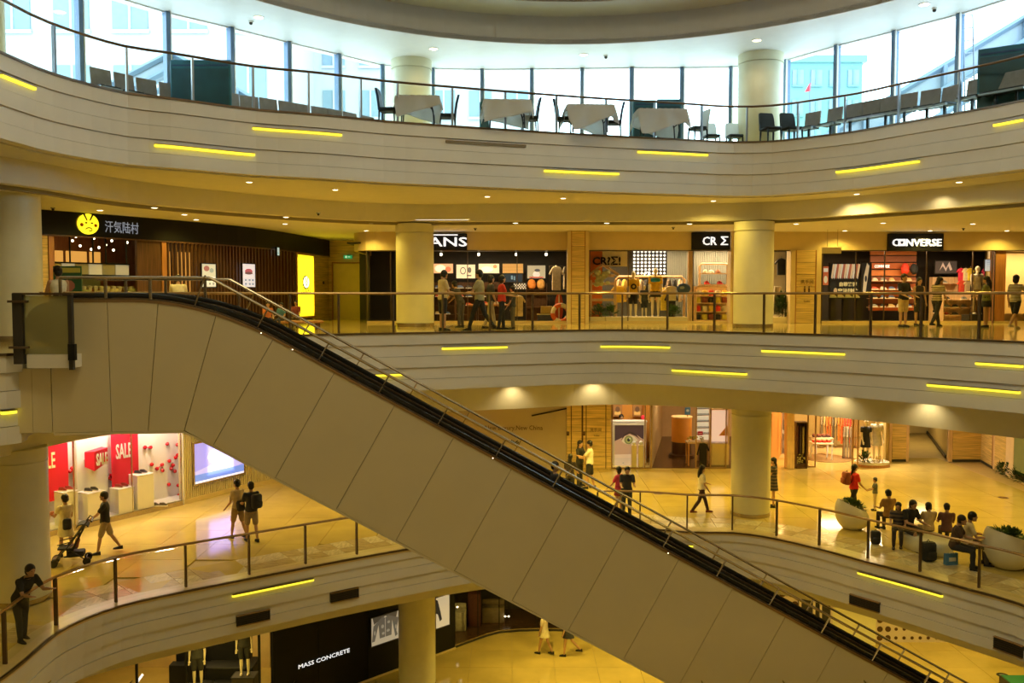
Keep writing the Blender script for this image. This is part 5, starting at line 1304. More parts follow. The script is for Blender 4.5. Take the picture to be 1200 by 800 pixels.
# ================================================================ RESTAURANT, upper left of the middle storey
WR = [(-15.4, 21.0), (-12.8, 24.2), (-10.5, 27.6), (-8.9, 31), (-7.8, 38), (-7.6, 39.2)]
RSP = spline(WR, .9, closed=False)
zr0, zr1 = 14.78, 15.43
hd_ = struct('wall_restaurant', 'curved restaurant front of the middle storey at the upper left', 'wall')
openband(MB(), RSP, -.10, .15, zr0, zr1).build('header_board', 'black_gloss', hd_)
openband(MB(), shiftW(RSP, 0)[:1]+RSP[1:], -.12, -.08, zr0-.04, zr0).build('header_edge', 'wood_dark', hd_)
def rbox(x0, x1, z0, z1, mat, nm, par, o0=-.05, o1=.05, W=RSP):
    return wb(MB(), W, x0, 330, x1, 340, o0, o1, z0, z1).build(nm, mat, par)
rest = thing('restaurant_front', 'dark wood restaurant front with open kitchen and vertical slats', 'shop front'); rest['kind'] = 'structure'
rbox(40, 56, ZB, zr0, 'wood_wall', 'end_panel', rest); rbox(56.5, 63, ZB, zr0, 'wood_red', 'red_post', rest, -.08, .05)
rbox(160, 188, ZB, zr0, 'wood_dark', 'dark_panel', rest); rbox(188.5, 194, ZB, zr0, 'wood_red', 'red_post', rest, -.08, .05)
rbox(63.5, 159.5, ZB, ZB+1.0, 'wood_dark', 'counter_front', rest, -.02, .2); rbox(63.5, 159.5, ZB+1.0, ZB+1.06, 'steel', 'counter_top', rest, -.15, .5)
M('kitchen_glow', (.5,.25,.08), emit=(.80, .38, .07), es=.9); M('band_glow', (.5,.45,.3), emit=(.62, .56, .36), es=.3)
# translucent hood band, in lit plates
n = 6
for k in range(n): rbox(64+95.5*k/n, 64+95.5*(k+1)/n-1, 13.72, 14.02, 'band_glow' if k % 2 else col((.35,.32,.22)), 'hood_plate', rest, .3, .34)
rbox(64, 159, 14.02, 14.06, 'black', 'hood_edge', rest, .26, .36); rbox(64, 159, 13.68, 13.72, 'black', 'hood_edge', rest, .26, .36)
# glazing above the hood
for x in (64, 83, 110, 125, 149): rbox(x, x+.8, 14.05, zr0, 'black', 'mullion', rest, .0, .06)
rbox(64, 159, 14.05, zr0-.02, 'shop_glass', 'pane', rest, .02, .03)
back = shiftW(RSP, 3.0)
openband(MB(), back, 0, .1, ZB, zr1).build('back_wall', 'wood_red', rest)
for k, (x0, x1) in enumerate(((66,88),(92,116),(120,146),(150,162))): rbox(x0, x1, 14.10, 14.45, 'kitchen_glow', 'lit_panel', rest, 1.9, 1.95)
plate(MB(), [RSP[0]]+RSP[1:]+[back[-1]]+back[::-1][1:], [], 15.0, 15.05).build('inner_ceiling', 'wood_red', rest)
# slats
x = 196.0
while x < 343:
    rbox(x, x+1.6, ZB, zr0, 'wood_dark', 'slat', rest, -.06, .02); x += 4.6 if x < 240 else 3.7
rbox(196, 343, ZB, zr0, col((.09,.045,.02)), 'backing_panel', rest, .7, .75)
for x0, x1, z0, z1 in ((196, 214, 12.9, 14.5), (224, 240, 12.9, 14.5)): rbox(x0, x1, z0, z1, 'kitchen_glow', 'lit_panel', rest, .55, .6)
random.seed(8)
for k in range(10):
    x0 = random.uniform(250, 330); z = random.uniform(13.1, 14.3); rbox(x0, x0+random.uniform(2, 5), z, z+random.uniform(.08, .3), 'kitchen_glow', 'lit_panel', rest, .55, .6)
# kitchen bulbs
for bi, (x, y) in enumerate(sorted(((89,277),(110,279),(131,282),(149,284),(85,282),(124,287),(107,292),(94,288),(116,290),(133,293),(241,289),(247,291),(265,291),(345,294)))):
    h = hopen(shiftW(RSP, 1.2), x, y)
    if h:
        r = thing('pendant_bulb', 'small glowing bulb inside the restaurant, %s from the left' % ORD[bi], 'lamp', (h[4], h[5], h[2]), 0, 'small bulbs in the restaurant')
        MB().ell((0, 0, 0), (.035, .035, .04), 8, 6).build('bulb', 'lamp_glow', r); MB().tube([(0, 0, .04), (0, 0, 15.0-h[2])], .005, 4).build('cord', 'black', r)
# counter clutter
M('tile_green', (.30, .32, .12), .4)
random.seed(9)
for k in range(9):
    x = 98+7*k; h = hopen(shiftW(RSP, .25), x, 330)
    r = thing('plate_stack', 'stack of dishes on the restaurant kitchen counter, %s from the left' % ORD[k], 'dishes', (h[4], h[5], ZB+1.062), 0, 'dishes on the kitchen counter')
    c = random.choice([(.6,.5,.3), (.35,.35,.12), (.5,.42,.2)]); MB().lathe(0, 0, [(.09, 0), (.14, .03), (.14, .05+.12*random.random()), (.05, .05)], 12).build('dishes', col(c), r, True)
    MB().lathe(0, 0, [(.03, .0), (.08, .22), (.0, .24)], 8).build('top_bowl', col((.45,.4,.25)), r, True)
rbox(100, 150, ZB+1.25, ZB+1.62, 'tile_green', 'kitchen_tiles', rest, 1.4, 1.45)
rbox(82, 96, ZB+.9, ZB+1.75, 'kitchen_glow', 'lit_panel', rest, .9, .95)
# emblem and lettering
sg = thing('shop_sign', 'glowing yellow round frowning face emblem with small Chinese letters on the black header', 'sign')
h = hopen(shiftW(RSP, -.14), 102.5, 262.5); an = atan2(3.4, 2.3); sg.location = (h[4], h[5], h[2]); sg.rotation_euler = (0, 0, an)
R0 = .285
M('yellow_glow', (1,.9,.1), emit=(1.0, .80, .02), es=1.15)
outl = []
for i in range(40):
    a = pi/2+2*pi*i/40; rr = R0
    outl.append((rr*1.08*cos(a), rr*sin(a)))
m = MB(); m.prism_xz(outl, -.05, 0); m.build('disc', 'yellow_glow', sg)
def fm(c, pts, y=-.055): m = MB(); m.prism_xz(pts, y-.006, y+.003); m.build('mark', c, sg)
fm('black', [(-.16, .27), (-.11, .285), (-.02, .09), (-.06, .10)]); fm('black', [(.16, .27), (.11, .285), (.02, .09), (.06, .10)])
fm('black', blob(-.07, .03, .035, .022)); fm('black', blob(.10, .03, .035, .022))
fm(col((.5,.12,.03)), blob(-.20, -.03, .05, .05)); fm(col((.5,.12,.03)), blob(.21, -.03, .045, .045))
m = MB(); m.tube([(-.09, -.06, -.15), (-.04, -.06, -.11), (.03, -.06, -.10), (.09, -.06, -.13), (.10, -.06, -.17), (.05, -.06, -.20), (.01, -.06, -.18)], .014, 5); m.build('mark', 'black', sg)
m = MB(); m.tube([(-(R0*1.08+.03)*cos(a), -.02, (R0+.02)*sin(a)) for a in [-.7+1.6*i/10 for i in range(11)]], .008, 5); m.build('rim_line', 'brass', sg)
M('letter_dim', (.3,.35,.45), emit=(.35,.42,.55), es=.5)
text(sg, '汗気陆村', 'letter_dim', (1.02, -.05, -.17), .36, width=1.05, ext=.004)
# menu screens
def onr(x0, y0, x1, y1, name, label, cat, base, shapes, em, frame='black', off=-.2): return art(RSP, x0, y0, x1, y1, name, label, cat, base, shapes, frame, off, em)
onr(231, 309, 247.5, 336, 'menu_board', 'lit menu board with grey food pictures, left of the escalator rail', 'menu', (.55,.55,.42), [((.3,.12,.10), blob(.35,.8,.2,.12)), ((.3,.35,.3), blob(.7,.72,.15,.1)), ((.75,.75,.6), rc(.05,.05,.95,.45)), ((.3,.3,.28), blob(.25,.3,.09,.06)), ((.3,.3,.28), blob(.55,.3,.09,.06)), ((.3,.3,.28), blob(.8,.3,.09,.06)), ((.3,.3,.28), blob(.25,.14,.09,.06)), ((.3,.3,.28), blob(.55,.14,.09,.06)), ((.3,.3,.28), blob(.8,.14,.09,.06))], .75)
onr(278, 309, 293, 336, 'menu_board', 'bright menu board with a red dish picture behind the escalator rail', 'menu', (.62,.60,.66), [((.35,.08,.10), blob(.5,.68,.3,.12)), ((.12,.06,.06), blob(.5,.6,.32,.06)), ((.2,.25,.3), blob(.25,.3,.09,.05)), ((.2,.25,.3), blob(.55,.3,.09,.05)), ((.2,.25,.3), blob(.8,.3,.09,.05)), ((.2,.25,.3), blob(.25,.13,.09,.05)), ((.2,.25,.3), blob(.55,.13,.09,.05)), ((.2,.25,.3), blob(.8,.13,.09,.05))], .9)
onr(318, 290, 321, 299, 'screen', 'small pale blue screen high among the slats', 'screen', (.5,.65,.6), [((.3,.5,.5), rc(.2,.2,.8,.4))], .8)
# yellow light box
yl = art(RSP, 346, 298, 365, 371, 'light_box', 'tall glowing yellow light box with a round emblem beside the dark slats', 'sign', (1.0,.86,.02), [], 'wood_red', -.10, 1.15, ft=.08)
w_ = None
for ch_ in yl.children:
    if ch_.name.startswith('picture_base'): w_ = max(v.co.x for v in ch_.data.vertices); hh_ = max(v.co.z for v in ch_.data.vertices)
m = MB(); m.prism_xz(blob(w_*.5, hh_*.56, w_*.22, .27, 20), -.03, -.012); m.build('emblem_ring', 'black', yl)
m = MB(); m.prism_xz(blob(w_*.5, hh_*.56, w_*.18, .225, 20), -.034, -.03); m.build('emblem_disc', 'white_glow', yl)
m = MB()
for sx in (-1, 1): m.prism_xz([(w_*.5+sx*.02, hh_*.56+.02), (w_*.5+sx*.12, hh_*.56+.20), (w_*.5+sx*.17, hh_*.56+.17), (w_*.5+sx*.05, hh_*.56)], -.04, -.034)
m.prism_xz(blob(w_*.5, hh_*.56-.10, .05, .05), -.04, -.034); m.prism_xz(blob(w_*.5-.10, hh_*.56-.02, .03, .03), -.04, -.034); m.prism_xz(blob(w_*.5+.10, hh_*.56-.02, .03, .03), -.04, -.034)
m.build('emblem_marks', 'black', yl)
text(yl, '元気村', 'black', (w_*.5, -.02, hh_*.40), .20, width=w_*.55, ext=.004)
l_ = light('AREA', 'light_box_lamp', (0, 0, 0), 26, (1.0, .85, .05), w_, (pi/2, 0, 0), sy=hh_*.9); l_.parent = yl; l_.location = (w_/2, -.05, hh_/2)
# wood panels at the end, back wall with the exit sign
wpn = thing('wood_panelling', 'light wood wall panels between the yellow light box and the service door', 'wall panel'); wpn['kind'] = 'structure'
for k in range(5): z0 = ZB+2.7*k/5; rbox(367, 385, z0+.006, ZB+2.7*(k+1)/5-.006, 'wood_wall', 'panel', wpn, -.05, .05)
W8 = [(-7.9, 37.8), (-4.0, 37.8)]
for k in range(6): z0 = ZB+3.33*k/6; wb(MB(), [(-8.2, 38.0), (-4.0, 38.0)], 384, 330, 430, 340, 0, .1, z0+.006, ZB+3.33*(k+1)/6-.006).build('panel', 'wood_wall', wpn)
dr = struct('door_1', 'plain beige service door under the green exit sign', 'door', (0, 0, 0)); WD = [(-8.2, 37.9), (-4.0, 37.9)]
wb(MB(), WD, 391, 330, 425, 340, 0, .05, ZB, aty(390, 309, 37.9)[1]).build('door_leaf', col((.72,.58,.26)), dr)
zt_ = aty(390, 307, 37.9)[1]
for xx in (389, 425): wb(MB(), WD, xx, 330, xx+1.2, 340, -.03, .05, ZB, zt_).build('door_frame', 'wood_red', dr)
wb(MB(), WD, 389, 330, 426.2, 340, -.03, .05, zt_-.05, zt_).build('door_frame', 'wood_red', dr)
ex = thing('exit_sign', 'small green glowing exit sign above the service door', 'sign'); a = aty(403, 303, 37.8); b = aty(412.5, 299, 37.8)
MB().box(a[0], b[0], 37.75, 37.85, a[1], b[1]).build('sign_body', col((.02,.35,.12),.5,.6), ex); xm = (a[0]+b[0])/2
m = MB(); m.box(xm-.10, xm-.04, 37.742, 37.75, a[1]+.03, b[1]-.03); m.box(xm+.0, xm+.10, 37.742, 37.75, a[1]+.06, a[1]+.085); m.build('pictogram', col((.6,.9,.6),.5,.8), ex)
bx_ = thing('call_box', 'small dark box on the wood panels by the yellow light box', 'box'); q, an2 = onw(RSP, 377, 331, -.08); bx_.location = q; bx_.rotation_euler = (0, 0, an2); MB().bevbox(-.04, .04, -.03, .03, -.06, .06, .008).build('housing', 'near_black', bx_); MB().ell((0, -.03, .02), (.015, .01, .015), 8, 5).build('button', 'steel', bx_)
bn = thing('low_bench', 'long low bench behind the escalator rail where the children sit', 'bench', (xat(330, 26.2, 12.4), 26.6, ZB), .35)
MB().bevbox(-1.1, 1.1, -.25, .25, .20, .28, .03).build('seat', 'wood_red', bn)
for x in (-.95, .95): MB().box(x-.05, x+.05, -.2, .2, 0, .2).build('leg', 'wood_dark', bn)
mb_ = thing('menu_stand', 'green and black menu stand behind the woman with her hair up', 'stand', (xat(54, 20.0, 13)+.2, 20.6, ZB)); MB().box(-.32, .32, -.02, .02, .9, 1.70).build('board', col((.03,.12,.05)), mb_); MB().box(-.3, .3, -.03, -.02, 1.55, 1.66).build('header', col((.6,.55,.1)), mb_); MB().box(-.03, .03, -.02, .02, 0, .9).build('pole', 'black', mb_); MB().ell((0, -.03, 1.25), (.18, .01, .14), 10, 5).build('print', col((.4,.15,.1)), mb_)
# ================================================================ SALE SHOP, lower storey left
WS = [onz(20, 640, ZC), onz(63, 627, ZC), onz(213, 591.5, ZC), onz(278, 574, ZC), (-6.9, 36.3)]
M('window_white', (.88, .84, .80), .5, var=.01); M('sale_red', (.80, .02, .06), .5, var=.03)
ss = thing('sale_window', 'white lit shop window with red sale banners and scattered red balls', 'shop window'); ss['kind'] = 'structure'
WSb = [(p[0]-.0, p[1]+1.5) for p in WS[:3]]; WSb = [(WSb[0][0]-.5, WSb[0][1]-.4), WSb[1], (WS[2][0]-.15, WS[2][1]+1.15)]
zs1 = 9.55
openband(MB(), WSb, 0, .1, ZC, zs1).build('back_wall', 'window_white', ss)
openband(MB(), [WSb[-1], (WS[2][0], WS[2][1])], 0, .08, ZC, zs1).build('side_wall', 'window_white', ss)
plate(MB(), [WS[0], WS[1], WS[2], WSb[2], WSb[1], WSb[0]][::1], [], ZC, ZC+.18).build('window_floor', 'window_white', ss)
openband(MB(), WS[:3], -.06, .06, ZC, ZC+.16).build('plinth', 'steel', ss)
openband(MB(), WS[:3], 0, .014, ZC+.16, zs1).build('pane', 'shop_glass', ss)
for x in (86.5, 154.5, 212.5): q, an2 = onw(WS, x, 560); o = MB().box(-.012, .012, -.03, .03, 0, zs1-ZC).build('mullion', 'steel', ss); o.location = (q[0], q[1], ZC); o.rotation_euler = (0, 0, an2)
for k in range(3):
    q, an2 = onw(WSb, 80+45*k, 560, -.6); l = light('AREA', 'window_lamp', (q[0], q[1], 9.45), 70, (1, .76, .62), 1.2, (0, 0, 0), sy=.3)
# bounds: banners on the plane .35 in front of the back wall
WSm = shiftW(WSb, -.35)
def banner(x0, x1, y0, y1, label, tx, ty, size):
    (ax, ay, az), an = onw(WSm, x0, y1); (bx, by, _), _ = onw(WSm, x1, y1); zt = min(onw(WSm, x0, y0)[0][2], 9.4); w = hypot(bx-ax, by-ay)
    r = thing('banner', label, 'banner', (ax, ay, az), atan2(by-ay, bx-ax))
    MB().box(0, w, 0, .02, 0, zt-az).build('cloth', 'sale_red', r); MB().tube([(-.08, .01, zt-az), (w+.08, .01, zt-az)], .04, 8).build('rod', 'sale_red', r); MB().box(0, w, -.005, .025, 0, .05).build('hem', 'sale_red', r)
    q, _ = onw(WSm, tx, ty); dx = hypot(q[0]-ax, q[1]-ay)*(1 if tx >= x0 else -1)
    text(r, 'SALE', 'window_white', (dx, -.012, q[2]-az), .66, ext=.006, bold=.012, width=.56); return r
banner(57, 81, 512, 588, 'red sale banner at the left beside the round column', 54, 549, 1.05)
banner(131.5, 163, 500, 571, 'red sale banner above the middle pedestals', 145, 536, .95)
wp = thing('backdrop', 'bright white backdrop panel behind the boxed sale sign', 'panel'); wb(MB(), shiftW(WSb, -.2), 89, 509, 125, 582, -.03, .03, None, 9.4).build('board', 'white_paint', wp); wb(MB(), shiftW(WSb, -.2), 88, 509, 89, 582, -.05, .05, None, 9.4).build('edge', 'window_white', wp)
(ax, ay, az), an = onw(WSm, 96, 551); (bx, by, _), _ = onw(WSm, 120, 551); w = hypot(bx-ax, by-ay); h_ = onw(WSm, 96, 527)[0][2]-az
r = thing('sale_box', 'red three dimensional block with white sale letters on the white backdrop', 'sign', (ax, ay, az), an)
m = MB(); m.add([(0, -.15, .12), (w*.18, -.45, 0), (w, -.30, .18), (w, 0, .2), (0, -.15, h_*.92), (w*.18, -.45, h_*.95), (w, -.30, h_), (w, 0, h_)], [(0,3,2,1),(4,5,6,7),(0,1,5,4),(1,2,6,5),(2,3,7,6),(3,0,4,7)]); m.build('block', 'sale_red', r)
text(r, 'SALE', 'window_white', (w*.60, -.42, h_*.26), .50, width=w*.66, ext=.01, bold=.015, rz=.18)
MB().box(w*.2, w*.95, .0, .3, h_*.4, h_*.5).build('bracket', 'window_white', r)
def pedestal(x0, x1, yt, yb, label, off=-.55):
    W_ = shiftW(WSb, off); q0, an = onw(W_, x0, yb); q1, _ = onw(W_, x1, yb); w = hypot(q1[0]-q0[0], q1[1]-q0[1]); zt = onw(W_, x0, yt)[0][2]
    r = thing('pedestal', label, 'pedestal', ((q0[0]+q1[0])/2, (q0[1]+q1[1])/2, ZC+.182), an); h = zt-ZC-.18
    MB().bevbox(-w/2, w/2, -w*.45, w*.45, 0, h, .01).build('block', 'window_white', r); MB().bevbox(-w/2-.01, w/2+.01, -w*.45-.01, w*.45+.01, h, h+.02, .005).build('cap', 'white_paint', r); return r, h+.02
peds = [(pedestal(69, 87, 577, 612, 'white pedestal behind the woman in the cream dress'), (.35,.04,.03)), (pedestal(97, 118, 578, 604, 'white pedestal in front of the boxed sale sign'), (.03,.03,.03)),
        (pedestal(134, 152, 573, 598, 'white pedestal under the right red banner'), (.30,.03,.02)), (pedestal(156, 175, 557, 594, 'tallest white pedestal right of the red banner'), (.04,.03,.03))]
for i, ((r, h), c) in enumerate(peds):
    for k, dx in enumerate((-.1, .1)):
        p = r.matrix_basis @ Vector((dx, 0, h)); an = r.rotation_euler[2]
        shoe((r.location.x+cos(an)*dx, r.location.y+sin(an)*dx, r.location.z+h+.002), an-1.2, c, '%s shoe of the pair on the %s white pedestal of the sale window' % (('left','right')[k], ORD[i]), 'shoes on the sale window pedestals')
q, an = onw(shiftW(WSb, -.9), 186, 592)
for si, dx in enumerate((-.12, .14)): shoe((q[0]+dx, q[1], ZC+.182), an-1.0, (.1,.08,.07), ('left','right')[si]+' dark shoe on the sale window floor at the right', 'shoes on the sale window floor')
# red balls
WSf = shiftW(WSb, -.06); M('ball_red', (.62, .01, .02), .2)
for k, grp in enumerate(sorted((((170,524),(176.5,524)), ((178,544),), ((184,549),(190,544.5),(190.5,551)), ((196,520),), ((208,521),), ((208.5,533),(206,536)), ((203,545),(201,549),(205,552)), ((198.5,540),), ((198,567.5),), ((209,568.5),), ((210,580),(207.5,583)), ((177,572.5),), ((84.5,548.5),(82,552)), ((130.5,556.5),(127,560),(131,561))))):
    r = thing('ball_cluster', '%s of glossy red balls on the sale window wall, %s from the left' % (('one','pair','cluster')[len(grp)-1], ORD[k]), 'ornament', (0, 0, 0), 0, 'red balls in the sale window'); P_ = []
    for x, y in grp: q, _ = onw(WSf, x, y); P_.append(q); MB().ell(q, (.065, .065, .065), 12, 8).build('ball', 'ball_red', r, True)
    if len(P_) > 1: MB().tube(P_, .02, 5).build('link', 'ball_red', r)
    else: MB().tube([P_[0], (P_[0][0], P_[0][1]+.12, P_[0][2])], .02, 5).build('link', 'ball_red', r)
# fluted wall and screen
fl = thing('fluted_wall', 'cream fluted wall panelling around the blue screen', 'wall panel'); fl['kind'] = 'structure'
openband(MB(), WS[2:5], .03, .12, ZC, zs1).build('backing', col((.70,.60,.36)), fl)
x = 214.0
while x < 330: wb(MB(), WS, x, 560, x+1.1, 570, -.02, .03, ZC+.15, zs1).build('fluting', col((.74,.64,.40)), fl); x += 2.3
openband(MB(), WS[2:5], -.04, .05, ZC, ZC+.15).build('skirting', 'header_wall', fl)
sc = art(WS, 226, 520, 284, 567, 'video_wall', 'large violet and blue glowing video screen beside the sale window', 'screen', (.30,.28,.80), [((.45,.42,.85), [(0,.1),(1,.25),(1,.6),(0,.3)]), ((.55,.52,.9), blob(.55,.6,.3,.25)), ((.15,.25,.7), rc(0,.02,1,.22)), ((.75,.75,.92), rc(0,0,1,.05))], 'steel', -.08, .95, ft=.06)
l_ = light('AREA', 'screen_lamp', (0, 0, 0), 14, (.5, .5, 1.0), 1.2, (pi/2, 0, 0)); l_.parent = sc; l_.location = (1.2, -.06, .8)
# pushchair
def pushchair(loc, rz):
    r = thing('pushchair', 'black folding pushchair with a toddler inside', 'pushchair', loc, rz)
    m = MB()
    for y in (-.20, .20): m.tube([(-.42, y, .98), (-.36, y, 1.04), (-.25, y, .90), (.02, y, .52), (.38, y, .12)], .016, 6).tube([(.12, y, .42), (-.30, y, .10)], .014, 6).tube([(-.02, y, .56), (.30, y, .50)], .012, 6)
    m.tube([(-.42, -.20, .98), (-.42, .20, .98)], .018, 6).tube([(-.28, -.2, .14), (-.28, .2, .14)], .012, 6).build('frame', 'near_black', r, True)
    for x, y in ((.38, -.2), (.38, .2), (-.30, -.2), (-.30, .2)):
        w = MB()
        for dy in (-.03, .03): w.rings([[(x+.085*cos(2*pi*i/16), y+dy+o, .086+.085*sin(2*pi*i/16)) for i in range(16)] for o in (-.015, .015)])
        w.build('wheel', 'rubber', r, True)
    m = MB(); m.add([(-.24,-.18,.86),(-.24,.18,.86),(.0,.18,.40),(.0,-.18,.40),(.30,.18,.42),(.30,-.18,.42),(-.26,-.18,.82),(-.26,.18,.82),(-.02,.18,.34),(-.02,-.18,.34),(.30,.18,.38),(.30,-.18,.38)], [(0,1,2,3),(3,2,4,5),(6,9,8,7),(9,11,10,8),(0,3,9,6),(1,7,8,2),(3,5,11,9),(2,8,10,4),(4,10,11,5),(0,6,7,1)]); m.build('seat_sling', 'bag_black', r)
    m = MB(); m.rings([[(-.22+.13*cos(a)*1.0, y, .86+.08*sin(a)) for a in [pi*i/8 for i in range(9)]]+[(-.22+.11*cos(a), y, .86+.06*sin(a)) for a in [pi*i/8 for i in range(8, -1, -1)]] for y in (-.19, .19)]); m.build('canopy', 'bag_black', r)
    MB().bevbox(-.25, .10, -.16, .16, .18, .30, .03).build('basket', 'bag_black', r); MB().box(.28, .42, -.14, .14, .14, .17).build('footrest', 'near_black', r); return r
X, Y = onz(86, 660, ZC); pc = pushchair((X, Y, ZC), pi+.35); pc.scale = (1.15, 1.15, 1.15)
person('toddler sitting in the black pushchair', (X+.08, Y-.0, ZC+.22), pi+.35, .82, legs=SIT, seat=.18, top=(.25,.08,.05), bottom=(.1,.08,.12), arms=((.4,.6),(.3,.6)), lean=-.25)
bq = thing('flower_bunch', 'small bunch of pink and cream flowers held by the woman in the cream dress', 'flowers', (onz(78,652,ZC)[0]-.42, onz(78,652,ZC)[1]-.12, ZC+.98)); m = MB()
random.seed(2)
for k in range(9): m.ell((random.uniform(-.09,.09), random.uniform(-.09,.09), .22+random.uniform(-.05,.08)), (.045,.045,.04), 7, 5)
m.build('blooms', cloth((.62,.25,.15)), bq, True); MB().lathe(0, 0, [(.02, -.05), (.09, .18)], 10).build('wrapping', cloth((.75,.6,.4)), bq)
# ================================================================ LOWER STOREY, back wall
YC = 36.3
M('grey_wall', (.50, .42, .31), .7, var=.02)
WCb = [(-6.9, YC), (xat(664, YC, 8), YC)]
nc = MB().box(-6.9, xat(664, YC, 8), YC, YC+.15, ZC, 9.62).build('wall_hoarding', 'grey_wall'); tag(nc, 'plain greige hoarding wall with lettering on the lower storey', 'wall', None, 'structure')
lt = thing('wall_lettering', 'thin bronze serif lettering on the greige hoarding', 'lettering', (xat(602, YC, 8.5), YC-.01, aty(602, 503.5, YC)[1]))
text(lt, 'New Luxury,New China', 'wood_dark', (0, 0, 0), .26, width=2.35, ext=.006)
ln = thing('wall_bar', 'thin black slanting bar on the greige hoarding', 'bar', (0, 0, 0)); a = aty(623, 487, YC-.04); b = aty(664, 478.5, YC-.04); MB().tube([(a[0], YC-.04, a[1]), (b[0], YC-.04, b[1])], .045, 6, .03).build('bar', 'black', ln); 
for t in (.15, .85): x_, z_ = a[0]*(1-t)+b[0]*t, a[1]*(1-t)+b[1]*t; MB().box(x_-.03, x_+.03, YC-.03, YC, z_-.02, z_+.02).build('bracket', 'black', ln)
lg = thing('wall_emblem', 'small black curled emblem on the greige hoarding above the guard rail', 'emblem', (0, 0, 0)); q = aty(603, 518, YC-.02); m = MB(); m.tube([(q[0]-.16, YC-.02, q[1]-.03), (q[0]-.06, YC-.02, q[1]+.05), (q[0]+.02, YC-.02, q[1]-.03), (q[0]+.12, YC-.02, q[1]+.06), (q[0]+.16, YC-.02, q[1]-.02), (q[0]+.08, YC-.02, q[1]-.05)], .025, 6); m.build('scroll', 'black', lg); MB().ell((q[0]-.12, YC-.02, q[1]+.07), (.03, .02, .03), 8, 5).build('dot', 'black', lg)
wp = thing('wood_panelling', 'honey wood wall panels with dark grooves behind the couple on the lower storey', 'wall panel'); wp['kind'] = 'structure'
def cbox(x0, x1, z0, z1, mat, nm, par, Y0=YC, Y1=None):
    return MB().box(xat(x0, Y0, (z0+z1)/2), xat(x1, Y0, (z0+z1)/2), Y0, Y1 or Y0+.12, z0, z1).build(nm, mat, par)
for x0, x1 in ((664.3, 669), (670, 681.5), (683.5, 686.5), (687.5, 709.5), (710.5, 716)):
    for k in range(7): cbox(x0, x1, ZC+3.57*k/7+.006, ZC+3.57*(k+1)/7-.006, 'wood_wall', 'panel', wp, YC-.05)
for x0, x1 in ((669, 670), (681.5, 683.5), (686.5, 687.5), (709.5, 710.5)): cbox(x0, x1, ZC, 9.62, 'wood_dark', 'groove', wp, YC)
text(wp, '洗手间', 'wood_dark', (xat(698, YC, 8.5), YC-.06, aty(698, 505, YC)[1]), .16, ext=.005); text(wp, 'Toilet', 'wood_dark', (xat(699, YC, 8.5), YC-.06, aty(698, 511, YC)[1]), .10, ext=.005)
for x in (665.5, 684.5): r = thing('call_box', 'small dark box on the honey wood panels, '+('left' if x < 670 else 'right')+' of the two', 'box'); q = aty(x, 508, YC-.1); MB().bevbox(q[0]-.05, q[0]+.05, YC-.10, YC-.05, q[1]-.08, q[1]+.08, .01).build('housing', 'wood_dark', r); MB().ell((q[0], YC-.10, q[1]+.03), (.02, .01, .02), 8, 5).build('button', 'steel', r)
# shop with the eye poster
M('orange_wall', (.82, .36, .06), .5, var=.05); M('gold_wall', (.74, .56, .24), .5, var=.05)
es_ = struct('trim_20', 'interior of the lens shop with the eye poster', 'shop interior')
MB().box(xat(712, 38.6, 8), xat(764, 38.6, 8), 38.6, 38.7, ZC, 9.6).build('back_wall', 'orange_wall', es_); MB().box(xat(716, YC, 8), xat(763, YC, 8), YC+.1, 38.6, ZC+.001, ZC+.012).build('inner_floor', 'floor_stone', es_)
WE_ = [(xat(700, 36.9, 8), 36.9), (xat(900, 36.9, 8), 36.9)]
ey = art(WE_, 720, 498, 754, 547, 'poster', 'large poster of an eye in a white frame on the lower storey', 'poster', (.62,.45,.34), [
    ((.07,.04,.05), [(0,1),(1,1),(1,.62),(.85,.68),(.7,.80),(.45,.80),(.25,.68),(0,.60)]), ((.55,.36,.24), [(.0,.62),(.25,.70),(.45,.82),(.7,.80),(.9,.70),(1,.66),(1,.3),(0,.3)]),
    ((.05,.03,.03), [(.22,.64),(.32,.78),(.52,.86),(.72,.80),(.88,.66),(.72,.74),(.52,.80),(.34,.74)]), ((.70,.62,.42), [(.24,.62),(.36,.73),(.52,.77),(.68,.73),(.80,.64),(.66,.57),(.46,.54),(.32,.57)]),
    ((.20,.22,.08), blob(.48,.65,.15,.105)), ((.38,.40,.14), blob(.48,.65,.11,.08)), ((.03,.03,.03), blob(.48,.65,.05,.04)), ((.9,.9,.8), blob(.52,.68,.02,.015)),
    ((.66,.55,.45), rc(0,0,1,.22)), ((.3,.3,.35), blob(.3,.1,.03,.01)), ((.3,.3,.35), blob(.6,.08,.03,.01)), ((.75,.6,.45), [(0,.3),(1,.32),(1,.22),(0,.22)])], 'white_paint', 0, .35, ft=.07)
lampbox('light panel over the eye poster', xat(718, 36.6, 9), xat(756, 36.6, 9), 36.5, 36.75, 9.5, 6, (1, .82, .55))
for i, x in enumerate((743, 751)):
    r = thing('pedestal', 'slim white pedestal with a white vase before the eye poster, '+('left' if i == 0 else 'right')+' of the pair', 'pedestal', (xat(x, 36.45, 7), 36.45, ZC+.012)); h = aty(x, 521, 36.45)[1]-ZC-.012
    MB().bevbox(-.10, .10, -.10, .10, 0, h, .008).build('block', col((.8,.66,.4)), r); MB().lathe(0, 0, [(.05, h), (.09, h+.06), (.08, h+.12), (.03, h+.17)], 12).build('vase', 'white_paint', r, True)
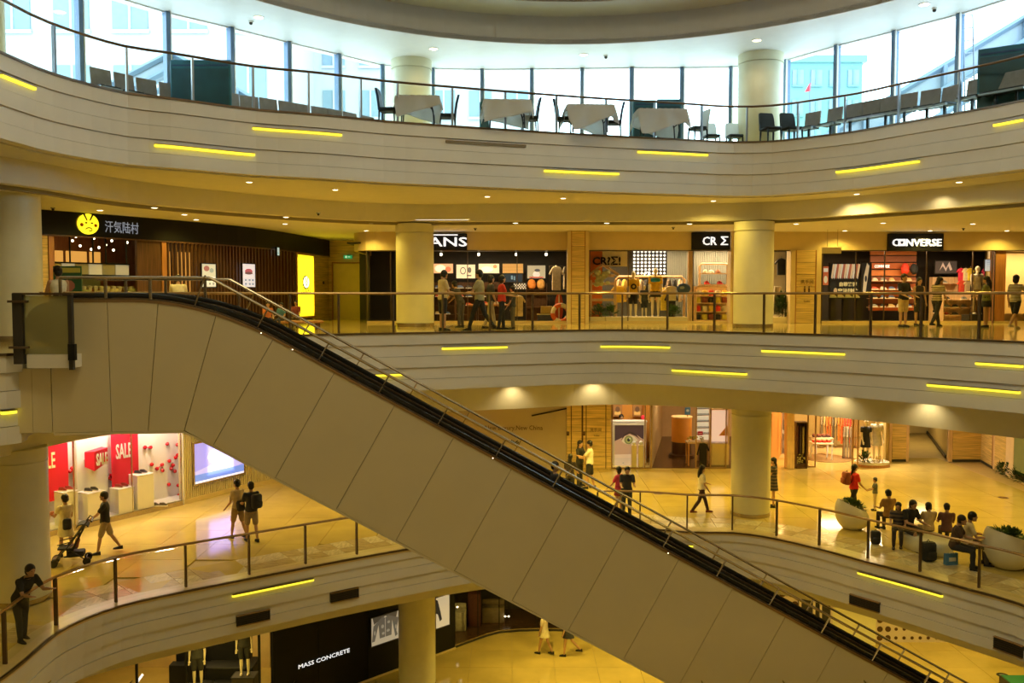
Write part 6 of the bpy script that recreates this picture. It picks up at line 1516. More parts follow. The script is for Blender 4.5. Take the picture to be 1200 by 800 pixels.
for x, lab in ((723, 'left'), (746, 'right')):
    art([(xat(700, 38.5, 9), 38.5), (xat(900, 38.5, 9), 38.5)], x-4, 474, x+5, 487, 'picture', 'small framed picture on the orange wall, '+lab+' of the two', 'picture', (.35,.16,.04), [((.75,.45,.12), rc(.1,.1,.9,.4)), ((.15,.07,.03), blob(.5,.6,.3,.25))], 'wood_red', -.05, .4)
ct = thing('counter', 'white shop counter behind the eye poster', 'counter', (xat(736, 37.6, 8), 37.6, ZC+.012)); MB().bevbox(-.75, .75, -.2, .2, 0, 1.75, .02).build('counter_body', 'white_paint', ct); MB().box(-.78, .78, -.23, .23, 1.75, 1.79).build('counter_top', 'white_paint', ct)
person('shop assistant behind the white counter, only the dark hair and forehead showing', (xat(728, 38.15, 8), 38.15, ZC+.14), -1.5, 1.80, top=(.05,.05,.05), bottom=(.03,.03,.03), arms=((.2,.3),(.2,.3)))
r = thing('red_balloon', 'small red round ornament by the orange wall', 'ornament', (xat(754, 37.9, 9), 37.9, aty(754, 489.5, 37.9)[1])); MB().ell((0, 0, 0), (.10, .10, .12), 10, 8).build('globe', 'sale_red', r, True); MB().tube([(0, 0, .12), (0, 0, 9.6-r.location.z)], .006, 4).build('cord', 'black', r)
def frontposts(xs, label, Y=YC, zt=9.6):
    r = thing('shop_window', label, 'window')
    for i, x in enumerate(xs): X = xat(x, Y, 8); MB().box(X-.025, X+.025, Y-.03, Y+.03, ZC, zt).build('mullion', 'brass', r)
    for i in range(len(xs)-1): MB().box(xat(xs[i], Y, 8)+.03, xat(xs[i+1], Y, 8)-.03, Y-.006, Y+.006, ZC+.05, zt).build('pane', 'shop_glass', r)
    MB().box(xat(xs[0], Y, 8), xat(xs[-1], Y, 8), Y-.04, Y+.04, ZC, ZC+.05).build('sill', 'brass', r)
frontposts([717, 756, 763], 'glass front before the eye poster'); frontposts([816, 833, 851], 'glass front of the spectacles shop')
# spectacles shop
s2 = struct('trim_21', 'interior of the spectacles shop with dark wooden floor', 'shop interior')
yb = 44.5
MB().box(xat(755, yb, 7), xat(905, yb, 7), yb, yb+.1, ZC, 9.6).build('back_wall', col((.62,.46,.28)), s2)
pf = [(xat(763, YC+.05, ZC), YC+.05), (xat(862, YC+.05, ZC), YC+.05), (xat(862, yb, ZC), yb), (xat(763, yb, ZC), yb)]
plate(MB(), pf, [], ZC+.001, ZC+.014).build('inner_floor', 'wood_floor_dark', s2)
openband(MB(), [(xat(763, YC+.1, 8), YC+.1), (xat(775, yb, 8), yb)], -.05, .05, ZC, 9.6).build('side_wall', col((.50,.38,.22)), s2)
art([(xat(700, yb-.1, 9), yb-.1), (xat(900, yb-.1, 9), yb-.1)], 764.5, 473, 771, 483, 'picture', 'small dark framed picture high in the spectacles shop', 'picture', (.3,.22,.15), [((.1,.1,.1), rc(.2,.2,.8,.8))], 'wood_dark', -.05)
kx, ky = xat(799, 39.0, 8), 39.0; zk0 = aty(799, 517, 39)[1]; zk1 = aty(799, 488, 39)[1]
ck = thing('round_counter', 'round orange counter drum in the spectacles shop', 'counter', (kx, ky, ZC+.014)); MB().lathe(0, 0, [(.55, 0), (.55, .10), (.42, .14), (.42, max(.2, zk0-ZC-.02))], 28).build('foot', 'wood_dark', ck, True); MB().lathe(0, 0, [(.44, zk0-ZC-.01), (.44, zk1-ZC-.05)], 28).build('drum', 'orange_wall', ck, True); MB().lathe(0, 0, [(.46, zk1-ZC-.05), (.46, zk1-ZC)], 28).build('counter_top', 'wood_light', ck, True)
r = thing('blue_placard', 'small blue placard on a stand on the orange drum counter', 'placard', (xat(806, 38.8, 9), 38.8, zk1+.012)); MB().box(-.12, .12, -.01, .01, .10, .42).build('board', col((.05,.18,.45)), r); MB().box(-.02, .02, -.02, .02, 0, .10).build('stand', 'steel', r); MB().ell((0, -.012, .28), (.07, .006, .06), 10, 4).build('print', col((.5,.65,.8)), r)
def glasses(loc, label, group):
    if 'g' not in SH:
        m = MB()
        for y in (-.033, .033): m.tube([(y+.026*cos(2*pi*i/8), 0, .022+.02*sin(2*pi*i/8)) for i in range(9)], .006, 4)
        m.tube([(-.06, 0, .028), (-.062, .12, .026)], .004, 4).tube([(.06, 0, .028), (.062, .12, .026)], .004, 4)
        o = m.build('spectacles', 'near_black'); SH['g'] = o
    else: o = SH['g'].copy(); S.collection.objects.link(o)
    tag(o, label, 'glasses', group); o.location = loc; o.scale = (1.5, 1.2, 1.5)
gs = thing('display_shelf', 'white backlit shelves of spectacles', 'shelf'); xa, z1_ = aty(816, 473, 38.2); xb, z0_ = aty(834, 515, 38.2)
MB().box(xa, xb, 38.2, 38.25, z0_, 9.5).build('back_panel', col((.85,.75,.52),.5,.55), gs); MB().box(xa, xb, 37.9, 38.2, ZC+.015, z0_).build('base_cabinet', 'wood_light', gs)
zz = []
for y in (478.5, 486, 493.5, 501, 508): z = aty(816, y, 38.1)[1]; zz.append(z); MB().box(xa, xb, 38.02, 38.2, z-.02, z).build('shelf', 'steel', gs)
for z in zz:
    for i in range(4): glasses((xa+(xb-xa)*(i+.5)/4, 38.05, z+.001), 'spectacles on the backlit shelves, level %s down, %s from left' % (('one','two','three','four','five')[zz.index(z)], ORD[i]), 'spectacles on the backlit shelves')
r = thing('red_tag', 'red sign card on the spectacles shelves', 'card', (xat(821, 37.95, 8), 37.99, aty(821, 510, 37.95)[1])); MB().box(-.11, .11, -.01, .0, 0, .17).build('card', 'sale_red', r); MB().box(-.08, .08, -.014, -.01, .06, .08).build('line', 'white_paint', r)
a = aty(833, 519, 37.2); b = aty(853, 480, 37.2)
fr_ = thing('lit_showcase', 'pale pink lit showcase with wooden frame beside the round column', 'showcase'); MB().box(a[0], b[0], 37.3, 37.36, a[1], b[1]).build('back_panel', col((.85,.62,.50),.5,.65), fr_)
m = MB(); m.box(a[0]-.05, a[0], 37.1, 37.4, ZC+.015, b[1]+.05); m.box(b[0], b[0]+.05, 37.1, 37.4, ZC+.015, b[1]+.05); m.box(a[0], b[0], 37.1, 37.4, b[1], b[1]+.05); m.build('frame', 'wood_light', fr_)
MB().box(a[0], b[0], 37.0, 37.4, ZC+.015, a[1]).build('base_cabinet', col((.80,.62,.36)), fr_)
for i in range(3): glasses((a[0]+(b[0]-a[0])*(i+.5)/3, 37.15, a[1]+.003), 'pair of spectacles in the pink showcase, %s from the left' % ORD[i], 'spectacles in the pink showcase')
m = MB(); m.prism_xz([(a[0]+.35, a[1]+.3), (b[0], a[1]+.72), (b[0], a[1]+.3)], 37.28, 37.30); m.build('orange_shape', 'orange_wall', fr_)
ts = thing('display_table', 'wooden display table with a dark coat hanging on it in the spectacles shop', 'table', (xat(817, 37.1, 7), 37.1, ZC+.014)); MB().bevbox(-.45, .42, -.3, .3, .92, .98, .01).build('table_top', 'wood_light', ts)
for x in (-.40, .36):
    for y in (-.25, .25): MB().box(x-.03, x+.03, y-.03, y+.03, 0, .92).build('leg', 'wood_red', ts)
garment((xat(824, 36.7, 7), 36.7, aty(824, 519, 36.7)[1]), .1, .5, .95, (.03,.025,.02), 'dark coat hanging at the display table of the spectacles shop', cat='coat', long=True)
for k in range(3):
    r = thing('vase_plant', 'yellow green sprig on the spectacles shop table, %s from the left' % ORD[k], 'plant', (xat(808+7*k, 37.1, 7), 37.1, ZC+.996), 0, 'sprigs on the display table'); m = MB()
    for q in range(14): a_ = random.uniform(0, 6.28); m.ell((.07*cos(a_), .05*sin(a_), .08+.12*random.random()), (.035, .035, .02), 6, 4)
    m.build('foliage', col((.45,.40,.05)), r); MB().lathe(0, 0, [(.03, 0), (.04, .08)], 8).build('pot', 'white_paint', r)
lampbox('light panel in the spectacles shop', xat(770, 39, 9), xat(850, 39, 9), 38.9, 39.3, 9.5, 6, (1, .72, .36))
# boutique right of the column
s3 = struct('trim_22', 'golden interior of the boutique right of the round column', 'shop interior')
MB().box(xat(900, 44.5, 8), xat(1062, 44.5, 8), 44.5, 44.6, ZC, 9.6).build('back_wall', 'gold_wall', s3)
openband(MB(), [(xat(903, YC+.2, 8), YC+.2), (xat(918, 40.5, 8), 40.5)], -.05, .05, ZC, 9.6).build('side_wall', 'orange_wall', s3)
cbox(890, 903, ZC, 9.6, 'orange_wall', 'side_wall', s3, 37.3)
MB().box(xat(1037, 37.85, 8), xat(1046, 37.85, 8), 37.85, 37.95, ZC, 9.6).build('return_wall', 'gold_wall', s3)
openband(MB(), [(xat(1043, YC+.4, 8), YC+.9), (xat(1030, 44.5, 8), 44.5)], -.05, .05, ZC, 9.6).build('side_wall', 'gold_wall', s3)
MB().box(xat(895, 44.4, 8), xat(960, 44.4, 8), YC+.1, 44.5, 9.55, 9.6).build('inner_ceiling', 'ceiling_paint', s3)
WB_ = [(xat(905, 36.5, 8), 36.5), (xat(960, 36.5, 8), 36.5)]
art([(xat(905, 38.0, 8), 38.0), (xat(930, 38.6, 8), 38.6)], 914.5, 477, 922, 531, 'mirror_panel', 'tall dark mottled mirror panel on the orange wall', 'mirror', (.16,.09,.05), [((.5,.4,.3), [(0,.45),(1,.35),(1,.43),(0,.53)]), ((.35,.2,.1), blob(.5,.8,.3,.1)), ((.3,.2,.12), blob(.4,.2,.3,.1))], 'wood_light', -.05, .2)
r = thing('shop_pier', 'honey wood pier between the orange wall and the dark display case', 'pillar'); r['kind'] = 'structure'
for k in range(6): cbox(922.5, 931, ZC+3.5*k/6+.005, ZC+3.5*(k+1)/6-.005, 'wood_light', 'panel', r, YC-.1, YC+.3)
dc = thing('display_case', 'dark framed tall display case with hanging dark clothes at the boutique door', 'cabinet'); a = aty(932.5, 553, YC); b = aty(947, 496, YC)
MB().box(a[0], b[0], YC+.35, YC+.4, ZC+.02, b[1]).build('back_panel', col((.08,.03,.02)), dc); m = MB(); m.box(a[0], a[0]+.05, YC, YC+.4, ZC+.02, b[1]); m.box(b[0]-.05, b[0], YC, YC+.4, ZC+.02, b[1]); m.box(a[0], b[0], YC, YC+.4, b[1], b[1]+.05); m.box(a[0], b[0], YC, YC+.4, ZC, ZC+.05); m.build('frame', 'wood_dark', dc)
for i, c in enumerate(((.12,.03,.03), (.05,.03,.04), (.35,.28,.12))): garment(((a[0]*(3-i)+b[0]*(i+1))/4, YC+.18, b[1]-.15), 1.2, .45, 1.1, c, ['dark red garment in the display case, left','near black garment in the display case, middle','olive garment in the display case, right'][i])
tr = thing('plants_tray', 'pale plant arrangement at the foot of the dark display case', 'plant', ((a[0]+b[0])/2, YC+.2, ZC+.05)); m = MB()
for q in range(24): m.ell((random.uniform(-.18,.18), random.uniform(-.08,.08), .15+random.uniform(0,.35)), (.04,.04,.03), 6, 4)
m.build('foliage', col((.6,.5,.2)), tr); MB().box(-.18, .18, -.1, .1, 0, .12).build('tray', 'wood_dark', tr)
YR = 41.5; zrr = aty(985, 485, YR)[1]
rk = thing('clothes_rail', 'long clothes rail across the back of the boutique', 'rail'); m = MB(); xa, xb = xat(962, YR, 9), xat(1004, YR, 9); m.tube([(xa, YR, ZC+.01), (xa, YR, zrr), (xb, YR, zrr), (xb, YR, ZC+.01)], .025, 6).build('frame', 'brass', rk); MB().box(xa-.1, xa+.1, YR-.25, YR+.25, ZC, ZC+.03).build('foot', 'brass', rk); MB().box(xb-.1, xb+.1, YR-.25, YR+.25, ZC, ZC+.03).build('foot', 'brass', rk)
cols = [(.25,.2,.12),(.55,.35,.15),(.7,.18,.03),(.6,.15,.03),(.12,.1,.08),(.3,.22,.1),(.75,.2,.03),(.8,.12,.03),(.75,.05,.03),(.8,.04,.03),(.6,.03,.03),(.7,.1,.05)]
for i, c in enumerate(cols):
    x = xa+(xb-xa)*(i+.6)/12.5; nm = {.25:'olive brown',.55:'tan',.7:'rust',.6:'deep rust',.12:'charcoal',.3:'khaki',.75:'orange',.8:'scarlet'}.get(c[0], 'red')
    garment((x, YR, zrr-.10), 1.15, .5, 1.15+.12*(i % 3), c, '%s garment, %s from the left on the long boutique rail' % (nm, 'first,second,third,fourth,fifth,sixth,seventh,eighth,ninth,tenth,eleventh,twelfth'.split(',')[i]), 'garments on the long boutique rail')
YR2 = 38.6; zr2 = aty(996, 497, YR2)[1]; rk = thing('clothes_rail', 'short clothes rail with grey brown dresses by the boutique glass', 'rail'); xa, xb = xat(989, YR2, 9), xat(1000, YR2, 9); m = MB(); m.tube([(xa, YR2, ZC+.01), (xa, YR2, zr2), (xb, YR2, zr2), (xb, YR2, ZC+.01)], .022, 6).build('frame', 'brass', rk); MB().box(xa-.08, xb+.08, YR2-.2, YR2+.2, ZC, ZC+.02).build('foot', 'brass', rk)
for i, c in enumerate(((.28,.22,.14), (.35,.3,.2), (.22,.16,.1))): garment((xa+(xb-xa)*(i+.5)/3, YR2, zr2-.10), 1.1, .45, 1.35, c, ['brown dress, left on the short rail','grey brown dress, middle of the short rail','dark brown dress, right on the short rail'][i])
def ctable(px, Y, w, h, label, z=ZC):
    r = thing('display_table', label, 'table', (xat(px, Y, ZC), Y, z)); MB().bevbox(-w, w, -.35, .35, h-.05, h, .01).build('table_top', col((.8,.7,.5)), r)
    for x in (-w+.06, w-.06):
        for y in (-.28, .28): MB().box(x-.025, x+.025, y-.025, y+.025, 0, h-.05).build('leg', 'white_paint', r)
    return r
rg = thing('round_rug', 'round brown rug under the white boutique table', 'rug', (xat(969, 38.6, ZC), 38.6, ZC+.001)); MB().lathe(0, 0, [(1.0, 0), (.98, .012)], 32).build('pile', cloth((.30,.18,.06)), rg); MB().lathe(0, 0, [(1.03, 0), (1.03, .008), (.99, .008)], 32).build('rug_edge', cloth((.22,.13,.05)), rg)
ctable(962, 38.4, .42, .72, 'white table with red folded clothes in the boutique', ZC+.014); ctable(963, 39.9, .42, .72, 'second white table behind the first in the boutique')
for i in range(4):
    for j, Y_ in enumerate((38.4, 39.9)): 
        r = thing('folded_clothes', 'small pile of folded clothes on the %s boutique table, %s from the left' % (('front', 'rear')[j], ORD[i]), 'clothes', (xat(962, Y_, ZC)-.3+.2*i, Y_, ZC+(.737 if j == 0 else .722)), 0, 'folded clothes on the %s boutique table' % ('front', 'rear')[j]); MB().bevbox(-.08, .08, -.12, .12, 0, .08, .02).build('fold', cloth(((.65,.05,.03), (.12,.05,.05))[j]), r); MB().bevbox(-.075, .075, -.115, .115, .08, .13, .02).build('fold', cloth(((.75,.5,.3), (.3,.1,.06))[j]), r)
# curved display plinth with two mannequins
px_, py_ = xat(1024, 36.7, ZC), 36.9
pd_ = thing('display_plinth', 'curved white plinth with a brown base holding two dressed mannequins', 'plinth', (px_, py_, ZC)); MB().lathe(0, 0, [(.72, 0), (.72, .10)], 32, 1, .75).build('base', 'wood_red', pd_, True); MB().lathe(0, 0, [(.70, .10), (.70, .20)], 32, 1, .75).build('top_slab', 'window_white', pd_, True)
mann(1018, 36.75, 1.72, -1.4, 'headless style mannequin in a short black dress on the curved plinth', top=(.02,.02,.025), bkind='dress', tkind='dress', bottom=(.02,.02,.02), hair=None, z=ZC+.202, arms=((.1,.2),(.15,.3)))
mann(1031, 37.0, 1.80, -1.7, 'mannequin in a pale grey dress with a dark collar on the curved plinth', top=(.52,.47,.36), bkind='dress', tkind='dress', bottom=(.5,.5,.4), hair=None, z=ZC+.202, arms=((.1,.2),(.1,.2)))
bush('dark leafy plant at the feet of the mannequin in black', xat(1014, 36.4, 6.5), 36.45, ZC+.202, .28, .14, .50, 170, 'leaf_dark', ls=.11)
bush('low pale flowering plants on the right of the curved plinth', xat(1030, 36.5, 6.5), 36.5, ZC+.202, .30, .12, .25, 120, col((.55,.40,.15)), ls=.08)
frontposts([1000, 1006], 'narrow glass strip left of the curved plinth'); frontposts([947, 956], 'open glass door leaf of the boutique', YC+.3)
lampbox('light panel over the curved plinth', xat(1010, 37, 9), xat(1040, 37, 9), 36.9, 37.3, 9.5, 20, (1, .80, .50))
lampbox('light panel at the back of the boutique', xat(960, 41, 9), xat(1010, 41, 9), 40.3, 40.8, 9.5, 18, (1, .70, .32))
lampbox('light panel at the orange wall of the boutique', xat(903, 38, 9), xat(925, 38, 9), 37.8, 38.1, 9.5, 10, (1, .66, .25))
# wood panels, corridor, right corner
wq = thing('wood_panelling', 'honey wood wall panels between the boutique and the corridor', 'wall panel'); wq['kind'] = 'structure'
for k in range(9): cbox(1046, 1063, ZC+.1+3.4*k/9+.004, ZC+.1+3.4*(k+1)/9-.004, 'wood_wall', 'plank', wq, 37.8)
cbox(1043, 1046, ZC, 9.6, 'wood_light', 'edge_strip', wq, 37.78); cbox(1063, 1066, ZC, 9.6, 'wood_light', 'edge_strip', wq, 37.78); cbox(1046, 1063, ZC, ZC+.09, 'near_black', 'skirting', wq, 37.8)
cw = struct('wall_corridor', 'recessed corridor of the lower storey between the wood panels', 'wall')
MB().box(xat(1066, 42, 8)-.3, xat(1089, 45.6, 8), 45.6, 45.7, ZC, 9.3).build('corridor_end', 'header_wall', cw)
openband(MB(), [(xat(1089, 45.6, ZC), 45.6), (xat(1111, 38.6, ZC), 38.6)], -.06, .06, ZC, 9.6).build('corridor_side', col((.70,.58,.34)), cw)
openband(MB(), [(xat(1088.5, 45.6, ZC), 45.6), (xat(1110.5, 38.6, ZC), 38.6)], -.12, -.06, ZC, ZC+.13).build('skirting', 'near_black', cw)
light('AREA', 'corridor_lamp', (xat(1080, 42, 9), 42, 9.3), 60, (1, .80, .35), 1.0)
WQ = [(xat(1110, 37.8, 7), 37.8), (xat(1150, 37.8, 7), 37.8), onz(1165, 550, ZC), onz(1205, 570, ZC), onz(1260, 600, ZC)]
wr = thing('wood_panelling', 'honey wood wall panels in the right corner of the lower storey', 'wall panel'); wr['kind'] = 'structure'
def wqb(x0, x1, z0, z1, mat, nm, par, o0=-.02, o1=.08): return wb(MB(), WQ, x0, 540, x1, 545, o0, o1, z0, z1).build(nm, mat, par)
wqb(1111, 1115.5, ZC, 9.6, 'wood_light', 'edge_strip', wr)
for k in range(9):
    z0, z1 = ZC+.1+3.4*k/9+.004, ZC+.1+3.4*(k+1)/9-.004
    wqb(1116, 1148.5, z0, z1, 'wood_wall', 'plank', wr); wqb(1149.5, 1162.5, z0, z1, 'wood_wall', 'plank', wr); wqb(1166, 1179, z0, z1, 'wood_wall', 'plank', wr)
wqb(1148.5, 1149.5, ZC, 9.6, 'wood_red', 'groove', wr); wqb(1162.5, 1163.8, ZC, 9.6, 'wood_red', 'groove', wr); wqb(1164, 1166, ZC, 9.6, 'wood_light', 'edge_strip', wr); wqb(1116, 1164, ZC, ZC+.1, 'near_black', 'skirting', wr, -.03, .08)
wqb(1179, 1188, ZC, 9.6, col((.80,.62,.45)), 'pale_panel', wr); wqb(1188.5, 1240, ZC+.4, 9.6, col((.20,.24,.12)), 'green_panel', wr); wqb(1166, 1240, ZC, ZC+.05, 'kerb', 'skirting', wr, -.06, .02)
for i, (x, y) in enumerate(((1174, 556), (1182, 559), (1191, 563), (1198, 566))):
    X, Y = onz(x, y, ZC); bush(['dark shrub, leftmost of the hedge in the right corner','dark shrub second from the left in the right corner','dark shrub with pale blossoms in the right corner','dark shrub at the right edge of the lower storey'][i], X+.1, Y+.15, ZC, .30, .2, .55, 160, 'leaf_dark', ls=.12)
# planters and bench on the lower storey
def planter(px, yb, R, tilt, label, lab2, sd):
    X, Y = onz(px, yb, ZC); Y += R*.4; r = thing('planter', label, 'planter', (X, Y, ZC)); n = 32; R_ = []
    H = R*1.62
    for k in range(11):
        f = k/10; a = -1.05+f*(1.05+.62); rr = R*cos(a); ring = []
        for i in range(n):
            t = 2*pi*i/n; x = rr*cos(t); y = rr*sin(t); z = R*.87+R*sin(a); z -= tilt*x*f
            ring.append((x, y, max(z, 0)))
        R_.append(ring)
    top = R_[-1]; inner = [(x*.9, y*.9, z-.02) for x, y, z in top]; low = [(x*.85, y*.85, z-.12) for x, y, z in top]
    MB().rings(R_+[inner, low]).build('bowl', 'planter_white', r, True)
    m = MB(); m.rings([[(x*.86, y*.86, z-.10) for x, y, z in top], [(x*.84, y*.84, z-.08) for x, y, z in top]]).build('soil', 'near_black', r)
    b = bush(lab2, X, Y, ZC+R*1.30, R*.82, R*.7, .22, 420, 'leaf', ls=.10); b.rotation_euler = (0, tilt*.8, 0)
M('planter_white', (.82, .78, .62), .22, var=.01)
random.seed(4)
planter(1001, 621, .50, .45, 'white egg shaped planter with a slanted rim left of the seated group', 'green leafy plants in the white planter left of the seated group', 1)
planter(1187, 668, .62, .30, 'large white round planter at the right edge of the lower storey', 'dark green leafy plants in the planter at the right edge', 2)
xs = [p[0] for p in SP]; ys = [p[1] for p in SP]; bx0, bx1 = min(xs), max(xs); by = sum(ys)/len(ys)
an = atan2(SP[-1][1]-SP[0][1], SP[-1][0]-SP[0][0])
bn = thing('bench', 'long white rounded bench under the seated group', 'bench', ((bx0+bx1)/2, (SP[0][1]+SP[-1][1])/2-.22, ZC), an)
Lh = (bx1-bx0)/2+.25; R_ = []
for z, s_ in ((0, .86), (.05, .92), (.20, 1.0), (.34, .99), (.40, .95), (.43, .86), (.44, .6)):
    R_.append([(Lh*s_*cos(2*pi*i/40), (.52*s_)*abs(sin(2*pi*i/40))**.8*(1 if sin(2*pi*i/40) >= 0 else -1), z) for i in range(40)])
MB().rings(R_).build('bench_body', 'planter_white', bn, True); MB().rings([[(x*.97, y*.97, 0) for x, y, z in R_[0]], [(x*.97, y*.97, .03) for x, y, z in R_[0]]]).build('plinth', 'dark_rail', bn)
X, Y = onz(1088, 657, ZC); backpack('large black backpack on the floor below the middle of the bench', (X, Y, ZC+.01), -1.4, 'bag_black', 1.25)
X, Y = onz(1114, 661, ZC); r = thing('shopping_bag', 'blue and white carrier bag on the floor by the bench', 'bag', (X, Y, ZC), .2); MB().add([(-.17,-.07,0),(.17,-.07,0),(.17,.07,0),(-.17,.07,0),(-.19,-.03,.30),(.19,-.03,.30),(.19,.03,.30),(-.19,.03,.30)], [(0,3,2,1),(4,5,6,7),(0,1,5,4),(1,2,6,5),(2,3,7,6),(3,0,4,7)]).build('bag_body', 'bag_blue', r); MB().tube([(-.07,-.04,.30),(0,-.04,.40),(.07,-.04,.30)], .008, 5).build('handle', 'white_paint', r); MB().box(-.10, .10, -.075, -.06, .10, .2).build('print', 'white_paint', r)
X, Y = onz(1026, 637, ZC); backpack('small black bag standing on the floor left of the bench', (X, Y, ZC+.01), -1.8, 'bag_black', .9)
r = thing('phone', 'dark phone in the hands of the young man at the right end of the bench', 'phone', (SP[-1][0]+.52, SP[-1][1]-.16, ZC+.80), -.4); MB().bevbox(-.01, .01, -.04, .04, 0, .15, .004).build('case', 'black', r); MB().box(-.012, -.010, -.035, .035, .01, .14).build('screen', 'letter_dim', r)
for i, (x, y, lab) in enumerate(((771, 578, 'dark oval sticker on the floor before the spectacles shop'), (1176, 583, 'dark oval sticker on the golden floor at the right'))):
    X, Y = onz(x, y, ZC); r = thing('floor_disc', lab, 'sticker', (X, Y, ZC+.002)); MB().lathe(0, 0, [(.17, 0), (.165, .006)], 24).build('disc', 'wood_dark', r); MB().lathe(0, 0, [(.08, .006), (.08, .008)], 16).build('centre', 'brass', r)
X, Y = onz(1175, 791, 0); r = thing('floor_disc', 'dark and grey round disc on the ground floor at the lower right', 'disc', (X, Y, .002)); MB().lathe(0, 0, [(.20, 0), (.19, .01)], 24).build('disc', 'near_black', r); MB().lathe(0, 0, [(.11, .01), (.10, .014)], 20).build('centre', 'grey_metal', r)
# ================================================================ TOP STOREY furniture
M('navy', (.02, .06, .17), .6, var=.1); M('navy_dark', (.008, .018, .035), .6); M('linen', (.80, .82, .84), .8, var=.03); M('seat_grey', (.24, .23, .25), .8, var=.12, scale=6)
M('teal_board', (.02, .13, .20), .6, var=.2); M('teal_face', (.012, .07, .11), .45, var=.2)
nt = MATS['linen'].node_tree; tr = nt.nodes.new('ShaderNodeBsdfTranslucent'); tr.inputs[0].default_value = (.85, .87, .90, 1)
mx = nt.nodes.new('ShaderNodeMixShader'); mx.inputs[0].default_value = .5
nt.links.new(nt.nodes['Principled BSDF'].outputs[0], mx.inputs[1]); nt.links.new(tr.outputs[0], mx.inputs[2]); nt.links.new(mx.outputs[0], nt.nodes['Material Output'].inputs[0])
def at_A(x, ytop, hz):
    return onz(x, ytop, ZA+hz)
def dining_chair(label, loc, rz, mat='navy', smat='navy_dark', group=None):
    r = thing('dining_chair', label, 'chair', loc, rz, group)
    MB().bevbox(-.23, .23, -.22, .22, .40, .50, .03).build('seat', smat, r, True)
    R_ = []
    for z, x, w in ((.42, -.20, .22), (.62, -.22, .22), (.82, -.25, .215), (.98, -.29, .20), (1.02, -.30, .17)):
        R_.append([(x-.03, -w, z), (x+.03, -w, z), (x+.035, 0, z), (x+.03, w, z), (x-.03, w, z), (x-.035, 0, z)])
    MB().rings(R_).build('backrest', mat, r, True)
    for x, y in ((.20, -.19), (.20, .19), (-.20, -.19), (-.20, .19)): MB().rings([[(x+sx*.02, y+sy*.02, .40) for sx, sy in ((-1,-1),(1,-1),(1,1),(-1,1))], [(x*1.08+sx*.014, y*1.04+sy*.014, 0) for sx, sy in ((-1,-1),(1,-1),(1,1),(-1,1))]][::-1]).build('leg', 'navy_dark', r)
    return r
for px, yt, rz, lab in ((444, 105, -.1, 'dark blue high backed dining chair left of the leftmost draped table'), (535, 113, pi+.1, 'dark blue high backed dining chair right of the leftmost draped table'),
        (631, 116, pi+.1, 'dark blue high backed dining chair right of the second draped table'), (652, 117, -.25, 'dark blue high backed dining chair left of the third draped table'),
        (729, 121.5, pi-.1, 'dark blue high backed dining chair right of the third draped table')):
    X, Y = at_A(px, yt, 1.0); dining_chair(lab, (X+.25*cos(rz), Y, ZA), rz)
X, Y = at_A(818, 129, 1.0); dining_chair('chair under a pale grey cover right of the rightmost draped table', (X, Y, ZA), pi+.3, 'linen', 'navy_dark')
for px, lab in ((895, 'black leather chair beside the white column, left of the two'), (919, 'black leather chair beside the white column, right of the two')):
    X, Y = at_A(px, 137, .92); r = dining_chair(lab, (X, 26.95, ZA), -1.35, 'black', 'black'); r.scale = (1.1, 1.1, .92)
for px, lab in ((834, 'low pale padded chair behind the covered chair'), (861, 'low pale padded chair left of the white column')):
    X, Y = at_A(px, 143, .80); r = dining_chair(lab, (X, Y, ZA), -1.5, 'linen', 'navy_dark'); r.scale = (1, 1, .8)
# tables with diamond laid cloths
def tablepair(px, ytop, wpx, label, clabel, rot, seed):
    X, Y = at_A(px, ytop, .76); w = wpx/2/F*Y*.95
    r = thing('folding_table', label, 'table', (X, Y, ZA), .05)
    MB().bevbox(-w*.95, w*.95, -.38, .38, .715, .745, .01).build('table_top', 'wood_light', r)
    for s in (-1, 1):
        MB().tube([(s*w*.55, -.30, .71), (s*w*.72, -.30, .35), (s*w*.75, -.30, .0)], .018, 6).build('leg', 'navy_dark', r); MB().tube([(s*w*.55, .30, .71), (s*w*.72, .30, .35), (s*w*.75, .30, .0)], .018, 6).build('leg', 'navy_dark', r)
        MB().tube([(s*w*.70, -.30, .35), (s*w*.70, .30, .35)], .014, 6).build('stretcher', 'navy_dark', r); MB().tube([(s*w*.70, -.3, .38), (s*w*.25, -.3, .70)], .012, 5).build('stay', 'navy_dark', r)
    n = 34; m = MB(); vs = []; c, s_ = cos(rot), sin(rot); L = w*1.42; ph = seed*1.7
    for i in range(n+1):
        for j in range(n+1):
            u = (i/n*2-1)*L; v = (j/n*2-1)*L; x = u*c-v*s_; y = u*s_+v*c
            ex = max(abs(x)-w*.97, 0); ey = max(abs(y)-.40, 0); d = hypot(ex, ey)
            cx_ = max(-w*.97, min(w*.97, x)); cy_ = max(-.40, min(.40, y))
            if d > 0:
                wav = .035*sin(8*atan2(y, x)+ph)*min(1, d*3)
                x = cx_+(ex/d)*(.03+.18*d+wav)*(1 if x > 0 else -1); y = cy_+(ey/d)*(.03+.18*d+wav)*(1 if y > 0 else -1)
            vs.append((x, y, max(.752-d*.96, .02)))
    fs = [(i*(n+1)+j, (i+1)*(n+1)+j, (i+1)*(n+1)+j+1, i*(n+1)+j+1) for i in range(n) for j in range(n)]
    o = m.add(vs, fs).build('tablecloth', 'linen', None, True); o.location = (X, Y, ZA); o.rotation_euler = (0, 0, .05); sm = o.modifiers.new('thick', 'SOLIDIFY'); sm.thickness = .006; sm.offset = 1
    tag(o, clabel, 'tablecloth')
tablepair(490, 115, 52, 'folding table nearest the left white column', 'white cloth on the leftmost table, hanging low at the right', .30, 1)
tablepair(594, 119.5, 56, 'folding table second from the left', 'white cloth on the second table from the left', .22, 2)
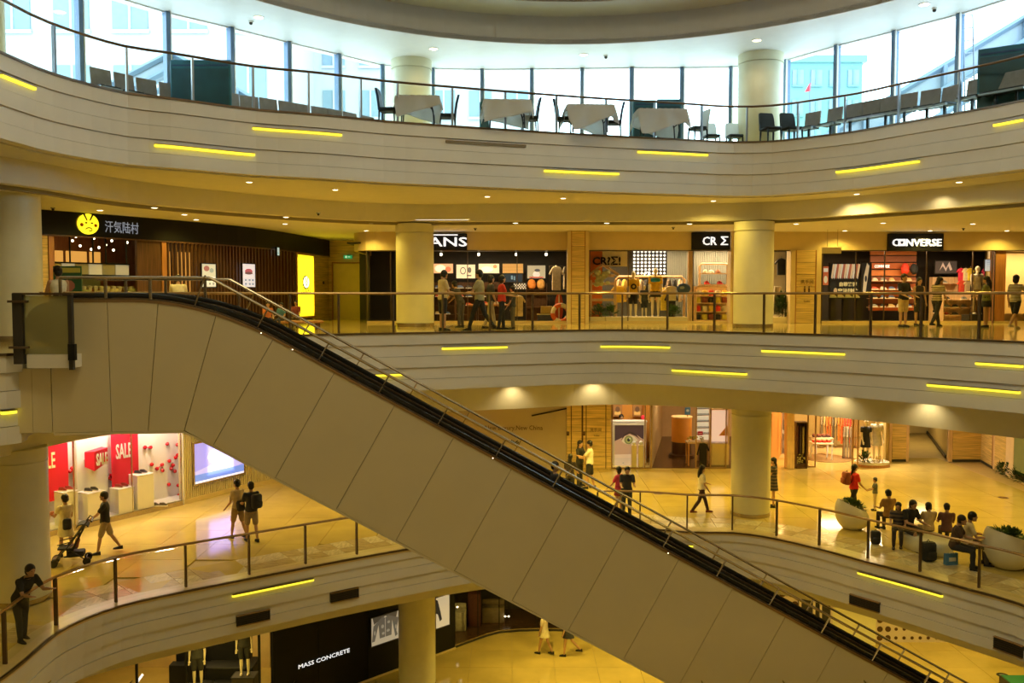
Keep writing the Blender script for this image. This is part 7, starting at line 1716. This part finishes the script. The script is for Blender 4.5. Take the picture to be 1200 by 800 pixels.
tablepair(690, 125, 56, 'folding table third from the left', 'white cloth on the third table, drawn up over its legs', .42, 3)
tablepair(773, 130, 58, 'folding table at the right end of the four', 'white cloth on the rightmost table with a hanging point', .34, 4)
# rows of joined seats
def seat(label, loc, rz, group=None, w=.53, back=.92):
    r = thing('row_seat', label, 'seat', loc, rz, group)
    MB().rings([[(-.02, -w/2, z), (.03, -w/2, z), (.03, w/2, z), (-.02, w/2, z)] if z < .6 else [(-.08, -w/2, z), (-.035, -w/2, z), (-.035, w/2, z), (-.08, w/2, z)] for z in (.44, back)]).build('backrest', 'seat_grey', r, bev=.012)
    MB().bevbox(0, .42, -w/2, w/2, .38, .45, .02).build('seat', 'navy_dark', r)
    MB().box(.36, .44, -w/2-.02, w/2+.02, .36, .41).build('front_bar', 'grey_metal', r); MB().box(.12, .18, -.03, .03, 0, .38).build('leg', 'navy_dark', r); MB().box(.0, .35, -.05, .05, 0, .03).build('foot', 'grey_metal', r); return r
ORD = 'first,second,third,fourth,fifth,sixth,seventh,eighth,ninth,tenth,eleventh,twelfth,thirteenth,fourteenth,fifteenth'.split(',')
def seatrow(px, tops, dist, side):
    proto = None; n = len(px)
    for i, (x, y) in enumerate(zip(px, tops)):
        X, Y = onz(x, y, ZA+.92)
        x2, y2 = (px[i+1], tops[i+1]) if i < n-1 else (px[i-1], tops[i-1]); X2, Y2 = onz(x2, y2, ZA+.92)
        an = atan2(Y2-Y, X2-X) if i < n-1 else atan2(Y-Y2, X-X2); rz = an-pi/2
        lab = '%s grey padded seat from the left in the %s row behind the top railing' % (ORD[i], side)
        if proto is None: proto = seat(lab, (X, Y, ZA), rz)
        else: dup(proto, (X, Y, ZA), rz, lab)
seatrow([118.5,146,172,199,248,270,292,315,337,354,375,393.5,411,432], [80,86,92,97,104,108,112,115,118.5,121.5,125,128,131.5,136], 0, 'left')
seatrow([952,978,1000.5,1021,1042,1063.5,1090,1113,1144.5,1171,1196], [131,126,121,117,113,109,104.5,100.5,92,86,81], 0, 'right')
def board(label, x0, x1, yt0, h, Ydist, z0=0.05):
    # dark screen board standing on the top floor
    (xa, za), (xb, zb) = aty(x0, yt0, Ydist), aty(x1, yt0, Ydist)
    r = thing('screen_board', label, 'board', ((xa+xb)/2, Ydist, ZA)); w = (xb-xa)/2; h = za-ZA
    MB().bevbox(-w, w, 0, .10, z0, h, .02).build('panel', 'teal_board', r)
    MB().box(-w+.06, w-.06, -.012, 0, h-.16, h-.12).build('top_line', 'navy', r); MB().box(-w+.05, w-.05, -.01, 0, .15, h-.22).build('face', 'teal_face', r)
    for x in (-w+.1, w-.1): MB().box(x-.03, x+.03, -.2, .3, 0, z0).build('foot', 'navy_dark', r)
    return r
board('large dark glossy board behind the left row of seats', 199, 270, 70, 1.6, 23.2)
board('small dark blue board behind the third draped table', 742, 769, 117, 1, 27.6); board('wide blue board behind the rightmost draped table', 770, 799, 116, 1, 27.9); board('slim blue board right of the second mullion', 562, 573, 119, 1, 27.4)
r_ = board('large teal board behind the right row of seats', 1126, 1215, 58, 1.8, 22.6); r_.rotation_euler = (0, 0, -.62); r_.location = (r_.location.x+.25, r_.location.y-.55, ZA)
MB().box(.35, .65, -.016, -.0135, 1.05, 1.2).build('label_plate', 'linen', r_)
# outdoors seen through the windows
M('facade_pale', (.42, .43, .43), .8, var=.02); M('pane_pale', (.18, .25, .28), .4); M('mint', (.13, .27, .25), .4, var=.03); M('frame_pale', (.12, .17, .22), .5); M('glass_roof', (.23, .27, .31), .3, var=.04)
def building(label, X, Y, w, d, h, cols, rows, mat='facade_pale', wm='pane_pale', z0=10, rz=0):
    r = thing('office_building', label, 'building', (X, Y, z0), rz); MB().box(-w/2, w/2, 0, d, 0, h).build('wall', mat, r); MB().box(-w/2-.3, w/2+.3, -.3, d+.3, h, h+.6).build('roof', mat, r)
    for i in range(cols):
        for j in range(rows):
            x = -w/2+w*(i+.5)/cols; z = h*(j+.5)/rows; f = MB().box(x-w/cols*.30, x+w/cols*.30, -.12, .02, z-h/rows*.26, z+h/rows*.26).build('window', wm, r)
            MB().box(x-.08, x+.08, -.2, -.12, z-h/rows*.26, z+h/rows*.26).build('glazing_bar', mat, f); MB().box(x-w/cols*.33, x+w/cols*.33, -.25, -.12, z-h/rows*.31, z-h/rows*.26).build('sill', mat, f)
building('pale stone office block seen through the leftmost windows', -34, 66, 34, 12, 42, 8, 8); building('long pale block seen through the windows left of the white column', -9, 78, 22, 12, 26, 7, 6)
building('mint green glazed block seen right of the white column', 27.6, 80, 6.5, 10, 23.5, 4, 9, 'mint', 'pane_pale')
def gable(label, X, Y, z0, w, h, rz):
    r = thing('glass_gable', label, 'roof', (X, Y, z0), rz)
    for k in range(4):
        s = 1-k*.17; hh = h*s; ww = w*s; y = -.4*k
        MB().tube([(-ww, y, 0), (0, y, hh), (ww, y, 0)], .16, 4).build('rafter', 'frame_pale', r)
    m = MB(); m.prism_xz([(-w, 0), (0, h), (w, 0), (w*.8, 0), (0, h*.8), (-w*.8, 0)], .1, .3); m.build('gable_glass', 'glass_roof', r)
    for k in range(5): x = (-.66+.33*k)*w; MB().box(x-.08, x+.08, -.3, .1, 0, h*(1-abs(x)/w)).build('upright', 'frame_pale', r)
gable('pale glass gable roof seen through the left windows', -16.5, 44, 19.6, 9.5, 5.2, .1); gable('pale glass gable roof seen through the right windows', 24.2, 43, 19.6, 11, 6.6, -.1)
fg = thing('flag', 'small red flag outside right of the white column', 'flag', (aty(949, 105, 50)[0], 50, 17.8)); zf0 = aty(949, 120, 50)[1]-17.8; zf1 = aty(949, 97, 50)[1]-17.8
MB().tube([(0, 0, 0), (0, 0, zf1+.2)], .03, 6).build('pole', 'frame_pale', fg); m = MB(); m.prism_xz([(0, zf1), (.05, zf1), (.04, zf1-.45), (-.28, zf1-.5)], -.02, .02); m.build('cloth', 'ball_red', fg)
ld = thing('ladder', 'grey metal ladder outside the right windows', 'ladder', (0, 0, 0)); Yl = 24.4
pts = [aty(1129.5, 22, Yl), aty(1140, 18, Yl), aty(1131.5, 118, Yl), aty(1144, 110, Yl)]
m = MB(); m.tube([(pts[0][0], Yl, pts[0][1]), (pts[2][0], Yl, 17.68)], .022, 6).build('rail', 'grey_metal', ld); MB().tube([(pts[1][0], Yl, pts[1][1]), (pts[3][0], Yl, 17.68)], .022, 6).build('rail', 'grey_metal', ld)
for k in range(9):
    z = 17.95+.33*k; f = (z-17.68)/(pts[0][1]-17.68); MB().tube([(pts[2][0]*(1-f)+pts[0][0]*f, Yl, z), (pts[3][0]*(1-f)+pts[1][0]*f, Yl, z+.03)], .016, 5).build('rung', 'grey_metal', ld)
for i, (x, y) in enumerate(((303-9,27),(710,67),(1095,12))):
    X, Y = onz(x, y, ZT-.05); r = thing('camera_dome', ['small dome camera in the white ceiling at the left','small dome camera in the white ceiling at the centre','small dome camera in the white ceiling at the right'][i], 'camera', (X, Y, ZT)); MB().lathe(0, 0, [(.07, 0), (.07, -.03), (.05, -.035)], 14).build('housing', 'white_paint', r); MB().ell((0, 0, -.05), (.05, .05, .05), 10, 6).build('dome', 'near_black', r)
for i, (x, y, z, lab) in enumerate(((62, 243, 15.43, 'small camera under the ceiling above the black restaurant header'), (373, 249, 15.43, 'small dome camera in the ceiling left of the round column'), (557, 267, 15.43, 'small sprinkler in the ceiling above the skate shoe shop'), (789, 266, 15.43, 'small sprinkler in the ceiling above the clothing shop'), (1129, 267, 15.43, 'small sprinkler in the ceiling right of the wide black sign'))):
    X, Y = onz(x, y, z); r = thing('ceiling_sensor', lab, 'sensor', (X, Y, z)); MB().lathe(0, 0, [(.06, 0), (.06, -.025), (.04, -.03)], 12).build('base', 'grey_metal', r); MB().ell((0, 0, -.05), (.035, .035, .035), 8, 6).build('head', 'near_black', r)
vp = thing('ceiling_vent', 'bright linear air grille in the ceiling beside the left round column', 'vent'); X, Y = onz(522, 257, 15.43); MB().box(X-.9, X+.7, Y-.06, Y+.06, 15.41, 15.43).build('grille', col((.8,.82,.75),.5,.8), vp); MB().box(X-.94, X+.74, Y-.09, Y+.09, 15.42, 15.435).build('frame', 'white_paint', vp)
# ================================================================ GROUND FLOOR
W0 = [onz(268, 850, 0), onz(318, 838.5, 0), onz(533, 759, 0)]
bs = thing('black_shop_wall', 'glossy black shop wall with small white lettering on the ground floor', 'shop front'); bs['kind'] = 'structure'
W1 = W0[1:]
def gb(x0, x1, z0, z1, mat, nm, par, o0=-.05, o1=.1, W=W1): return wb(MB(), W, x0, 760, x1, 770, o0, o1, z0, z1).build(nm, mat, par)
for x0, x1 in ((319, 372), (372.5, 430), (430.5, 482), (482.5, 532)): gb(x0, x1, 0, 3.6, 'black', 'panel', bs)
gb(319, 532.5, 0, .06, 'kerb', 'skirting', bs, -.09, -.05)
q, an = onw(W1, 379, 771, -.07); text(bs, 'MASS CONCRETE', 'white_glow', (q[0], q[1], q[2]-.05), .19, rz=an, ext=.004, width=1.95)
jk = art(W1, 433.5, 724, 466, 757, 'poster', 'picture of a mottled jacket on the black ground floor wall', 'poster', (.60,.52,.36), [((.10,.08,.05), [(.05,1),(.95,1),(.9,.8),(.5,.95),(.1,.75)]), ((.16,.14,.10), [(.30,.2),(.72,.2),(.75,.75),(.95,.15),(.86,.10),(.99,.75),(.6,.95),(.5,.88),(.4,.95),(.08,.7),(.02,.15),(.12,.15),(.26,.7)]), ((.55,.48,.36), rc(.49,.2,.51,.86)), ((.40,.36,.26), blob(.40,.6,.05,.07)), ((.40,.36,.26), blob(.60,.4,.06,.05)), ((.40,.36,.26), blob(.42,.35,.05,.05)), ((.40,.36,.26), blob(.62,.7,.05,.05)), ((.40,.36,.26), blob(.12,.45,.03,.08)), ((.40,.36,.26), blob(.88,.45,.03,.08))], 'near_black', -.07, .5)
art(W1, 509, 700, 525, 736, 'poster', 'picture of a dark garment on the black wall right of the ground floor column', 'poster', (.62,.55,.38), [((.02,.02,.02), [(0,.95),(.15,.9),(.35,.5),(.45,.25),(.3,.2),(.15,.45),(0,.5)])], 'near_black', -.07, .55)
# dark glazed front to its right
W2 = [onz(533, 759, 0), onz(560, 749, 0), onz(585, 741.5, 0), onz(610, 739.5, 0), onz(650, 739, 0), onz(700, 741, 0), onz(760, 744, 0)]
W2 = spline(W2, .5, closed=False)
dg = thing('dark_shop_front', 'curved dark glazed shop front on the ground floor behind the walkers', 'shop front'); dg['kind'] = 'structure'
n2_ = len(W2); WB2 = shiftW(W2, 2.4)
openband(MB(), WB2, 0, .1, 0, 3.6).build('back_wall', 'near_black', dg); openband(MB(), W2, -.02, .02, .08, .12).build('edge_trim', 'steel', dg); openband(MB(), W2, -.03, .06, 0, .08).build('sill', 'near_black', dg)
plate(MB(), W2+WB2[::-1], [], 0.001, .05).build('inner_floor', 'wood_floor_dark', dg)
openband(MB(), W2, 0, .012, .12, 3.6).build('pane', 'shop_glass', dg)
for k in range(0, n2_, max(1, n2_//6)): p = W2[k]; MB().box(p[0]-.02, p[0]+.02, p[1]-.02, p[1]+.02, .1, 3.6).build('mullion', 'black', dg)
for i, (x, y, w, h_, c, lab) in enumerate(((538, 718, .55, .75, (.42,.38,.30), 'pale block seat inside the dark glazed shop front'), (578, 722, .9, .6, (.20,.15,.10), 'brown armchair inside the dark glazed shop front'), (556, 716, .5, 1.3, (.10,.03,.02), 'dark red cabinet inside the dark glazed shop front'))):
    hh = hopen(shiftW(W2, 1.2), x, y)
    if hh: r = thing(('block_seat','armchair','cabinet')[i], lab, 'furniture', (hh[4], hh[5], .051)); MB().bevbox(-w/2, w/2, -.25, .25, 0, h_, .04).build('body', cloth(c), r, True); MB().bevbox(-w/2, w/2, .12, .27, h_, h_+.22, .04).build('back', cloth(c), r, True)
for li, (x, y) in enumerate(((536, 711), (540, 689), (592, 722), (596, 722))):
    hh = hopen(shiftW(W2, .8), x, y)
    if hh: r = thing('spot_lamp', 'tiny bright lamp inside the dark ground floor shop front, %s from the left' % ORD[li], 'lamp', (hh[4], hh[5], hh[2]), 0, 'tiny lamps in the dark shop front'); MB().ell((0, 0, 0), (.04, .04, .03), 8, 6).build('bulb', 'spot_glow', r); MB().tube([(0, 0, .02), (0, 0, 3.6-hh[2])], .008, 4).build('stem', 'black', r)
# shop left of the black wall: bright room with mannequin legs on dark plinths
ls_ = struct('trim_30', 'golden lit shop interior on the ground floor at the lower left', 'shop interior')
ybk = 31.0
MB().box(xat(60, ybk, 1), xat(316, ybk, 1), ybk, ybk+.1, 0, 3.6).build('back_wall', 'gold_wall', ls_)
for i, (x, y, w, d, h_, lab) in enumerate(((250, 790, 2.2, .9, 1.25, 'large black display block at the lower left of the ground floor'), (278, 772, 1.5, .9, .55, 'stepped black display block left of the black shop wall'))):
    X, Y = xat(x, 28.4, .5), 28.6
    r = thing('display_block', lab, 'plinth', (X, Y-(.6 if i else 0), 0)); MB().bevbox(-w/2, w/2, -d/2, d/2, 0, h_+.9, .02).build('block', 'black', r); MB().bevbox(-w/2-.1, w/2-.3, -d/2-.35, -d/2, 0, h_*.5+.8, .02).build('step', 'black', r)
for px, Y, z0, lab in ((232, 27.2, 1.02, 'pale mannequin legs on a dark plinth at the lower left'), (287, 27.3, 1.35, 'pair of pale mannequins legs nearest the black shop wall')):
    X = xat(px, Y, z0); r = thing('plinth', ['dark plinth under the pale legs at the lower left', 'dark plinth under the pale legs nearest the black wall'][px > 250], 'plinth', (X, Y, 0)); MB().bevbox(-.35, .35, -.25, .25, 0, z0, .02).build('block', 'near_black', r); MB().box(-.37, .37, -.27, .27, z0-.03, z0-.001).build('cap', 'black', r)
    person(lab, (X, Y, z0+.002), -1.4, 1.75, name='mannequin', cat='mannequin', mannequin=True, face=False, hair=None, top=(.05,.05,.05), bottom=(.03,.03,.03), bkind='shorts', arms=((.1,.2),(.1,.2)))
for px in (160, 218, 304): X = xat(px, 27.0, 1); o = MB().box(X-.03, X+.03, 27.0, 27.08, 0, 3.6).build('mullion', 'black', ls_)
r = thing('light_stand', 'white glowing slanted tube at the lower left of the ground floor', 'lamp', (xat(158, 27.4, .9), 27.4, .0)); MB().tube([(-.15, 0, .75), (.25, 0, 1.3)], .04, 6).build('tube', 'white_glow', r); MB().tube([(-.15, 0, 0), (-.15, 0, .75)], .015, 6).build('stand', 'black', r); MB().box(-.3, 0, -.15, .15, 0, .02).build('foot', 'black', r)
light('AREA', 'shop_lamp', (xat(240, 28.5, 1), 28.2, 3.4), 110, (1, .70, .25), 2.5)
# dotted walls at the right
M('dot_white', (.74, .62, .58), .6, var=.02)
def dotted(label, x0, x1, Y, nx, nz, rbig, kind):
    r = thing('dotted_wall', label, 'wall'); r['kind'] = 'structure'; a, b = xat(x0, Y, 1.5), xat(x1, Y, 1.5); MB().box(a, b, Y, Y+.1, 0.0, 3.55).build('board', 'dot_white', r)
    m = MB()
    for i in range(nx):
        for j in range(nz):
            x = a+(b-a)*(i+.5+(0.5 if (kind == 2 and j % 2) else 0))/nx; z = 3.4*(j+.5)/nz; rr = rbig if (kind == 2 or i < 2) else rbig*.58
            if x+rr < b: m.rings([[(x+rr*cos(2*pi*t/12), y, z+rr*sin(2*pi*t/12)) for t in range(12)] for y in (Y, Y-.012)])
    m.build('dots', 'wood_dark', r)
dotted('pale wall with rows of dark dots on the ground floor at the right', 1027, 1160, 33.3, 14, 10, .11, 1)
dotted('pale wall with staggered dark dots behind the lower guard rail', 893, 960, 33.2, 7, 8, .13, 2)
yw = MB().box(xat(973, 33.0, 1.5), xat(1027, 33.0, 1.5), 33.0, 33.8, 0, 3.58).build('wall_pier', 'column_paint'); tag(yw, 'yellow lit wall pier between the two dotted walls', 'wall', None, 'structure')
dk = thing('dark_glazing', 'dark glazed panel with white bars beside the staggered dots', 'window', (0, 0, 0)); a, b = xat(937, 32.9, 1.5), xat(976, 32.9, 1.5); MB().box(a, b, 33.0, 33.1, 0, 3.55).build('glass', 'near_black', dk)
for t in (0, .42, .62, .95): MB().box(a+(b-a)*t, a+(b-a)*t+.07, 32.9, 33.0, 0, 3.55).build('bar', 'dot_white', dk)
for z in (2.3, 3.0): MB().box(a+(b-a)*.62, b, 32.92, 33.0, z, z+.06).build('bar', 'dot_white', dk)
X, Y = onz(1185, 797, 0); r = thing('planter_box', 'dark box with a green top at the lower right corner', 'planter', (X+.5, Y-.9, 0)); MB().bevbox(-1.2, 1.2, -.4, .4, 0, .40, .02).build('box', 'near_black', r); MB().box(-1.15, 1.15, -.36, .36, .40, .42).build('green_top', col((.02,.25,.12)), r); MB().box(-.5, -.46, -.41, -.4, .0, .5).build('stripe', 'white_paint', r)
